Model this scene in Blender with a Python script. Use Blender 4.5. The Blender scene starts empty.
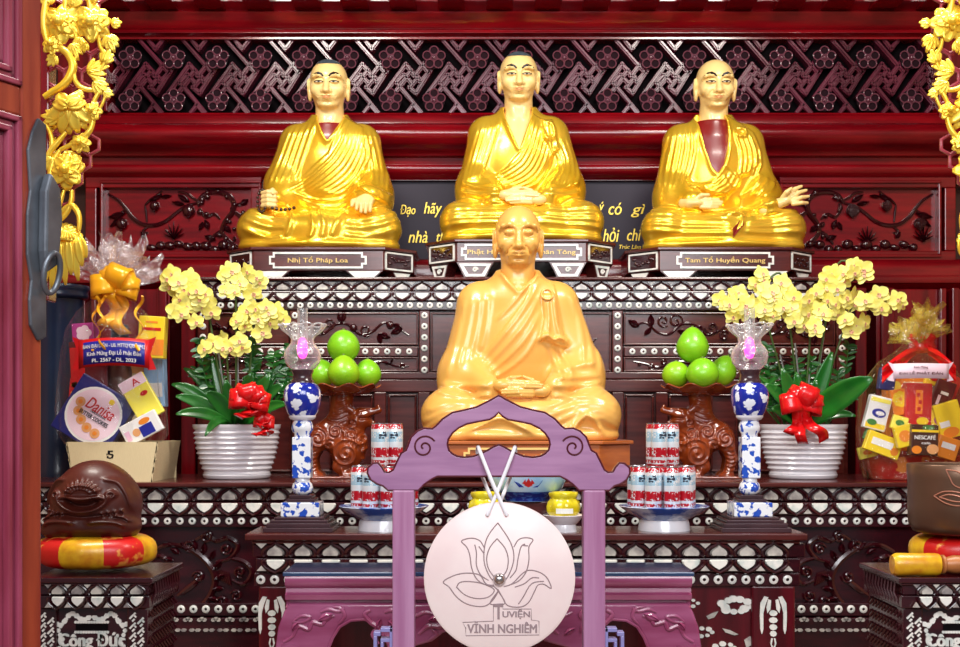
import bpy, math, random
import numpy as np
from mathutils import Vector, Matrix, Euler

random.seed(7)
SC = bpy.context.scene
COL = SC.collection
F = 1250.0
HY = 420.0

CZ = 1.40
PI = math.pi


def P(px, py, D):
    return Vector(((px - 480.0) / F * D, D, CZ - (py - HY) / F * D))


def PX(px, D): return (px - 480.0) / F * D
def PZ(py, D): return CZ - (py - HY) / F * D
def S(n, D): return n * D / F


def lin(c):
    c = c / 255.0
    return c / 12.92 if c <= 0.04045 else ((c + 0.055) / 1.055) ** 2.4


def rgb(r, g, b): return (lin(r), lin(g), lin(b), 1.0)


# ------------------------------------------------------------------ materials
MATS = {}


def mat(name, col, rough=0.4, metal=0.0, coat=0.0, col2=None, scale=8.0, stretch=(1, 1, 1), bump=0.0,
        bscale=40.0, detail=4.0, trans=0.0, emit=None, estr=0.0, subsurf=0.0, ior=1.5, contrast=None, spec=0.5,
        wave=False, dist=3.0):
    if name in MATS:
        return MATS[name]
    m = bpy.data.materials.new(name)
    m.use_nodes = True
    nt = m.node_tree
    b = nt.nodes['Principled BSDF']
    b.inputs['Base Color'].default_value = col
    b.inputs['Roughness'].default_value = rough
    b.inputs['Metallic'].default_value = metal
    b.inputs['IOR'].default_value = ior
    b.inputs['Coat Weight'].default_value = coat
    b.inputs['Coat Roughness'].default_value = 0.12
    b.inputs['Transmission Weight'].default_value = trans
    b.inputs['Specular IOR Level'].default_value = spec
    if subsurf:
        b.inputs['Subsurface Weight'].default_value = subsurf
        b.inputs['Subsurface Radius'].default_value = (0.02, 0.01, 0.005)
    if emit:
        b.inputs['Emission Color'].default_value = emit
        b.inputs['Emission Strength'].default_value = estr
    tc = nt.nodes.new('ShaderNodeTexCoord')
    mp = nt.nodes.new('ShaderNodeMapping')
    mp.inputs['Scale'].default_value = stretch
    nt.links.new(tc.outputs['Object'], mp.inputs['Vector'])
    if col2 is not None:
        if wave:
            n = nt.nodes.new('ShaderNodeTexWave')
            n.inputs['Scale'].default_value = scale
            n.inputs['Distortion'].default_value = dist
            n.inputs['Detail'].default_value = detail
            fac = n.outputs['Fac']
        else:
            n = nt.nodes.new('ShaderNodeTexNoise')
            n.inputs['Scale'].default_value = scale
            n.inputs['Detail'].default_value = detail
            fac = n.outputs['Fac']
        nt.links.new(mp.outputs['Vector'], n.inputs['Vector'])
        r = nt.nodes.new('ShaderNodeValToRGB')
        lo, hi = contrast or (0.35, 0.65)
        r.color_ramp.elements[0].position = lo
        r.color_ramp.elements[1].position = hi
        r.color_ramp.elements[0].color = col
        r.color_ramp.elements[1].color = col2
        nt.links.new(fac, r.inputs['Fac'])
        nt.links.new(r.outputs['Color'], b.inputs['Base Color'])
    if bump:
        n2 = nt.nodes.new('ShaderNodeTexNoise')
        n2.inputs['Scale'].default_value = bscale
        n2.inputs['Detail'].default_value = 3.0
        nt.links.new(mp.outputs['Vector'], n2.inputs['Vector'])
        bp = nt.nodes.new('ShaderNodeBump')
        bp.inputs['Strength'].default_value = bump
        bp.inputs['Distance'].default_value = 0.01
        nt.links.new(n2.outputs['Fac'], bp.inputs['Height'])
        nt.links.new(bp.outputs['Normal'], b.inputs['Normal'])
    MATS[name] = m
    return m


def film(name, tint, alpha=0.25, rough=0.08, bscale=18.0, bump=1.0, gloss=0.85, edge=0.15):
    """clear crinkled plastic film: mostly see-through, with sharp glints"""
    if name in MATS:
        return MATS[name]
    m = bpy.data.materials.new(name)
    m.use_nodes = True
    nt = m.node_tree
    b = nt.nodes['Principled BSDF']
    b.inputs['Base Color'].default_value = tint
    b.inputs['Roughness'].default_value = rough
    b.inputs['IOR'].default_value = 1.5
    tr = nt.nodes.new('ShaderNodeBsdfTransparent')
    mx = nt.nodes.new('ShaderNodeMixShader')
    tc = nt.nodes.new('ShaderNodeTexCoord')
    n = nt.nodes.new('ShaderNodeTexNoise')
    n.inputs['Scale'].default_value = bscale
    n.inputs['Detail'].default_value = 4
    n.inputs['Distortion'].default_value = 1.5
    nt.links.new(tc.outputs['Object'], n.inputs['Vector'])
    bp = nt.nodes.new('ShaderNodeBump')
    bp.inputs['Strength'].default_value = bump
    bp.inputs['Distance'].default_value = 0.02
    nt.links.new(n.outputs['Fac'], bp.inputs['Height'])
    nt.links.new(bp.outputs['Normal'], b.inputs['Normal'])
    gl = nt.nodes.new('ShaderNodeBsdfGlossy')
    gl.inputs['Roughness'].default_value = rough
    nt.links.new(bp.outputs['Normal'], gl.inputs['Normal'])
    m2 = nt.nodes.new('ShaderNodeMixShader')
    m2.inputs['Fac'].default_value = gloss
    nt.links.new(b.outputs['BSDF'], m2.inputs[1])
    nt.links.new(gl.outputs['BSDF'], m2.inputs[2])
    lw = nt.nodes.new('ShaderNodeLayerWeight')
    lw.inputs['Blend'].default_value = edge
    ad = nt.nodes.new('ShaderNodeMath')
    ad.operation = 'MAXIMUM'
    nt.links.new(lw.outputs['Facing'], ad.inputs[1])
    r = nt.nodes.new('ShaderNodeMapRange')
    r.inputs['From Min'].default_value = 0.4
    r.inputs['From Max'].default_value = 0.75
    r.inputs['To Min'].default_value = alpha * 0.4
    r.inputs['To Max'].default_value = min(1.0, alpha * 2.2)
    nt.links.new(n.outputs['Fac'], r.inputs['Value'])
    nt.links.new(r.outputs['Result'], ad.inputs[0])
    nt.links.new(ad.outputs[0], mx.inputs['Fac'])
    nt.links.new(tr.outputs['BSDF'], mx.inputs[1])
    nt.links.new(m2.outputs['Shader'], mx.inputs[2])
    nt.links.new(mx.outputs['Shader'], nt.nodes['Material Output'].inputs['Surface'])
    MATS[name] = m
    return m


# ------------------------------------------------------------------ mesh building
class MB:
    def __init__(self):
        self.v = []
        self.f = []
        self.m = []      # material index per face

    def add(self, vs, fs, mi=0, M=None):
        o = len(self.v)
        if M is not None:
            vs = [M @ Vector(p) for p in vs]
        self.v.extend([tuple(p) for p in vs])
        self.f.extend([tuple(i + o for i in q) for q in fs])
        self.m.extend([mi] * len(fs))
        return self

    def merge(self, other, M=None, mi=None):
        o = len(self.v)
        vs = other.v if M is None else [tuple(M @ Vector(p)) for p in other.v]
        self.v.extend(vs)
        self.f.extend([tuple(i + o for i in q) for q in other.f])
        self.m.extend(other.m if mi is None else [mi] * len(other.f))
        return self

    def box(self, a, b, mi=0, M=None):
        x0, y0, z0 = a
        x1, y1, z1 = b
        vs = [(x0, y0, z0), (x1, y0, z0), (x1, y1, z0), (x0, y1, z0), (x0, y0, z1), (x1, y0, z1), (x1, y1, z1), (x0, y1, z1)]
        fs = [(0, 3, 2, 1), (4, 5, 6, 7), (0, 1, 5, 4), (1, 2, 6, 5), (2, 3, 7, 6), (3, 0, 4, 7)]
        return self.add(vs, fs, mi, M)

    def prism(self, poly, y0, y1, mi=0, M=None, taper=None):
        """polygon in (x,z), front at y0 (towards camera), back at y1; taper shrinks the front"""
        n = len(poly)
        if taper:
            cx = sum(p[0] for p in poly) / n
            cz = sum(p[1] for p in poly) / n
            fr = [(cx + (p[0] - cx) * taper, cz + (p[1] - cz) * taper) for p in poly]
        else:
            fr = poly
        a = sum(poly[i][0] * poly[(i + 1) % n][1] - poly[(i + 1) % n][0] * poly[i][1] for i in range(n))
        vs = [(x, y0, z) for x, z in fr] + [(x, y1, z) for x, z in poly]
        fs = [tuple(range(n)), tuple(range(2 * n - 1, n - 1, -1))]
        for i in range(n):
            j = (i + 1) % n
            fs.append((i, i + n, j + n, j))
        if a < 0:
            fs = [tuple(reversed(q)) for q in fs]
        return self.add(vs, fs, mi, M)

    def tube(self, pts, r, n=8, mi=0, closed=False, cap=True, flat=1.0, M=None):
        pts = [Vector(p) for p in pts]
        k = len(pts)
        rs = r if isinstance(r, (list, tuple)) else [r] * k
        vs, fs = [], []
        up = None
        for i, p in enumerate(pts):
            if closed:
                t = pts[(i + 1) % k] - pts[i - 1]
            else:
                t = pts[min(i + 1, k - 1)] - pts[max(i - 1, 0)]
            if t.length < 1e-9:
                t = Vector((0, 0, 1))
            t.normalize()
            if up is None:
                ref = Vector((0, -1, 0)) if abs(t.y) < 0.9 else Vector((0, 0, 1))
                up = (ref - t * ref.dot(t)).normalized()
            else:
                up = up - t * up.dot(t)
                if up.length < 1e-6:
                    up = t.orthogonal()
                up.normalize()
            sd = t.cross(up)
            for j in range(n):
                a = 2 * PI * j / n
                vs.append(p + (up * math.cos(a) * flat + sd * math.sin(a)) * rs[i])
        m = k if closed else k - 1
        for i in range(m):
            for j in range(n):
                a, b = i * n + j, i * n + (j + 1) % n
                c, d = ((i + 1) % k) * n + (j + 1) % n, ((i + 1) % k) * n + j
                fs.append((a, d, c, b))
        if cap and not closed:
            fs.append(tuple(range(n)))
            fs.append(tuple(range(k * n - 1, (k - 1) * n - 1, -1)))
        return self.add(vs, fs, mi, M)

    def lathe(self, prof, c=(0, 0, 0), n=24, mi=0, sx=1.0, sy=1.0, fn=None, M=None, cap=True):
        vs, fs = [], []
        for i, (r, z) in enumerate(prof):
            for j in range(n):
                a = 2 * PI * j / n
                q = fn(a, i) if fn else 1.0
                if isinstance(q, tuple):
                    q, dz = q
                else:
                    dz = 0
                vs.append((c[0] + r * q * sx * math.cos(a), c[1] + r * q * sy * math.sin(a), c[2] + z + dz))
        for i in range(len(prof) - 1):
            for j in range(n):
                a, b = i * n + j, i * n + (j + 1) % n
                fs.append((a, b, b + n, a + n))
        if cap:
            if prof[0][0] > 1e-6:
                fs.append(tuple(range(n - 1, -1, -1)))
            if prof[-1][0] > 1e-6:
                o = (len(prof) - 1) * n
                fs.append(tuple(range(o, o + n)))
        return self.add(vs, fs, mi, M)

    def ball(self, c, r, nu=12, nv=8, mi=0, M=None, rot=None):
        if not isinstance(r, (tuple, list)):
            r = (r, r, r)
        vs = [Vector((0, 0, r[2]))]
        for i in range(1, nv):
            t = PI * i / nv
            for j in range(nu):
                a = 2 * PI * j / nu
                vs.append(Vector((r[0] * math.sin(t) * math.cos(a), r[1] * math.sin(t) * math.sin(a), r[2] * math.cos(t))))
        vs.append(Vector((0, 0, -r[2])))
        if rot is not None:
            R = Euler(rot).to_matrix()
            vs = [R @ p for p in vs]
        c = Vector(c)
        vs = [p + c for p in vs]
        fs = []
        for j in range(nu):
            fs.append((0, 1 + j, 1 + (j + 1) % nu))
        for i in range(nv - 2):
            for j in range(nu):
                a, b = 1 + i * nu + j, 1 + i * nu + (j + 1) % nu
                fs.append((a, a + nu, b + nu, b))
        o = 1 + (nv - 2) * nu
        L = len(vs) - 1
        for j in range(nu):
            fs.append((o + j, L, o + (j + 1) % nu))
        return self.add(vs, fs, mi, M)

    def grid(self, fn, nu, nv, mi=0, closed_u=False, M=None):
        vs = [fn(i / (nu if closed_u else nu - 1), j / (nv - 1)) for j in range(nv) for i in range(nu)]
        fs = []
        for j in range(nv - 1):
            for i in range(nu if closed_u else nu - 1):
                a, b = j * nu + i, j * nu + (i + 1) % nu
                fs.append((a, b, b + nu, a + nu))
        return self.add(vs, fs, mi, M)

    def frame(self, x0, x1, z0, z1, w, y0, y1, mi=0):
        self.box((x0, y0, z0), (x1, y1, z0 + w), mi)
        self.box((x0, y0, z1 - w), (x1, y1, z1), mi)
        self.box((x0, y0, z0 + w), (x0 + w, y1, z1 - w), mi)
        self.box((x1 - w, y0, z0 + w), (x1, y1, z1 - w), mi)
        return self


def world_loc(o):
    p = Vector((0, 0, 0))
    while o is not None:
        p = p + Vector(o.location)
        o = o.parent
    return p


def obj(name, mb, mats, parent=None, smooth=False, bevel=0.0, bseg=2, local=False, base=None, subsurf=0, solid=0.0, auto=True):
    """links an MB (world coordinates) as one mesh object"""
    me = bpy.data.meshes.new(name)
    if isinstance(mb, MB):
        v, f = mb.v, mb.f
        me.from_pydata(v, [], f)
        mi = mb.m
    else:                       # (numpy verts, numpy quads)
        V, Q = mb
        me.vertices.add(len(V))
        me.vertices.foreach_set('co', np.asarray(V, np.float32).ravel())
        k = Q.shape[1]
        me.loops.add(Q.size)
        me.loops.foreach_set('vertex_index', Q.astype(np.int32).ravel())
        me.polygons.add(len(Q))
        me.polygons.foreach_set('loop_start', np.arange(0, Q.size, k, dtype=np.int32))
        me.update(calc_edges=True)
        mi = None
    if not isinstance(mats, (list, tuple)):
        mats = [mats]
    for m in mats:
        me.materials.append(m)
    if mi and len(mats) > 1:
        me.polygons.foreach_set('material_index', mi)
    if smooth:
        me.polygons.foreach_set('use_smooth', [True] * len(me.polygons))
        if auto and isinstance(mb, MB):
            me.set_sharp_from_angle(angle=math.radians(50))
    me.validate()
    me.update()
    o = bpy.data.objects.new(name, me)
    COL.objects.link(o)
    if parent is not None:
        o.parent = parent
    off = Vector((0, 0, 0))
    if not local:
        if parent is not None:
            off = world_loc(parent)
        else:
            if base is None:
                n = len(me.vertices)
                co = np.empty(n * 3, np.float32)
                me.vertices.foreach_get('co', co)
                co = co.reshape(-1, 3)
                lo, hi = co.min(0), co.max(0)
                base = ((lo[0] + hi[0]) / 2, (lo[1] + hi[1]) / 2, lo[2])
            off = Vector([float(q) for q in base])
            o.location = off
    if off.length > 0:
        me.transform(Matrix.Translation(-off))
    if subsurf:
        md = o.modifiers.new('sub', 'SUBSURF')
        md.levels = md.render_levels = subsurf
    if solid:
        md = o.modifiers.new('sol', 'SOLIDIFY')
        md.thickness = solid
        md.offset = 0
    if bevel:
        md = o.modifiers.new('bev', 'BEVEL')
        md.width = bevel
        md.segments = bseg
        md.limit_method = 'ANGLE'
        md.angle_limit = math.radians(40)
    return o


def thing(name, loc, label, cat, group=None):
    o = bpy.data.objects.new(name, None)
    o.empty_display_size = 0.05
    COL.objects.link(o)
    o.location = Vector(loc)
    return tag(o, label, cat, group)


def tag(o, label, cat, group=None, kind=None):
    o['label'] = label
    o['category'] = cat
    if group:
        o['group'] = group
    if kind:
        o['kind'] = kind
    return o


def struct(name, mb, m, **k):
    o = obj(name, mb, m, **k)
    o['kind'] = 'structure'
    return o


def copy_tree(o, parent=None):
    c = o.copy()
    COL.objects.link(c)
    if parent is not None:
        c.parent = parent
    for ch in [q for q in o.children]:
        copy_tree(ch, c)
    return c


def curve_mesh(cu):
    o = bpy.data.objects.new('tmp', cu)
    COL.objects.link(o)
    dg = bpy.context.evaluated_depsgraph_get()
    me = bpy.data.meshes.new_from_object(o.evaluated_get(dg))
    vs = [tuple(v.co) for v in me.vertices]
    fs = [tuple(p.vertices) for p in me.polygons]
    bpy.data.objects.remove(o)
    bpy.data.meshes.remove(me)
    return vs, fs


def text_mb(s, width=None, height=None, depth=0.002, M=None, offset=0.0, shear=0.0, spacing=1.0, mb=None, mi=0):
    """text standing in the XZ plane, centred on the origin, facing -Y"""
    cu = bpy.data.curves.new('t', 'FONT')
    cu.body = s
    cu.size = 1.0
    cu.align_x = 'CENTER'
    cu.shear = shear
    cu.space_character = spacing
    cu.resolution_u = 3
    vs, fs = curve_mesh(cu)
    bpy.data.curves.remove(cu)
    if not vs:
        return mb or MB()
    xs = [v[0] for v in vs]
    ys = [v[1] for v in vs]
    w, h = max(xs) - min(xs), max(ys) - min(ys)
    cx, cy = (max(xs) + min(xs)) / 2, (max(ys) + min(ys)) / 2
    sx = (width / w) if width else None
    sy = (height / h) if height else None
    if sx is None:
        sx = sy
    if sy is None:
        sy = sx
    n = len(vs)
    V = [((v[0] - cx) * sx, -depth, (v[1] - cy) * sy) for v in vs] + [((v[0] - cx) * sx, 0.0, (v[1] - cy) * sy) for v in vs]
    a2 = sum((vs[q[1]][0] - vs[q[0]][0]) * (vs[q[2]][1] - vs[q[0]][1]) - (vs[q[1]][1] - vs[q[0]][1]) * (vs[q[2]][0] - vs[q[0]][0]) for q in fs)
    if a2 < 0:
        fs = [tuple(reversed(q)) for q in fs]
    FS = list(fs)
    # walls along boundary edges
    cnt = {}
    for q in fs:
        for i in range(len(q)):
            a, b = q[i], q[(i + 1) % len(q)]
            cnt[(a, b)] = 1
    for (a, b) in list(cnt):
        if (b, a) not in cnt:
            FS.append((b, a, a + n, b + n))
    mb = mb or MB()
    b = offset * 0.9 * min(h * sy, 9)
    for i, (dx, dz) in enumerate(((0, 0),) if not offset else ((-b, 0), (b, 0), (0, b * 0.7))):
        mb.add([(q[0] + dx, q[1] * (1 + 0.18 * i) if q[1] < 0 else q[1], q[2] + dz) for q in V], FS, mi, M)
    return mb


def shape_mb(loops, depth, bevel=0.0, mb=None, mi=0, M=None, res=2):
    """closed 2D loops (x,z) with holes -> solid plate, front at y=0, back at y=depth"""
    cu = bpy.data.curves.new('s', 'CURVE')
    cu.dimensions = '2D'
    cu.fill_mode = 'BOTH'
    cu.extrude = max(depth / 2 - bevel, 0.0)
    cu.bevel_depth = bevel
    cu.bevel_resolution = res
    cu.offset = -bevel
    for lp in loops:
        sp = cu.splines.new('POLY')
        sp.points.add(len(lp) - 1)
        for i, p in enumerate(lp):
            sp.points[i].co = (p[0], p[1], 0, 1)
        sp.use_cyclic_u = True
    vs, fs = curve_mesh(cu)
    bpy.data.curves.remove(cu)
    mb = mb or MB()
    mb.add([(v[0], depth / 2 - v[2], v[1]) for v in vs], fs, mi, M)
    return mb


def smooth_line(pts, n=6, closed=False):
    """Catmull-Rom through points (2D or 3D tuples)"""
    pts = [Vector(p) for p in pts]
    k = len(pts)
    out = []
    m = k if closed else k - 1
    for i in range(m):
        if closed:
            p0, p1, p2, p3 = pts[i - 1], pts[i], pts[(i + 1) % k], pts[(i + 2) % k]
        else:
            p0, p1, p2, p3 = pts[max(i - 1, 0)], pts[i], pts[i + 1], pts[min(i + 2, k - 1)]
        for j in range(n):
            t = j / n
            out.append(0.5 * ((2 * p1) + (p2 - p0) * t + (2 * p0 - 5 * p1 + 4 * p2 - p3) * t * t + (3 * p1 - p0 - 3 * p2 + p3) * t ** 3))
    if not closed:
        out.append(pts[-1])
    return out


def spiral(c, r0, turns, a0=0.0, sgn=1, n=18, r1=0.0):
    out = []
    N = max(6, int(n * turns))
    for i in range(N + 1):
        t = i / N
        r = r0 + (r1 - r0) * t
        a = a0 + sgn * 2 * PI * turns * t
        out.append((c[0] + r * math.cos(a), c[1] + r * math.sin(a)))
    return out


# ------------------------------------------------------------------ distance-field sculpting
class Vol:
    def __init__(self, lo, hi, h):
        self.lo = np.array(lo, float)
        self.h = h
        n = np.ceil((np.array(hi, float) - self.lo) / h).astype(int) + 1
        self.n = n
        self.ax = [(self.lo[i] + h * np.arange(n[i])).astype(np.float32) for i in range(3)]
        self.f = np.full(tuple(n), 9.0, np.float32)

    def _sl(self, lo, hi):
        sl, g = [], []
        for i in range(3):
            a = int(np.clip(np.floor((lo[i] - self.lo[i]) / self.h), 0, self.n[i] - 1))
            b = int(np.clip(np.ceil((hi[i] - self.lo[i]) / self.h) + 1, a + 1, self.n[i]))
            sl.append(slice(a, b))
            sh = [1, 1, 1]
            sh[i] = -1
            g.append(self.ax[i][a:b].reshape(sh))
        return tuple(sl), g

    def put(self, d, sl, k, sub=False):
        f = self.f[sl]
        if sub:
            if k > 0:
                hh = np.clip(0.5 - 0.5 * (f + d) / k, 0, 1)
                self.f[sl] = f * (1 - hh) - d * hh + k * hh * (1 - hh)
            else:
                self.f[sl] = np.maximum(f, -d)
        else:
            if k > 0:
                hh = np.clip(0.5 + 0.5 * (f - d) / k, 0, 1)
                self.f[sl] = f * (1 - hh) + d * hh - k * hh * (1 - hh)
            else:
                self.f[sl] = np.minimum(f, d)

    def ell(self, c, r, k=0.0, sub=False, rot=None):
        R = max(r)
        pad = k + 3 * self.h
        if rot is None:
            e = np.array(r)
        else:
            e = np.array([R, R, R])
        sl, (X, Y, Z) = self._sl(np.array(c) - e - pad, np.array(c) + e + pad)
        x, y, z = X - c[0], Y - c[1], Z - c[2]
        if rot is not None:
            M = np.array(Euler(rot).to_matrix().inverted())
            x, y, z = (M[0, 0] * x + M[0, 1] * y + M[0, 2] * z, M[1, 0] * x + M[1, 1] * y + M[1, 2] * z, M[2, 0] * x + M[2, 1] * y + M[2, 2] * z)
        q = (x / r[0]) ** 2 + (y / r[1]) ** 2 + (z / r[2]) ** 2
        k0 = np.sqrt(q)
        k1 = np.sqrt((x / r[0] ** 2) ** 2 + (y / r[1] ** 2) ** 2 + (z / r[2] ** 2) ** 2) + 1e-9
        d = np.where(k0 < 1e-3, -min(r), k0 * (k0 - 1) / k1)
        self.put(d.astype(np.float32), sl, k, sub)
        return self

    def cap(self, a, b, r1, r2=None, k=0.0, sub=False):
        if r2 is None:
            r2 = r1
        a, b = np.array(a, float), np.array(b, float)
        R = max(r1, r2)
        pad = R + k + 3 * self.h
        sl, (X, Y, Z) = self._sl(np.minimum(a, b) - pad, np.maximum(a, b) + pad)
        ba = b - a
        L = float(ba @ ba) + 1e-12
        t = np.clip(((X - a[0]) * ba[0] + (Y - a[1]) * ba[1] + (Z - a[2]) * ba[2]) / L, 0, 1)
        d = np.sqrt((X - a[0] - t * ba[0]) ** 2 + (Y - a[1] - t * ba[1]) ** 2 + (Z - a[2] - t * ba[2]) ** 2) - (r1 + (r2 - r1) * t)
        self.put(d.astype(np.float32), sl, k, sub)
        return self

    def chain(self, pts, rs, k=0.0, sub=False):
        if not isinstance(rs, (list, tuple)):
            rs = [rs] * len(pts)
        for i in range(len(pts) - 1):
            self.cap(pts[i], pts[i + 1], rs[i], rs[i + 1], k, sub)
        return self

    def box(self, c, s, r=0.0, k=0.0, sub=False, rot=None):
        R = math.sqrt(sum(q * q for q in s))
        pad = R + k + 3 * self.h
        sl, (X, Y, Z) = self._sl(np.array(c) - pad, np.array(c) + pad)
        x, y, z = X - c[0], Y - c[1], Z - c[2]
        if rot is not None:
            M = np.array(Euler(rot).to_matrix().inverted())
            x, y, z = (M[0, 0] * x + M[0, 1] * y + M[0, 2] * z, M[1, 0] * x + M[1, 1] * y + M[1, 2] * z, M[2, 0] * x + M[2, 1] * y + M[2, 2] * z)
        qx, qy, qz = np.abs(x) - s[0] + r, np.abs(y) - s[1] + r, np.abs(z) - s[2] + r
        d = np.sqrt(np.maximum(qx, 0) ** 2 + np.maximum(qy, 0) ** 2 + np.maximum(qz, 0) ** 2) + np.minimum(np.maximum(qx, np.maximum(qy, qz)), 0) - r
        self.put(d.astype(np.float32), sl, k, sub)
        return self

    def clip_below(self, z0):
        self.f = np.maximum(self.f, (z0 - self.ax[2]).reshape(1, 1, -1))
        return self

    def line_dist(self, pts):
        """2D distance in (x,z) to a polyline, and parameter along it"""
        X = self.ax[0].reshape(-1, 1)
        Z = self.ax[2].reshape(1, -1)
        D = np.full((len(self.ax[0]), len(self.ax[2])), 9.0, np.float32)
        T = np.zeros_like(D)
        n = len(pts) - 1
        for i in range(n):
            a, b = pts[i], pts[i + 1]
            bx, bz = b[0] - a[0], b[1] - a[1]
            L = bx * bx + bz * bz + 1e-12
            t = np.clip(((X - a[0]) * bx + (Z - a[1]) * bz) / L, 0, 1)
            d = np.sqrt((X - a[0] - t * bx) ** 2 + (Z - a[1] - t * bz) ** 2)
            m = d < D
            D = np.where(m, d, D)
            T = np.where(m, (i + t) / n, T)
        return D, T

    def poly_sd(self, poly):
        D, _ = self.line_dist(list(poly) + [poly[0]])
        X = self.ax[0].reshape(-1, 1)
        Z = self.ax[2].reshape(1, -1)
        ins = np.zeros(D.shape, bool)
        n = len(poly)
        for i in range(n):
            (x0, z0), (x1, z1) = poly[i], poly[(i + 1) % n]
            if z0 == z1:
                continue
            c = ((Z >= min(z0, z1)) & (Z < max(z0, z1)))
            xi = x0 + (Z - z0) * (x1 - x0) / (z1 - z0)
            ins ^= (c & (X < xi))
        return np.where(ins, -D, D)

    def disp(self, D2, ymax=0.05, soft=0.15):
        """raises the surface by the map D2(x,z) on the side facing the camera"""
        w = np.clip((ymax - self.ax[1]) / soft, 0, 1).astype(np.float32).reshape(1, -1, 1)
        self.f -= D2.astype(np.float32)[:, None, :] * w
        return self

    def front(self, x, z):
        i = int(round((x - self.lo[0]) / self.h))
        k = int(round((z - self.lo[2]) / self.h))
        i = min(max(i, 0), self.n[0] - 1)
        k = min(max(k, 0), self.n[2] - 1)
        c = self.f[i, :, k]
        w = np.where(c < 0)[0]
        if len(w) == 0:
            return None
        j = w[0]
        if j == 0:
            return float(self.ax[1][0])
        t = c[j - 1] / (c[j - 1] - c[j])
        return float(self.ax[1][j - 1] + t * self.h)

    def mesh(self, scale=1.0, off=(0, 0, 0), mirror=False):
        f = self.f.copy()
        for ax in range(3):
            sl = [slice(None)] * 3
            sl[ax] = 0
            f[tuple(sl)] = np.maximum(f[tuple(sl)], 1e-4)
            sl[ax] = -1
            f[tuple(sl)] = np.maximum(f[tuple(sl)], 1e-4)
        s = f < 0
        nx, ny, nz = f.shape
        c = np.zeros((nx - 1, ny - 1, nz - 1), np.int8)
        for dx in (0, 1):
            for dy in (0, 1):
                for dz in (0, 1):
                    c += s[dx:nx - 1 + dx, dy:ny - 1 + dy, dz:nz - 1 + dz]
        act = (c > 0) & (c < 8)
        ids = np.full(act.shape, -1, np.int64)
        I = np.argwhere(act)
        ids[act] = np.arange(len(I))
        pos = np.zeros((len(I), 3))
        cnt = np.zeros(len(I))
        corners = [(0, 0, 0), (1, 0, 0), (0, 1, 0), (1, 1, 0), (0, 0, 1), (1, 0, 1), (0, 1, 1), (1, 1, 1)]
        fv = [f[I[:, 0] + d[0], I[:, 1] + d[1], I[:, 2] + d[2]] for d in corners]
        for a in range(8):
            for ax in range(3):
                if corners[a][ax] == 1:
                    continue
                b = a + (1, 2, 4)[ax]
                va, vb = fv[a], fv[b]
                m = (va < 0) != (vb < 0)
                t = va[m] / (va[m] - vb[m])
                p = np.tile(np.array(corners[a], float), (m.sum(), 1))
                p[:, ax] += t
                pos[m] += p
                cnt[m] += 1
        pos = (pos / cnt[:, None] + I) * self.h + self.lo
        quads = []
        for ax in range(3):
            u, v = [(1, 2), (2, 0), (0, 1)][ax]
            sa = [slice(0, None)] * 3
            sb = [slice(0, None)] * 3
            sa[ax] = slice(0, f.shape[ax] - 1)
            sb[ax] = slice(1, None)
            ch = s[tuple(sa)] != s[tuple(sb)]
            E = np.argwhere(ch)
            E = E[(E[:, u] > 0) & (E[:, v] > 0) & (E[:, u] < f.shape[u] - 1) & (E[:, v] < f.shape[v] - 1)]
            inside_first = s[E[:, 0], E[:, 1], E[:, 2]]

            def idx(du, dv):
                q = E.copy()
                q[:, u] += du
                q[:, v] += dv
                return ids[q[:, 0], q[:, 1], q[:, 2]]
            q = np.stack([idx(-1, -1), idx(0, -1), idx(0, 0), idx(-1, 0)], 1)
            q[~inside_first] = q[~inside_first][:, ::-1]
            quads.append(q)
        Q = np.concatenate(quads)
        # light Laplacian relaxation removes the stair steps
        for lam in (0.5, -0.52, 0.5):
            acc = np.zeros_like(pos)
            w = np.zeros(len(pos))
            for i in range(4):
                a, b = Q[:, i], Q[:, (i + 1) % 4]
                for ax in range(3):
                    acc[:, ax] += np.bincount(a, pos[b, ax], len(pos))
                w += np.bincount(a, minlength=len(pos))
            pos = pos + lam * (acc / np.maximum(w, 1)[:, None] - pos)
        V = pos.copy()
        if mirror:
            V[:, 0] *= -1
            Q = Q[:, ::-1]
        V = V * scale + np.array(off, float)
        return V, Q


def ridge(vol, pts, amp, w, taper=True, n=5):
    pts = [(p[0], p[1]) for p in smooth_line(pts, n)]
    D, T = vol.line_dist(pts)
    a = amp
    if taper:
        a = amp * np.clip(np.minimum(T, 1 - T) * 5 + 0.25, 0, 1)
    return a * np.exp(-(D / w) ** 2)

Z_TIER = PZ(277.3, 4.65)
# ------------------------------------------------------------------ woods and inlay
M_RED = mat('red_lacquered_wood', rgb(138, 8, 20), 0.2, 0, 0.4, col2=rgb(100, 4, 14), scale=3, stretch=(1, 4, 9), bump=0.02, bscale=25)
M_REDV = mat('red_lacquered_wood_upright', rgb(130, 8, 20), 0.2, 0, 0.4, col2=rgb(92, 4, 14), scale=3, stretch=(9, 4, 1), bump=0.02, bscale=25)
M_DARK = mat('dark_rosewood', rgb(62, 12, 22), 0.22, 0, 0.5, col2=rgb(40, 8, 16), scale=4, stretch=(2, 4, 9))
M_BROWN = mat('brown_rosewood', rgb(92, 34, 30), 0.26, 0, 0.35, col2=rgb(66, 20, 20), scale=5, stretch=(1, 3, 10))
M_RELIEF = mat('polished_carved_rosewood', rgb(52, 8, 16), 0.16, 0, 0.7)
M_ROSEBED = mat('matt_rosette_bed', rgb(34, 14, 22), 0.85, spec=0.15)
M_ROSE = mat('polished_rosette_wood', rgb(104, 56, 70), 0.18, 0, 0.6)
M_LATT = mat('lattice_rosewood', rgb(104, 36, 56), 0.26, 0, 0.4, col2=rgb(76, 20, 36), scale=6)
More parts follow.
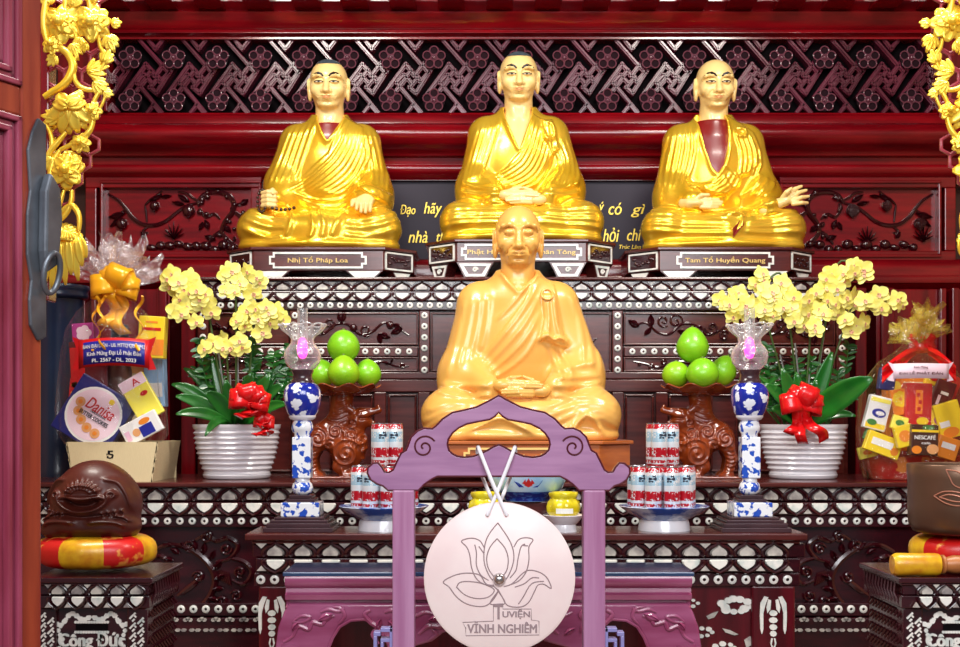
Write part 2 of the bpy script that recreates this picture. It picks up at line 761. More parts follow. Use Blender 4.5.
M_BLACK = mat('matt_black_wood', rgb(12, 7, 10), 0.9, spec=0.1)
M_BOARD = mat('slate_grey_board', rgb(50, 42, 56), 0.5, 0, 0.0, spec=0.25)
M_PEARL = mat('mother_of_pearl', rgb(246, 244, 236), 0.22, 0, 0.4, col2=rgb(190, 205, 200), scale=30, contrast=(0.45, 0.75))
M_PEARL2 = mat('grey_mother_of_pearl', rgb(206, 200, 190), 0.24, 0, 0.4, col2=rgb(120, 110, 112), scale=26, contrast=(0.4, 0.7))
M_GILT = mat('gold_leaf', rgb(255, 222, 84), 0.3, 0.45, 0.2, col2=rgb(255, 206, 50), scale=14)
M_GOLDLET = mat('gold_lettering', rgb(240, 205, 70), 0.35, 0.3)
M_GOLDTXT = mat('pale_gold_lettering', rgb(236, 200, 120), 0.4, 0.2)
M_SKYMAUVE = mat('sky_sheen_red_wood', rgb(176, 128, 168), 0.38, 0, 0.2, col2=rgb(156, 108, 150), scale=12, stretch=(0.5, 1, 4), detail=5)  # red wood with its blue sky reflection painted in as mauve
M_SKYMAUVEV = mat('sky_sheen_red_wood_upright', rgb(186, 134, 172), 0.38, 0, 0.2, col2=rgb(164, 104, 146), scale=14, stretch=(3, 1, 0.18), detail=5)  # same painted sky reflection, grain running upright
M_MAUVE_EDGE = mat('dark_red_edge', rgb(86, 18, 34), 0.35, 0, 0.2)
M_COOLPLUM = mat('bluish_lit_red_wood', rgb(172, 92, 132), 0.22, 0, 0.6, col2=rgb(146, 62, 100), scale=4, stretch=(1, 2, 6))  # red wood with bluish light mixed into the colour
M_SKYTOP = mat('sky_reflection_top', rgb(44, 66, 104), 0.08, 0, 0.8)  # blue is the sky reflection, put into the base colour
M_FLOOR = mat('floor_tile', rgb(150, 120, 100), 0.25, col2=rgb(130, 100, 82), scale=2)
M_WALL = mat('plaster_wall', rgb(170, 120, 90), 0.8)
M_CEIL = mat('ceiling_boards', rgb(110, 40, 34), 0.6, col2=rgb(90, 30, 26), scale=3, stretch=(8, 1, 1))
M_DOOR = mat('door_wood', rgb(150, 62, 40), 0.3, 0, 0.3, col2=rgb(120, 40, 30), scale=6, stretch=(6, 6, 0.7))
M_DOORM = mat('cool_sheen_moulding_wood', rgb(152, 66, 92), 0.28, 0, 0.4, col2=rgb(120, 40, 56), scale=6, stretch=(6, 6, 0.7))  # pink tone paints cool daylight reflections onto red wood
M_IRON = mat('dark_iron', rgb(112, 118, 126), 0.4, 0.6, 0, col2=rgb(66, 70, 78), scale=9, bump=0.05)


def extrude_x(prof, x0, x1, mb=None, mi=0):
    """profile of (y,z) points (closed loop) extruded along x"""
    mb = mb or MB()
    n = len(prof)
    vs = [(x0, y, z) for y, z in prof] + [(x1, y, z) for y, z in prof]
    fs = [(i, (i + 1) % n, (i + 1) % n + n, i + n) for i in range(n)]
    fs.append(tuple(range(n - 1, -1, -1)))
    fs.append(tuple(range(n, 2 * n)))
    a = sum(prof[i][0] * prof[(i + 1) % n][1] - prof[(i + 1) % n][0] * prof[i][1] for i in range(n))
    if a < 0:
        fs = [tuple(reversed(q)) for q in fs]
    return mb.add(vs, fs, mi)


def room():
    DB = 5.36
    mb = MB().box((-2.7, -1.6, -0.1), (2.9, 5.6, 0.0))
    struct('floor', mb, M_FLOOR)
    struct('wall_back', MB().box((-2.7, 5.42, 0), (2.9, 5.6, 4.0)), M_DARK)
    struct('wall_left', MB().box((-2.8, 1.2, 0), (-2.7, 5.6, 4.0)), M_WALL)
    struct('wall_right', MB().box((2.9, 1.2, 0), (3.0, 5.6, 4.0)), M_WALL)
    struct('ceiling', MB().box((-2.8, 1.2, 4.0), (3.0, 5.6, 4.1)), M_CEIL)
    # ---- mouldings of the reredos (all full width)
    XL, XR = -2.5, 2.7

    def prof(D, pts, back=5.42):
        """(py, dy) list from top to bottom; dy = how far it stands out of the plane at D"""
        out = [(D - d, PZ(py, D)) for py, d in pts]
        return [(back, out[0][1])] + out + [(back, out[-1][1])]
    top = [(-30, 0.10), (9, 0.10), (12, 0.07), (14, 0.05), (17, 0.07), (19, 0.065), (23, 0.05), (30, 0.035), (31, 0.02), (33, 0.03), (35, 0.03), (37, 0.0), (39, 0.0)]
    struct('trim_1', extrude_x(prof(5.25, top), XL, XR), M_RED, smooth=True)
    mb = MB()
    for i in range(20):
        x = 146 + 48.6 * (i - 3)
        mb.box((PX(x, 5.1), 5.05, PZ(3, 5.1)), (PX(x + 27, 5.1), 5.2, PZ(-26, 5.1)))
    struct('trim_2', mb, M_RED, bevel=0.004)
    cor = [(113.5, 0.0), (114, 0.02), (116, 0.025), (117, 0.02), (118, 0.045), (121, 0.052), (127, 0.055), (128, 0.075)]
    for i in range(9):                     # big half-round
        t = i / 8
        cor.append((129 + 22 * t, 0.085 + 0.05 * math.sin(PI * (0.12 + 0.8 * t))))
    cor += [(152, 0.07), (156, 0.055), (158, 0.05), (159, 0.02), (165, 0.015), (167, 0.04), (170, 0.045), (175, 0.035), (177, 0.01), (180, 0.0)]
    struct('trim_3', extrude_x(prof(5.25, cor), XL, XR), M_RED, smooth=True)
    # side uprights of the lattice band
    mb = MB()
    for a, b in ((60, 101), (939, 985)):
        mb.box((PX(a, 5.25), 5.22, PZ(115, 5.25)), (PX(b, 5.25), 5.42, PZ(37, 5.25)))
    for a, b in ((102, 106), (107, 110.5), (935, 938.5)):
        mb.box((PX(a, 5.25), 5.2, PZ(114, 5.25)), (PX(b, 5.25), 5.42, PZ(37, 5.25)))
    struct('trim_4', mb, M_REDV, bevel=0.004)
    # band between the carved panels and the lower wall, and the lower red panelling
    low = [(259, 0.0), (261, 0.02), (263, 0.025), (265, 0.03), (268, 0.034), (276, 0.034), (277, 0.05), (280, 0.055), (284, 0.05), (285, 0.03), (290, 0.01), (291, 0.0)]
    struct('trim_5', extrude_x(prof(5.25, low), XL, XR), M_RED, smooth=True)
    mb = MB()
    for a, b, d in ((60, 88, 0.04), (92, 97, 0.02), (97, 158, 0.0), (158, 162, 0.03), (162, 170, 0.06), (170, 172, 0.04), (184, 198, 0.05),
                    (852, 863, 0.05), (874, 878, 0.03), (878, 890, 0.055), (890, 893, 0.03), (893, 938, 0.0), (938, 944, 0.03), (948, 955, 0.05), (955, 1000, 0.0)):
        mb.box((PX(a, 5.2), 5.2 - d, 1.0), (PX(b, 5.2), 5.42, PZ(289, 5.2)))
    struct('trim_6', mb, M_REDV, bevel=0.004)
    # ---- door leaf at the left, swung open towards the viewer
    d = bpy.data.objects.new('door_1', None)
    COL.objects.link(d)
    d['kind'] = 'structure'
    d.location = (-0.666, 1.9, 0.0)
    TILT = math.radians(0.45)
    # local frame: +x runs from the free edge to the hinge, -y is the face towards the room centre
    ang = math.atan2(-0.905, -0.425)
    d.rotation_euler = (0, 0, ang)
    H = 2.9
    W_ = 0.62

    def dz(py, D=1.87): return PZ(py, D)
    # face seen by the camera is local +y (towards +X of the world)
    mb = MB().box((0, -0.045, 0.0), (0.042, 0.0, H)).box((W_ - 0.1, -0.045, 0), (W_, 0, H))
    for a, b in ((0.0, 0.2), (dz(118), dz(88)), (2.7, H)):
        mb.box((0.042, -0.045, a), (W_ - 0.1, 0.0, b))
    obj('stile_and_rail', mb, M_DOOR, d, local=True, bevel=0.004)
    mb = MB()
    for a, b in ((0.2, dz(118)), (dz(88), 2.7)):
        mb.box((0.07, -0.035, a + 0.03), (W_ - 0.13, -0.02, b - 0.03), 0)
        for k, (w, dep) in enumerate(((0.0, 0.004), (0.009, -0.003), (0.017, 0.002), (0.026, -0.008))):
            x0, x1, z0, z1 = 0.042 + w, W_ - 0.1 - w, a + w, b - w
            for q in ((x0, x0 + 0.009, z0, z1), (x1 - 0.009, x1, z0, z1), (x0, x1, z0, z0 + 0.009), (x0, x1, z1 - 0.009, z1)):
                mb.box((q[0], -0.04, q[2]), (q[1], dep, q[3]), 0)
    obj('door_panel', mb, M_DOORM, d, local=True, bevel=0.002)
    # iron lock plate with hasp and ring
    pl = [(-0.004, dz(336)), (0.012, dz(340)), (0.028, dz(325)), (0.03, dz(300)), (0.026, dz(280)), (0.034, dz(255)), (0.034, dz(215)), (0.028, dz(190)), (0.033, dz(150)), (0.024, dz(130)), (0.012, dz(115)), (-0.004, dz(120))]
    mb = MB()
    n = len(pl)
    mb.add([(x, 0.0, z) for x, z in pl] + [(x, 0.006, z) for x, z in pl], [tuple(range(n)), tuple(range(2 * n - 1, n - 1, -1))] + [(i, i + n, (i + 1) % n + n, (i + 1) % n) for i in range(n)])
    lock = obj('lock_plate', mb, M_IRON, d, local=True, bevel=0.002)
    mb = MB()
    hs = [(-0.012, dz(262)), (0.012, dz(272)), (0.016, dz(250)), (0.014, dz(190)), (0.004, dz(170)), (-0.016, dz(185)), (-0.02, dz(215))]
    n = len(hs)
    mb.add([(x, 0.006, z) for x, z in hs] + [(x, 0.024, z) for x, z in hs], [tuple(range(n)), tuple(range(2 * n - 1, n - 1, -1))] + [(i, i + n, (i + 1) % n + n, (i + 1) % n) for i in range(n)])
    obj('hasp', mb, M_IRON, lock, local=True, bevel=0.004)
    rg = [(0.006 + 0.016 * math.cos(a * 2 * PI / 24), 0.026 + 0.006 * math.sin(a * 2 * PI / 24), dz(272) + 0.03 * math.sin(a * 2 * PI / 24)) for a in range(24)]
    obj('ring_pull', MB().tube(rg, 0.0045, 8, closed=True), M_IRON, lock, local=True, smooth=True)
    # post behind the door that carries the gilded carving
    struct('trim_7', MB().box((PX(-90, 3.3), 3.28, 0), (PX(14, 3.3), 3.5, 4.0)), M_REDV, bevel=0.01)
    struct('trim_8', MB().box((PX(1027, 3.3), 3.28, 0), (PX(1130, 3.3), 3.5, 4.0)), M_REDV, bevel=0.01)


def lattice():
    D = 5.27
    t = thing('lattice_screen', P(521, 115, D), 'dark fretwork screen with rows of round flower rosettes above the statues', 'screen')
    k = D / F
    x0, x1, y0, y1 = 110, 936, 38, 114
    obj('backing', MB().box((PX(x0, D), D + 0.05, PZ(y1, D)), (PX(x1, D), D + 0.06, PZ(y0, D))), M_BLACK, t)
    # fretwork: drawn in pixels of the lattice plane (x right, y down), clipped to the opening
    bars = []
    per = 43.3
    x_first = 131.0

    def bar(a, b, w=2.5):
        bars.append((a, b, w))
    n = 20
    for i in range(-1, n):
        ox = x_first + per * i       # rosette column
        cx, cy = ox + 20.8, 79.5     # centre between four rosettes

        def L(*p):
            for a, b in zip(p[:-1], p[1:]):
                bar((cx + a[0], cy + a[1]), (cx + b[0], cy + b[1]))
        # long diagonal coming from the top with a returned hook
        L((-12, -40), (17, -7), (8.5, 2.5), (1, -6.5))
        # its mirror coming from the bottom
        L((12, 36), (-15, 3.5), (-7.5, -4.5), (-0.5, 3))
        # pair of parallel diagonals rising to the right, joined by a cap
        L((-29, 16.5), (-6, -15), (-0.5, -9), (-8.5, 1))
        L((-24, 22), (-5, -1.5))
        L((26, -21), (4.5, 13.5), (-2, 8), (6.5, -2))
        L((21, -27), (3, -3.5))
        # short hooks at the rim between the rosettes
        L((-5, -42), (3.5, -31), (12, -42))
        L((-8, 38), (1.5, 26), (8, 34))
    mb = MB()
    for a, b, w in bars:
        d = Vector((b[0] - a[0], b[1] - a[1]))
        ln = d.length
        if ln < 0.1:
            continue
        d /= ln
        # clip to the opening
        t0, t1 = 0.0, ln
        ok = True
        for (p, q, lo, hi) in ((a[0], d.x, x0 + 0.3, x1 - 0.3), (a[1], d.y, y0 + 0.3, y1 - 0.3)):
            if abs(q) < 1e-6:
                if p < lo or p > hi:
                    ok = False
                continue
            ta, tb = (lo - p) / q, (hi - p) / q
            t0, t1 = max(t0, min(ta, tb)), min(t1, max(ta, tb))
        if not ok or t1 - t0 < 0.5:
            continue
        t0 = t0 - (w if t0 == 0 else 0)
        t1 = t1 + (w if t1 == ln else 0)
        A = (a[0] + d.x * t0, a[1] + d.y * t0)
        B = (a[0] + d.x * t1, a[1] + d.y * t1)
        nx, ny = -d.y * w, d.x * w
        poly = [(PX(A[0] + nx, D), PZ(A[1] + ny, D)), (PX(A[0] - nx, D), PZ(A[1] - ny, D)), (PX(B[0] - nx, D), PZ(B[1] - ny, D)), (PX(B[0] + nx, D), PZ(B[1] + ny, D))]
        poly = [(min(max(p[0], PX(x0, D)), PX(x1, D)), min(max(p[1], PZ(y1, D)), PZ(y0, D))) for p in poly]
        mb.prism(poly, D, D + 0.05)
        # raised fillet along the middle of the bar
        nx, ny = nx * 0.5, ny * 0.5
        poly = [(PX(A[0] + nx, D), PZ(A[1] + ny, D)), (PX(A[0] - nx, D), PZ(A[1] - ny, D)), (PX(B[0] - nx, D), PZ(B[1] - ny, D)), (PX(B[0] + nx, D), PZ(B[1] + ny, D))]
        mb.prism(poly, D - 0.006, D)
    obj('fretwork', mb, M_LATT, t, bevel=0.002, bseg=1)
    fr = MB()
    fr.frame(PX(x0 - 3, D), PX(x1 + 3, D), PZ(y1 + 3, D), PZ(y0 - 3, D), 3 * k, D - 0.02, D + 0.05)
    obj('frame', fr, M_RED, t, bevel=0.003)
    first = None
    for r, cy in enumerate((58.5, 101)):
        for i in range(19):
            cx = x_first + per * i
            if cx > x1 - 10:
                continue
            if first is None:
                m = MB()
                R = 11.6 * k
                m.lathe([(R * 0.93, 0.0), (R * 0.93, 0.008)], n=24, mi=1, M=Matrix.Rotation(PI / 2, 4, 'X'))
                for q in range(5):
                    a = 2 * PI * q / 5 + PI / 2
                    c = (R * 0.62 * math.cos(a), -0.012, R * 0.62 * math.sin(a))
                    pts = [(c[0] + R * 0.37 * math.cos(b * PI / 6), -0.012, c[2] + R * 0.37 * math.sin(b * PI / 6)) for b in range(12)]
                    m.tube(pts, 0.003, 6, closed=True)
                    m.tube([(R * 0.28 * math.cos(a + 0.63), -0.012, R * 0.28 * math.sin(a + 0.63)), (R * 0.75 * math.cos(a + 0.63), -0.01, R * 0.75 * math.sin(a + 0.63))], 0.0035, 5)
                m.ball((0, -0.012, 0), (R * 0.2, 0.012, R * 0.2), 10, 6)
                pts = [(R * 0.26 * math.cos(b * PI / 7), -0.013, R * 0.26 * math.sin(b * PI / 7)) for b in range(14)]
                m.tube(pts, 0.003, 5, closed=True)
                o = obj('rosette', m, [M_ROSE, M_ROSEBED], t, smooth=True, local=True)
                first = o
            else:
                o = first.copy()
                COL.objects.link(o)
                o.parent = t
            o.location = P(cx, cy, D - 0.01) - t.location


def relief_strip(mb, D, pts, r):
    """polyline of pixels as a polished carved stem"""
    q = smooth_line([(PX(x, D), D, PZ(y, D)) for x, y in pts], 5)
    n = len(q)
    mb.tube(q, [r * (0.55 + 0.45 * math.sin(PI * (i + 0.6) / n)) for i in range(n)], 7)


def leaf_rel(mb, c, a, L, w, D, dep=0.012):
    """small carved leaf; c in px, a angle, L,w in px"""
    k = D / F

    def fn(u, v):
        s = u * 2 - 1
        ww = w * math.sin(PI * min(max(v, 0.02), 0.98)) ** 0.8
        lx, ly = v * L, s * ww
        x = c[0] + lx * math.cos(a) - ly * math.sin(a)
        y = c[1] - (lx * math.sin(a) + ly * math.cos(a))
        return (PX(x, D), D - dep * (1 - 0.8 * s * s) + dep * 0.6 * math.exp(-(s / 0.15) ** 2), PZ(y, D))
    mb.grid(fn, 7, 7)


def carved_panels():
    D = 5.25
    for side in (0, 1):
        def X(px): return px if side == 0 else 1041 - px
        xs = sorted((X(101), X(262)))
        t = thing('carved_board', P((xs[0] + xs[1]) / 2, 262, D), 'red carved panel of fruiting branches on the %s of the calligraphy board' % ('left' if side == 0 else 'right'), 'panel', None)
        xo = sorted((X(86), X(262)))
        mb = MB().frame(PX(xo[0], D), PX(xo[1], D), PZ(262, D), PZ(177, D), S(11, D), D - 0.01, D + 0.1)
        mb.frame(PX(xs[0], D), PX(xs[1], D), PZ(258, D), PZ(181, D), S(3, D), D - 0.02, D + 0.1)
        obj('frame', mb, M_RED, t, bevel=0.004)
        obj('panel', MB().box((PX(xs[0], D), D + 0.025, PZ(258, D)), (PX(xs[1], D), D + 0.06, PZ(181, D))), M_RED, t)
        DP = D + 0.02
        br = MB()
        for pts, r in (([(108, 194), (118, 200), (126, 209), (132, 217), (142, 224), (155, 225), (166, 221), (176, 213), (186, 206), (197, 203)], 0.009),
                       ([(126, 209), (120, 213), (112, 216)], 0.005), ([(150, 225), (143, 231), (148, 233)], 0.006), ([(145, 205), (150, 200), (156, 196), (162, 191)], 0.006),
                       ([(147, 222), (146, 212), (145, 205)], 0.005), ([(178, 192), (186, 193), (193, 198), (200, 201)], 0.006),
                       ([(197, 203), (203, 195), (214, 192), (226, 194), (233, 201), (233, 211), (228, 218), (224, 224), (222, 232), (228, 240), (236, 246)], 0.012),
                       ([(201, 212), (206, 217), (214, 214), (220, 219)], 0.007), ([(233, 205), (241, 204), (248, 200)], 0.008), ([(233, 211), (240, 216), (246, 222), (240, 232)], 0.01),
                       ([(222, 230), (214, 236), (208, 244)], 0.008)):
            relief_strip(br, DP, [(X(x), y) for x, y in pts], r)
        rnd = random.Random(5 + side)
        for i in range(26):                                   # knots of the trunk
            a = rnd.random() * PI * 1.5 - 0.7
            x, y = 217 + 17 * math.cos(a) + rnd.uniform(-2, 2), 206 - 13 * math.sin(a) + rnd.uniform(-2, 2)
            if i > 16:
                x, y = rnd.uniform(215, 246), rnd.uniform(212, 246)
            br.ball((PX(X(x), DP), DP - 0.004, PZ(y, DP)), (rnd.uniform(.007, .014), .011, rnd.uniform(.007, .013)), 8, 6)
        obj('carved_branch', br, M_RELIEF, t, smooth=True)
        lv = MB()
        for (x, y, a, L, w) in ((150, 201, 0.5, 14, 2.6), (160, 197, 0.1, 12, 2), (172, 202, -0.2, 13, 2.4), (190, 202, 2.6, 14, 3), (205, 220, -1.2, 10, 3.2), (203, 222, -2.0, 9, 2.6),
                                (126, 213, 3.4, 18, 3.2), (122, 216, 3.9, 16, 2.6), (240, 205, 0.6, 10, 3), (231, 232, 2.4, 10, 3), (216, 240, 2.8, 12, 3.2), (141, 232, -0.9, 8, 3)):
            leaf_rel(lv, (X(x), y), a if side == 0 else PI - a, L, w, DP)
        obj('carved_leaves', lv, M_RELIEF, t, smooth=True)
        for (x, y, r) in ((122, 224, 6), (155, 206, 5), (189, 211, 6.5)):
            f = MB().ball((PX(X(x), DP), DP - 0.006, PZ(y, DP)), (S(r, DP), 0.02, S(r, DP)), 14, 10)
            if side == 1:
                for i in range(7):
                    for j in range(7):
                        u, v = (i - 3) / 3.6, (j - 3) / 3.6
                        if u * u + v * v < 0.95:
                            f.ball((PX(X(x) + u * r, DP), DP - 0.006 - 0.02 * math.sqrt(max(0, 1 - u * u - v * v)), PZ(y + v * r, DP)), 0.0042, 6, 4)
            f.ball((PX(X(x), DP), DP - 0.01, PZ(y + r, DP)), 0.006, 6, 5)
            obj('carved_fruit', f, M_RELIEF, t, smooth=True)
        for (x, y) in ((174, 236),) if side == 0 else ((174, 240), (118, 238)):
            g = MB()
            for i in range(7):
                a = PI / 2 + (i - 3) * 0.36
                leaf_rel(g, (X(x) + 0.6 * (i - 3), y + 4), a, 18 - abs(i - 3) * 1.4, 0.9, DP)
            obj('carved_tuft', g, M_RELIEF, t, smooth=True)
        st = MB()
        for i in range(11 if side == 0 else 13):
            x = 152 + i * 9 if side == 0 else 128 + i * 9.4
            st.ball((PX(X(x), DP), DP - 0.004, PZ(247 + rnd.uniform(-3, 3), DP)), (S(rnd.uniform(4, 6.5), DP), 0.02, S(rnd.uniform(3, 5), DP)), 10, 8, rot=(0, rnd.uniform(-.5, .5), 0))
        obj('carved_rocks', st, M_RELIEF, t, smooth=True)


def calligraphy():
    D = 5.25
    t = thing('calligraphy_board', P(521, 262, D), 'slate grey board with gold handwritten verses behind the three gilded monks', 'board')
    obj('board', MB().box((PX(263, D), D + 0.02, PZ(260, D)), (PX(778, D), D + 0.08, PZ(180, D))), M_BOARD, t)
    obj('frame', MB().frame(PX(262, D), PX(779, D), PZ(262, D), PZ(178, D), S(3, D), D, D + 0.08), M_DARK, t, bevel=0.003)
    for s, cx, cy, w, h in (('Đạo', 408, 211, 15, 12), ('hãy', 433, 210, 18, 15), ('nhà', 418, 237, 19, 12), ('th', 441, 237, 9, 11),
                            ('ý', 601, 208, 6, 12), ('có', 615, 209, 13, 12), ('gì', 638, 211, 14, 13), ('hỏi', 611, 235, 16, 14), ('chi', 634, 235, 14, 12),
                            ('Trúc Lâm', 630, 247, 22, 4)):
        m = text_mb(s, S(w, D), S(h, D), 0.004, Matrix.Translation(P(cx, cy, D + 0.02)), offset=0.012, shear=0.25)
        obj('lettering', m, M_GOLDLET, t)


room()
lattice()
carved_panels()
calligraphy()
# ------------------------------------------------------------------ inlaid altars
def dome(cx, cy, w, h, n=9):
    """ogee-topped petal outline in px, base at cy, tip up"""
    pts = [(-0.86, 0), (-1, 0.14), (-0.98, 0.34), (-0.84, 0.52), (-0.58, 0.68), (-0.26, 0.82), (0, 1.0)]
    pts = pts + [(-x, y) for x, y in reversed(pts[:-1])]
    return [(cx + w * x, cy - h * y) for x, y in pts]


def heart(cx, cy, w, h):
    """shield pointing down, flat top at cy"""
    pts = [(-0.9, 0), (-1, 0.12), (-0.94, 0.38), (-0.72, 0.6), (-0.38, 0.82), (0, 1.0)]
    pts = pts + [(-x, y) for x, y in reversed(pts[:-1])]
    return [(cx + w * x, cy + h * y) for x, y in pts]


def to3(pts, D): return [(PX(x, D), PZ(y, D)) for x, y in pts]


def pillow(mb, pts, D, dep, mi=0):
    mb.prism(to3(pts, D), D - dep, D, mi, taper=0.86)


def disc_in(mb, x, y, r, D, hole=True):
    k = D / F
    R = r * k
    prof = [(R, 0.0), (R, 0.004), (R * 0.8, 0.006)]
    if hole:
        prof += [(R * 0.38, 0.006), (R * 0.36, 0.001)]
    mb.lathe(prof, (0, 0, 0), 12, M=Matrix.Translation(P(x, y, D)) @ Matrix.Rotation(PI / 2, 4, 'X'), cap=not hole)


def frieze(t, x0, x1, per, xo, D, yA, yB, yC, yD, ydisc, rdisc, wood, discs=True, name='inlay'):
    """two rows of lotus petals with a row of ring inlays below; y in px"""
    p1, p2, ar, ds, tri = MB(), MB(), MB(), MB(), MB()
    n0 = int(math.floor((x0 - xo) / per)) - 1
    n1 = int(math.ceil((x1 - xo) / per)) + 1
    k = D / F
    for i in range(n0, n1 + 1):
        cx = xo + per * i
        w = per * 0.32
        if x0 + w <= cx <= x1 - w:
            pillow(p1, dome(cx, yB, w, yB - yA), D, 0.012)
            arch = dome(cx, yB + 0.6, per * 0.46, (yB - yA) * 1.22)
            ar.tube([(PX(x, D), D - 0.004, PZ(y, D)) for x, y in arch], per * 0.06 * k, 6)
        cx2 = cx + per * 0.0
        if x0 + w <= cx2 <= x1 - w:
            pillow(p2, heart(cx2, yC, per * 0.34, yD - yC), D - 0.012, 0.008)
            hh = heart(cx2, yC + 0.3, per * 0.45, (yD - yC) * 1.16)
            ar.tube([(PX(x, D), D - 0.016, PZ(y, D)) for x, y in hh], per * 0.055 * k, 6)
        cm = cx + per * 0.5
        w2 = per * 0.2
        if x0 + w2 <= cm <= x1 - w2:
            tri.prism(to3([(cm - w2, yA - 1.2), (cm + w2, yA - 1.2), (cm, yA + (yB - yA) * 0.33)], D), D - 0.006, D)
            tri.prism(to3([(cm - w2 * 0.85, yD + 0.6), (cm + w2 * 0.85, yD + 0.6), (cm, yD - (yD - yC) * 0.45)], D - 0.012), D - 0.018, D - 0.012)
    if discs:
        n = int((x1 - x0) / (per / 2))
        for i in range(n):
            disc_in(ds, x0 + per * 0.25 + i * per / 2, ydisc, rdisc, D - 0.005)
        obj('ring_inlay', ds, M_PEARL, t, smooth=True)
    obj('upright_petal_inlay', p1, M_PEARL2, t)
    obj('hanging_petal_inlay', p2, M_PEARL, t)
    obj('triangle_inlay', tri, M_PEARL2, t)
    obj('petal_carving', ar, wood, t, smooth=True)


def scroll_relief(mb, D, cx, cy, w, h, seed, r=0.008, n=7):
    """tangled polished carving filling a small panel (px units)"""
    rnd = random.Random(seed)
    pts = [(cx - w / 2 + w * i / 8, cy + h * 0.25 * math.sin(i * 1.7 + seed)) for i in range(9)]
    relief_strip(mb, D, pts, r)
    for i in range(n):
        x = cx - w / 2 + w * (i + 0.5) / n
        y = cy + rnd.uniform(-h * 0.3, h * 0.3)
        kind = rnd.random()
        if kind < 0.45:
            sp = spiral((x, y), h * rnd.uniform(0.2, 0.34), 1.3, rnd.uniform(0, 6), rnd.choice((-1, 1)), 14, 1.0)
            relief_strip(mb, D - 0.004, sp, r * 0.75)
        elif kind < 0.8:
            leaf_rel(mb, (x, y), rnd.uniform(0, 6.3), h * 0.5, h * 0.13, D, 0.014)
            leaf_rel(mb, (x, y), rnd.uniform(0, 6.3), h * 0.42, h * 0.11, D, 0.014)
        else:
            mb.ball((PX(x, D), D - 0.004, PZ(y, D)), (S(h * .16, D), 0.014, S(h * .16, D)), 10, 7)


def upper_tier():
    D = 4.66
    t = thing('altar_cabinet', Vector((PX(522, D), 4.9, 0)), 'tall upper altar cabinet with pearl inlay and small carved drawers, behind the ochre monk', 'altar')
    X0, X1 = 196, 850
    obj('top_board', MB().box((PX(X0 - 6, D), D - 0.025, PZ(281, D)), (PX(X1 + 6, D), 5.2, Z_TIER)), M_BROWN, t, bevel=0.006)
    b = MB().box((PX(X0, D), D + 0.03, 0.0), (PX(X1, D), 5.18, PZ(281, D)))
    obj('carcass', b, M_BROWN, t)
    fb = MB()
    fb.box((PX(X0, D), D, PZ(291, D)), (PX(X1, D), D + 0.04, PZ(281, D)))
    fb.box((PX(X0, D), D - 0.012, PZ(301, D)), (PX(X1, D), D + 0.04, PZ(291.5, D)))
    fb.box((PX(X0, D), D - 0.005, PZ(310, D)), (PX(X1, D), D + 0.04, PZ(301.5, D)))
    obj('frieze', fb, M_DARK, t, bevel=0.002)
    frieze(t, X0, X1, 19.9, 322.5, D, 283.4, 290.2, 293, 299.6, 305.3, 3.3, M_DARK)
    # uprights and rails
    posts = (203, 295, 424.5, 617.5, 746, 842)
    u = MB()
    for x in posts:
        u.box((PX(x - 5.5, D), D, PZ(373, D)), (PX(x + 5.5, D), D + 0.04, PZ(310, D)))
    u.box((PX(X0, D), D, PZ(379, D)), (PX(X1, D), D + 0.04, PZ(372, D)))
    u.box((PX(X0, D), D - 0.006, PZ(484, D)), (PX(X1, D), D + 0.04, PZ(474, D)))
    for x in (208, 252, 298, 338, 380, 424, 470, 520, 572, 618, 662, 704, 746, 792, 838):
        u.box((PX(x - 6, D), D, PZ(474, D)), (PX(x + 6, D), D + 0.04, PZ(392, D)))
    u.box((PX(X0, D), D + 0.004, PZ(392, D)), (PX(X1, D), D + 0.04, PZ(379.2, D)))
    px_ = (208, 252, 298, 338, 380, 424, 470, 520, 572, 618, 662, 704, 746, 792, 838)
    for a, b in zip(px_[:-1], px_[1:]):
        u.frame(PX(a + 7.5, D), PX(b - 7.5, D), PZ(472, D), PZ(394, D), S(2.2, D), D + 0.012, D + 0.04)
    obj('rail', u, M_BROWN, t, bevel=0.004)
    ds = MB()
    for x in posts:
        for i in range(6):
            disc_in(ds, x, 315.5 + i * 10.9, 3.3, D)
    obj('post_inlay', ds, M_PEARL, t, smooth=True)
    k = 0
    for a, b in zip(posts[:-1], posts[1:]):
        a, b = a + 6.5, b - 6.5
        rows = ((312.5, 345), (357, 371.5)) if not (a > 425 and b < 617) else ((312.5, 371.5),)
        for (ya, yb) in rows:
            dr = MB().frame(PX(a, D), PX(b, D), PZ(yb, D), PZ(ya, D), S(1.6, D), D, D + 0.03)
            dr.box((PX(a, D), D + 0.012, PZ(yb, D)), (PX(b, D), D + 0.03, PZ(ya, D)))
            o = obj('drawer', dr, M_BROWN, t, bevel=0.002)
            rl = MB()
            scroll_relief(rl, D + 0.01, (a + b) / 2, (ya + yb) / 2, (b - a) * 0.84, (yb - ya) * 0.8, 11 + k, 0.006, 8)
            obj('carved_relief', rl, M_RELIEF, o, smooth=True)
            k += 1
        if len(rows) == 2:
            r = MB().box((PX(a, D), D - 0.004, PZ(356.5, D)), (PX(b, D), D + 0.03, PZ(346.5, D)))
            obj('rail', r, M_BROWN, t, bevel=0.003)
            ds = MB()
            n = int((b - a) / 11)
            for i in range(n):
                disc_in(ds, a + (b - a - 11 * (n - 1)) / 2 + 11 * i, 351.5, 3.2, D - 0.004)
            obj('rail_inlay', ds, M_PEARL, t, smooth=True)


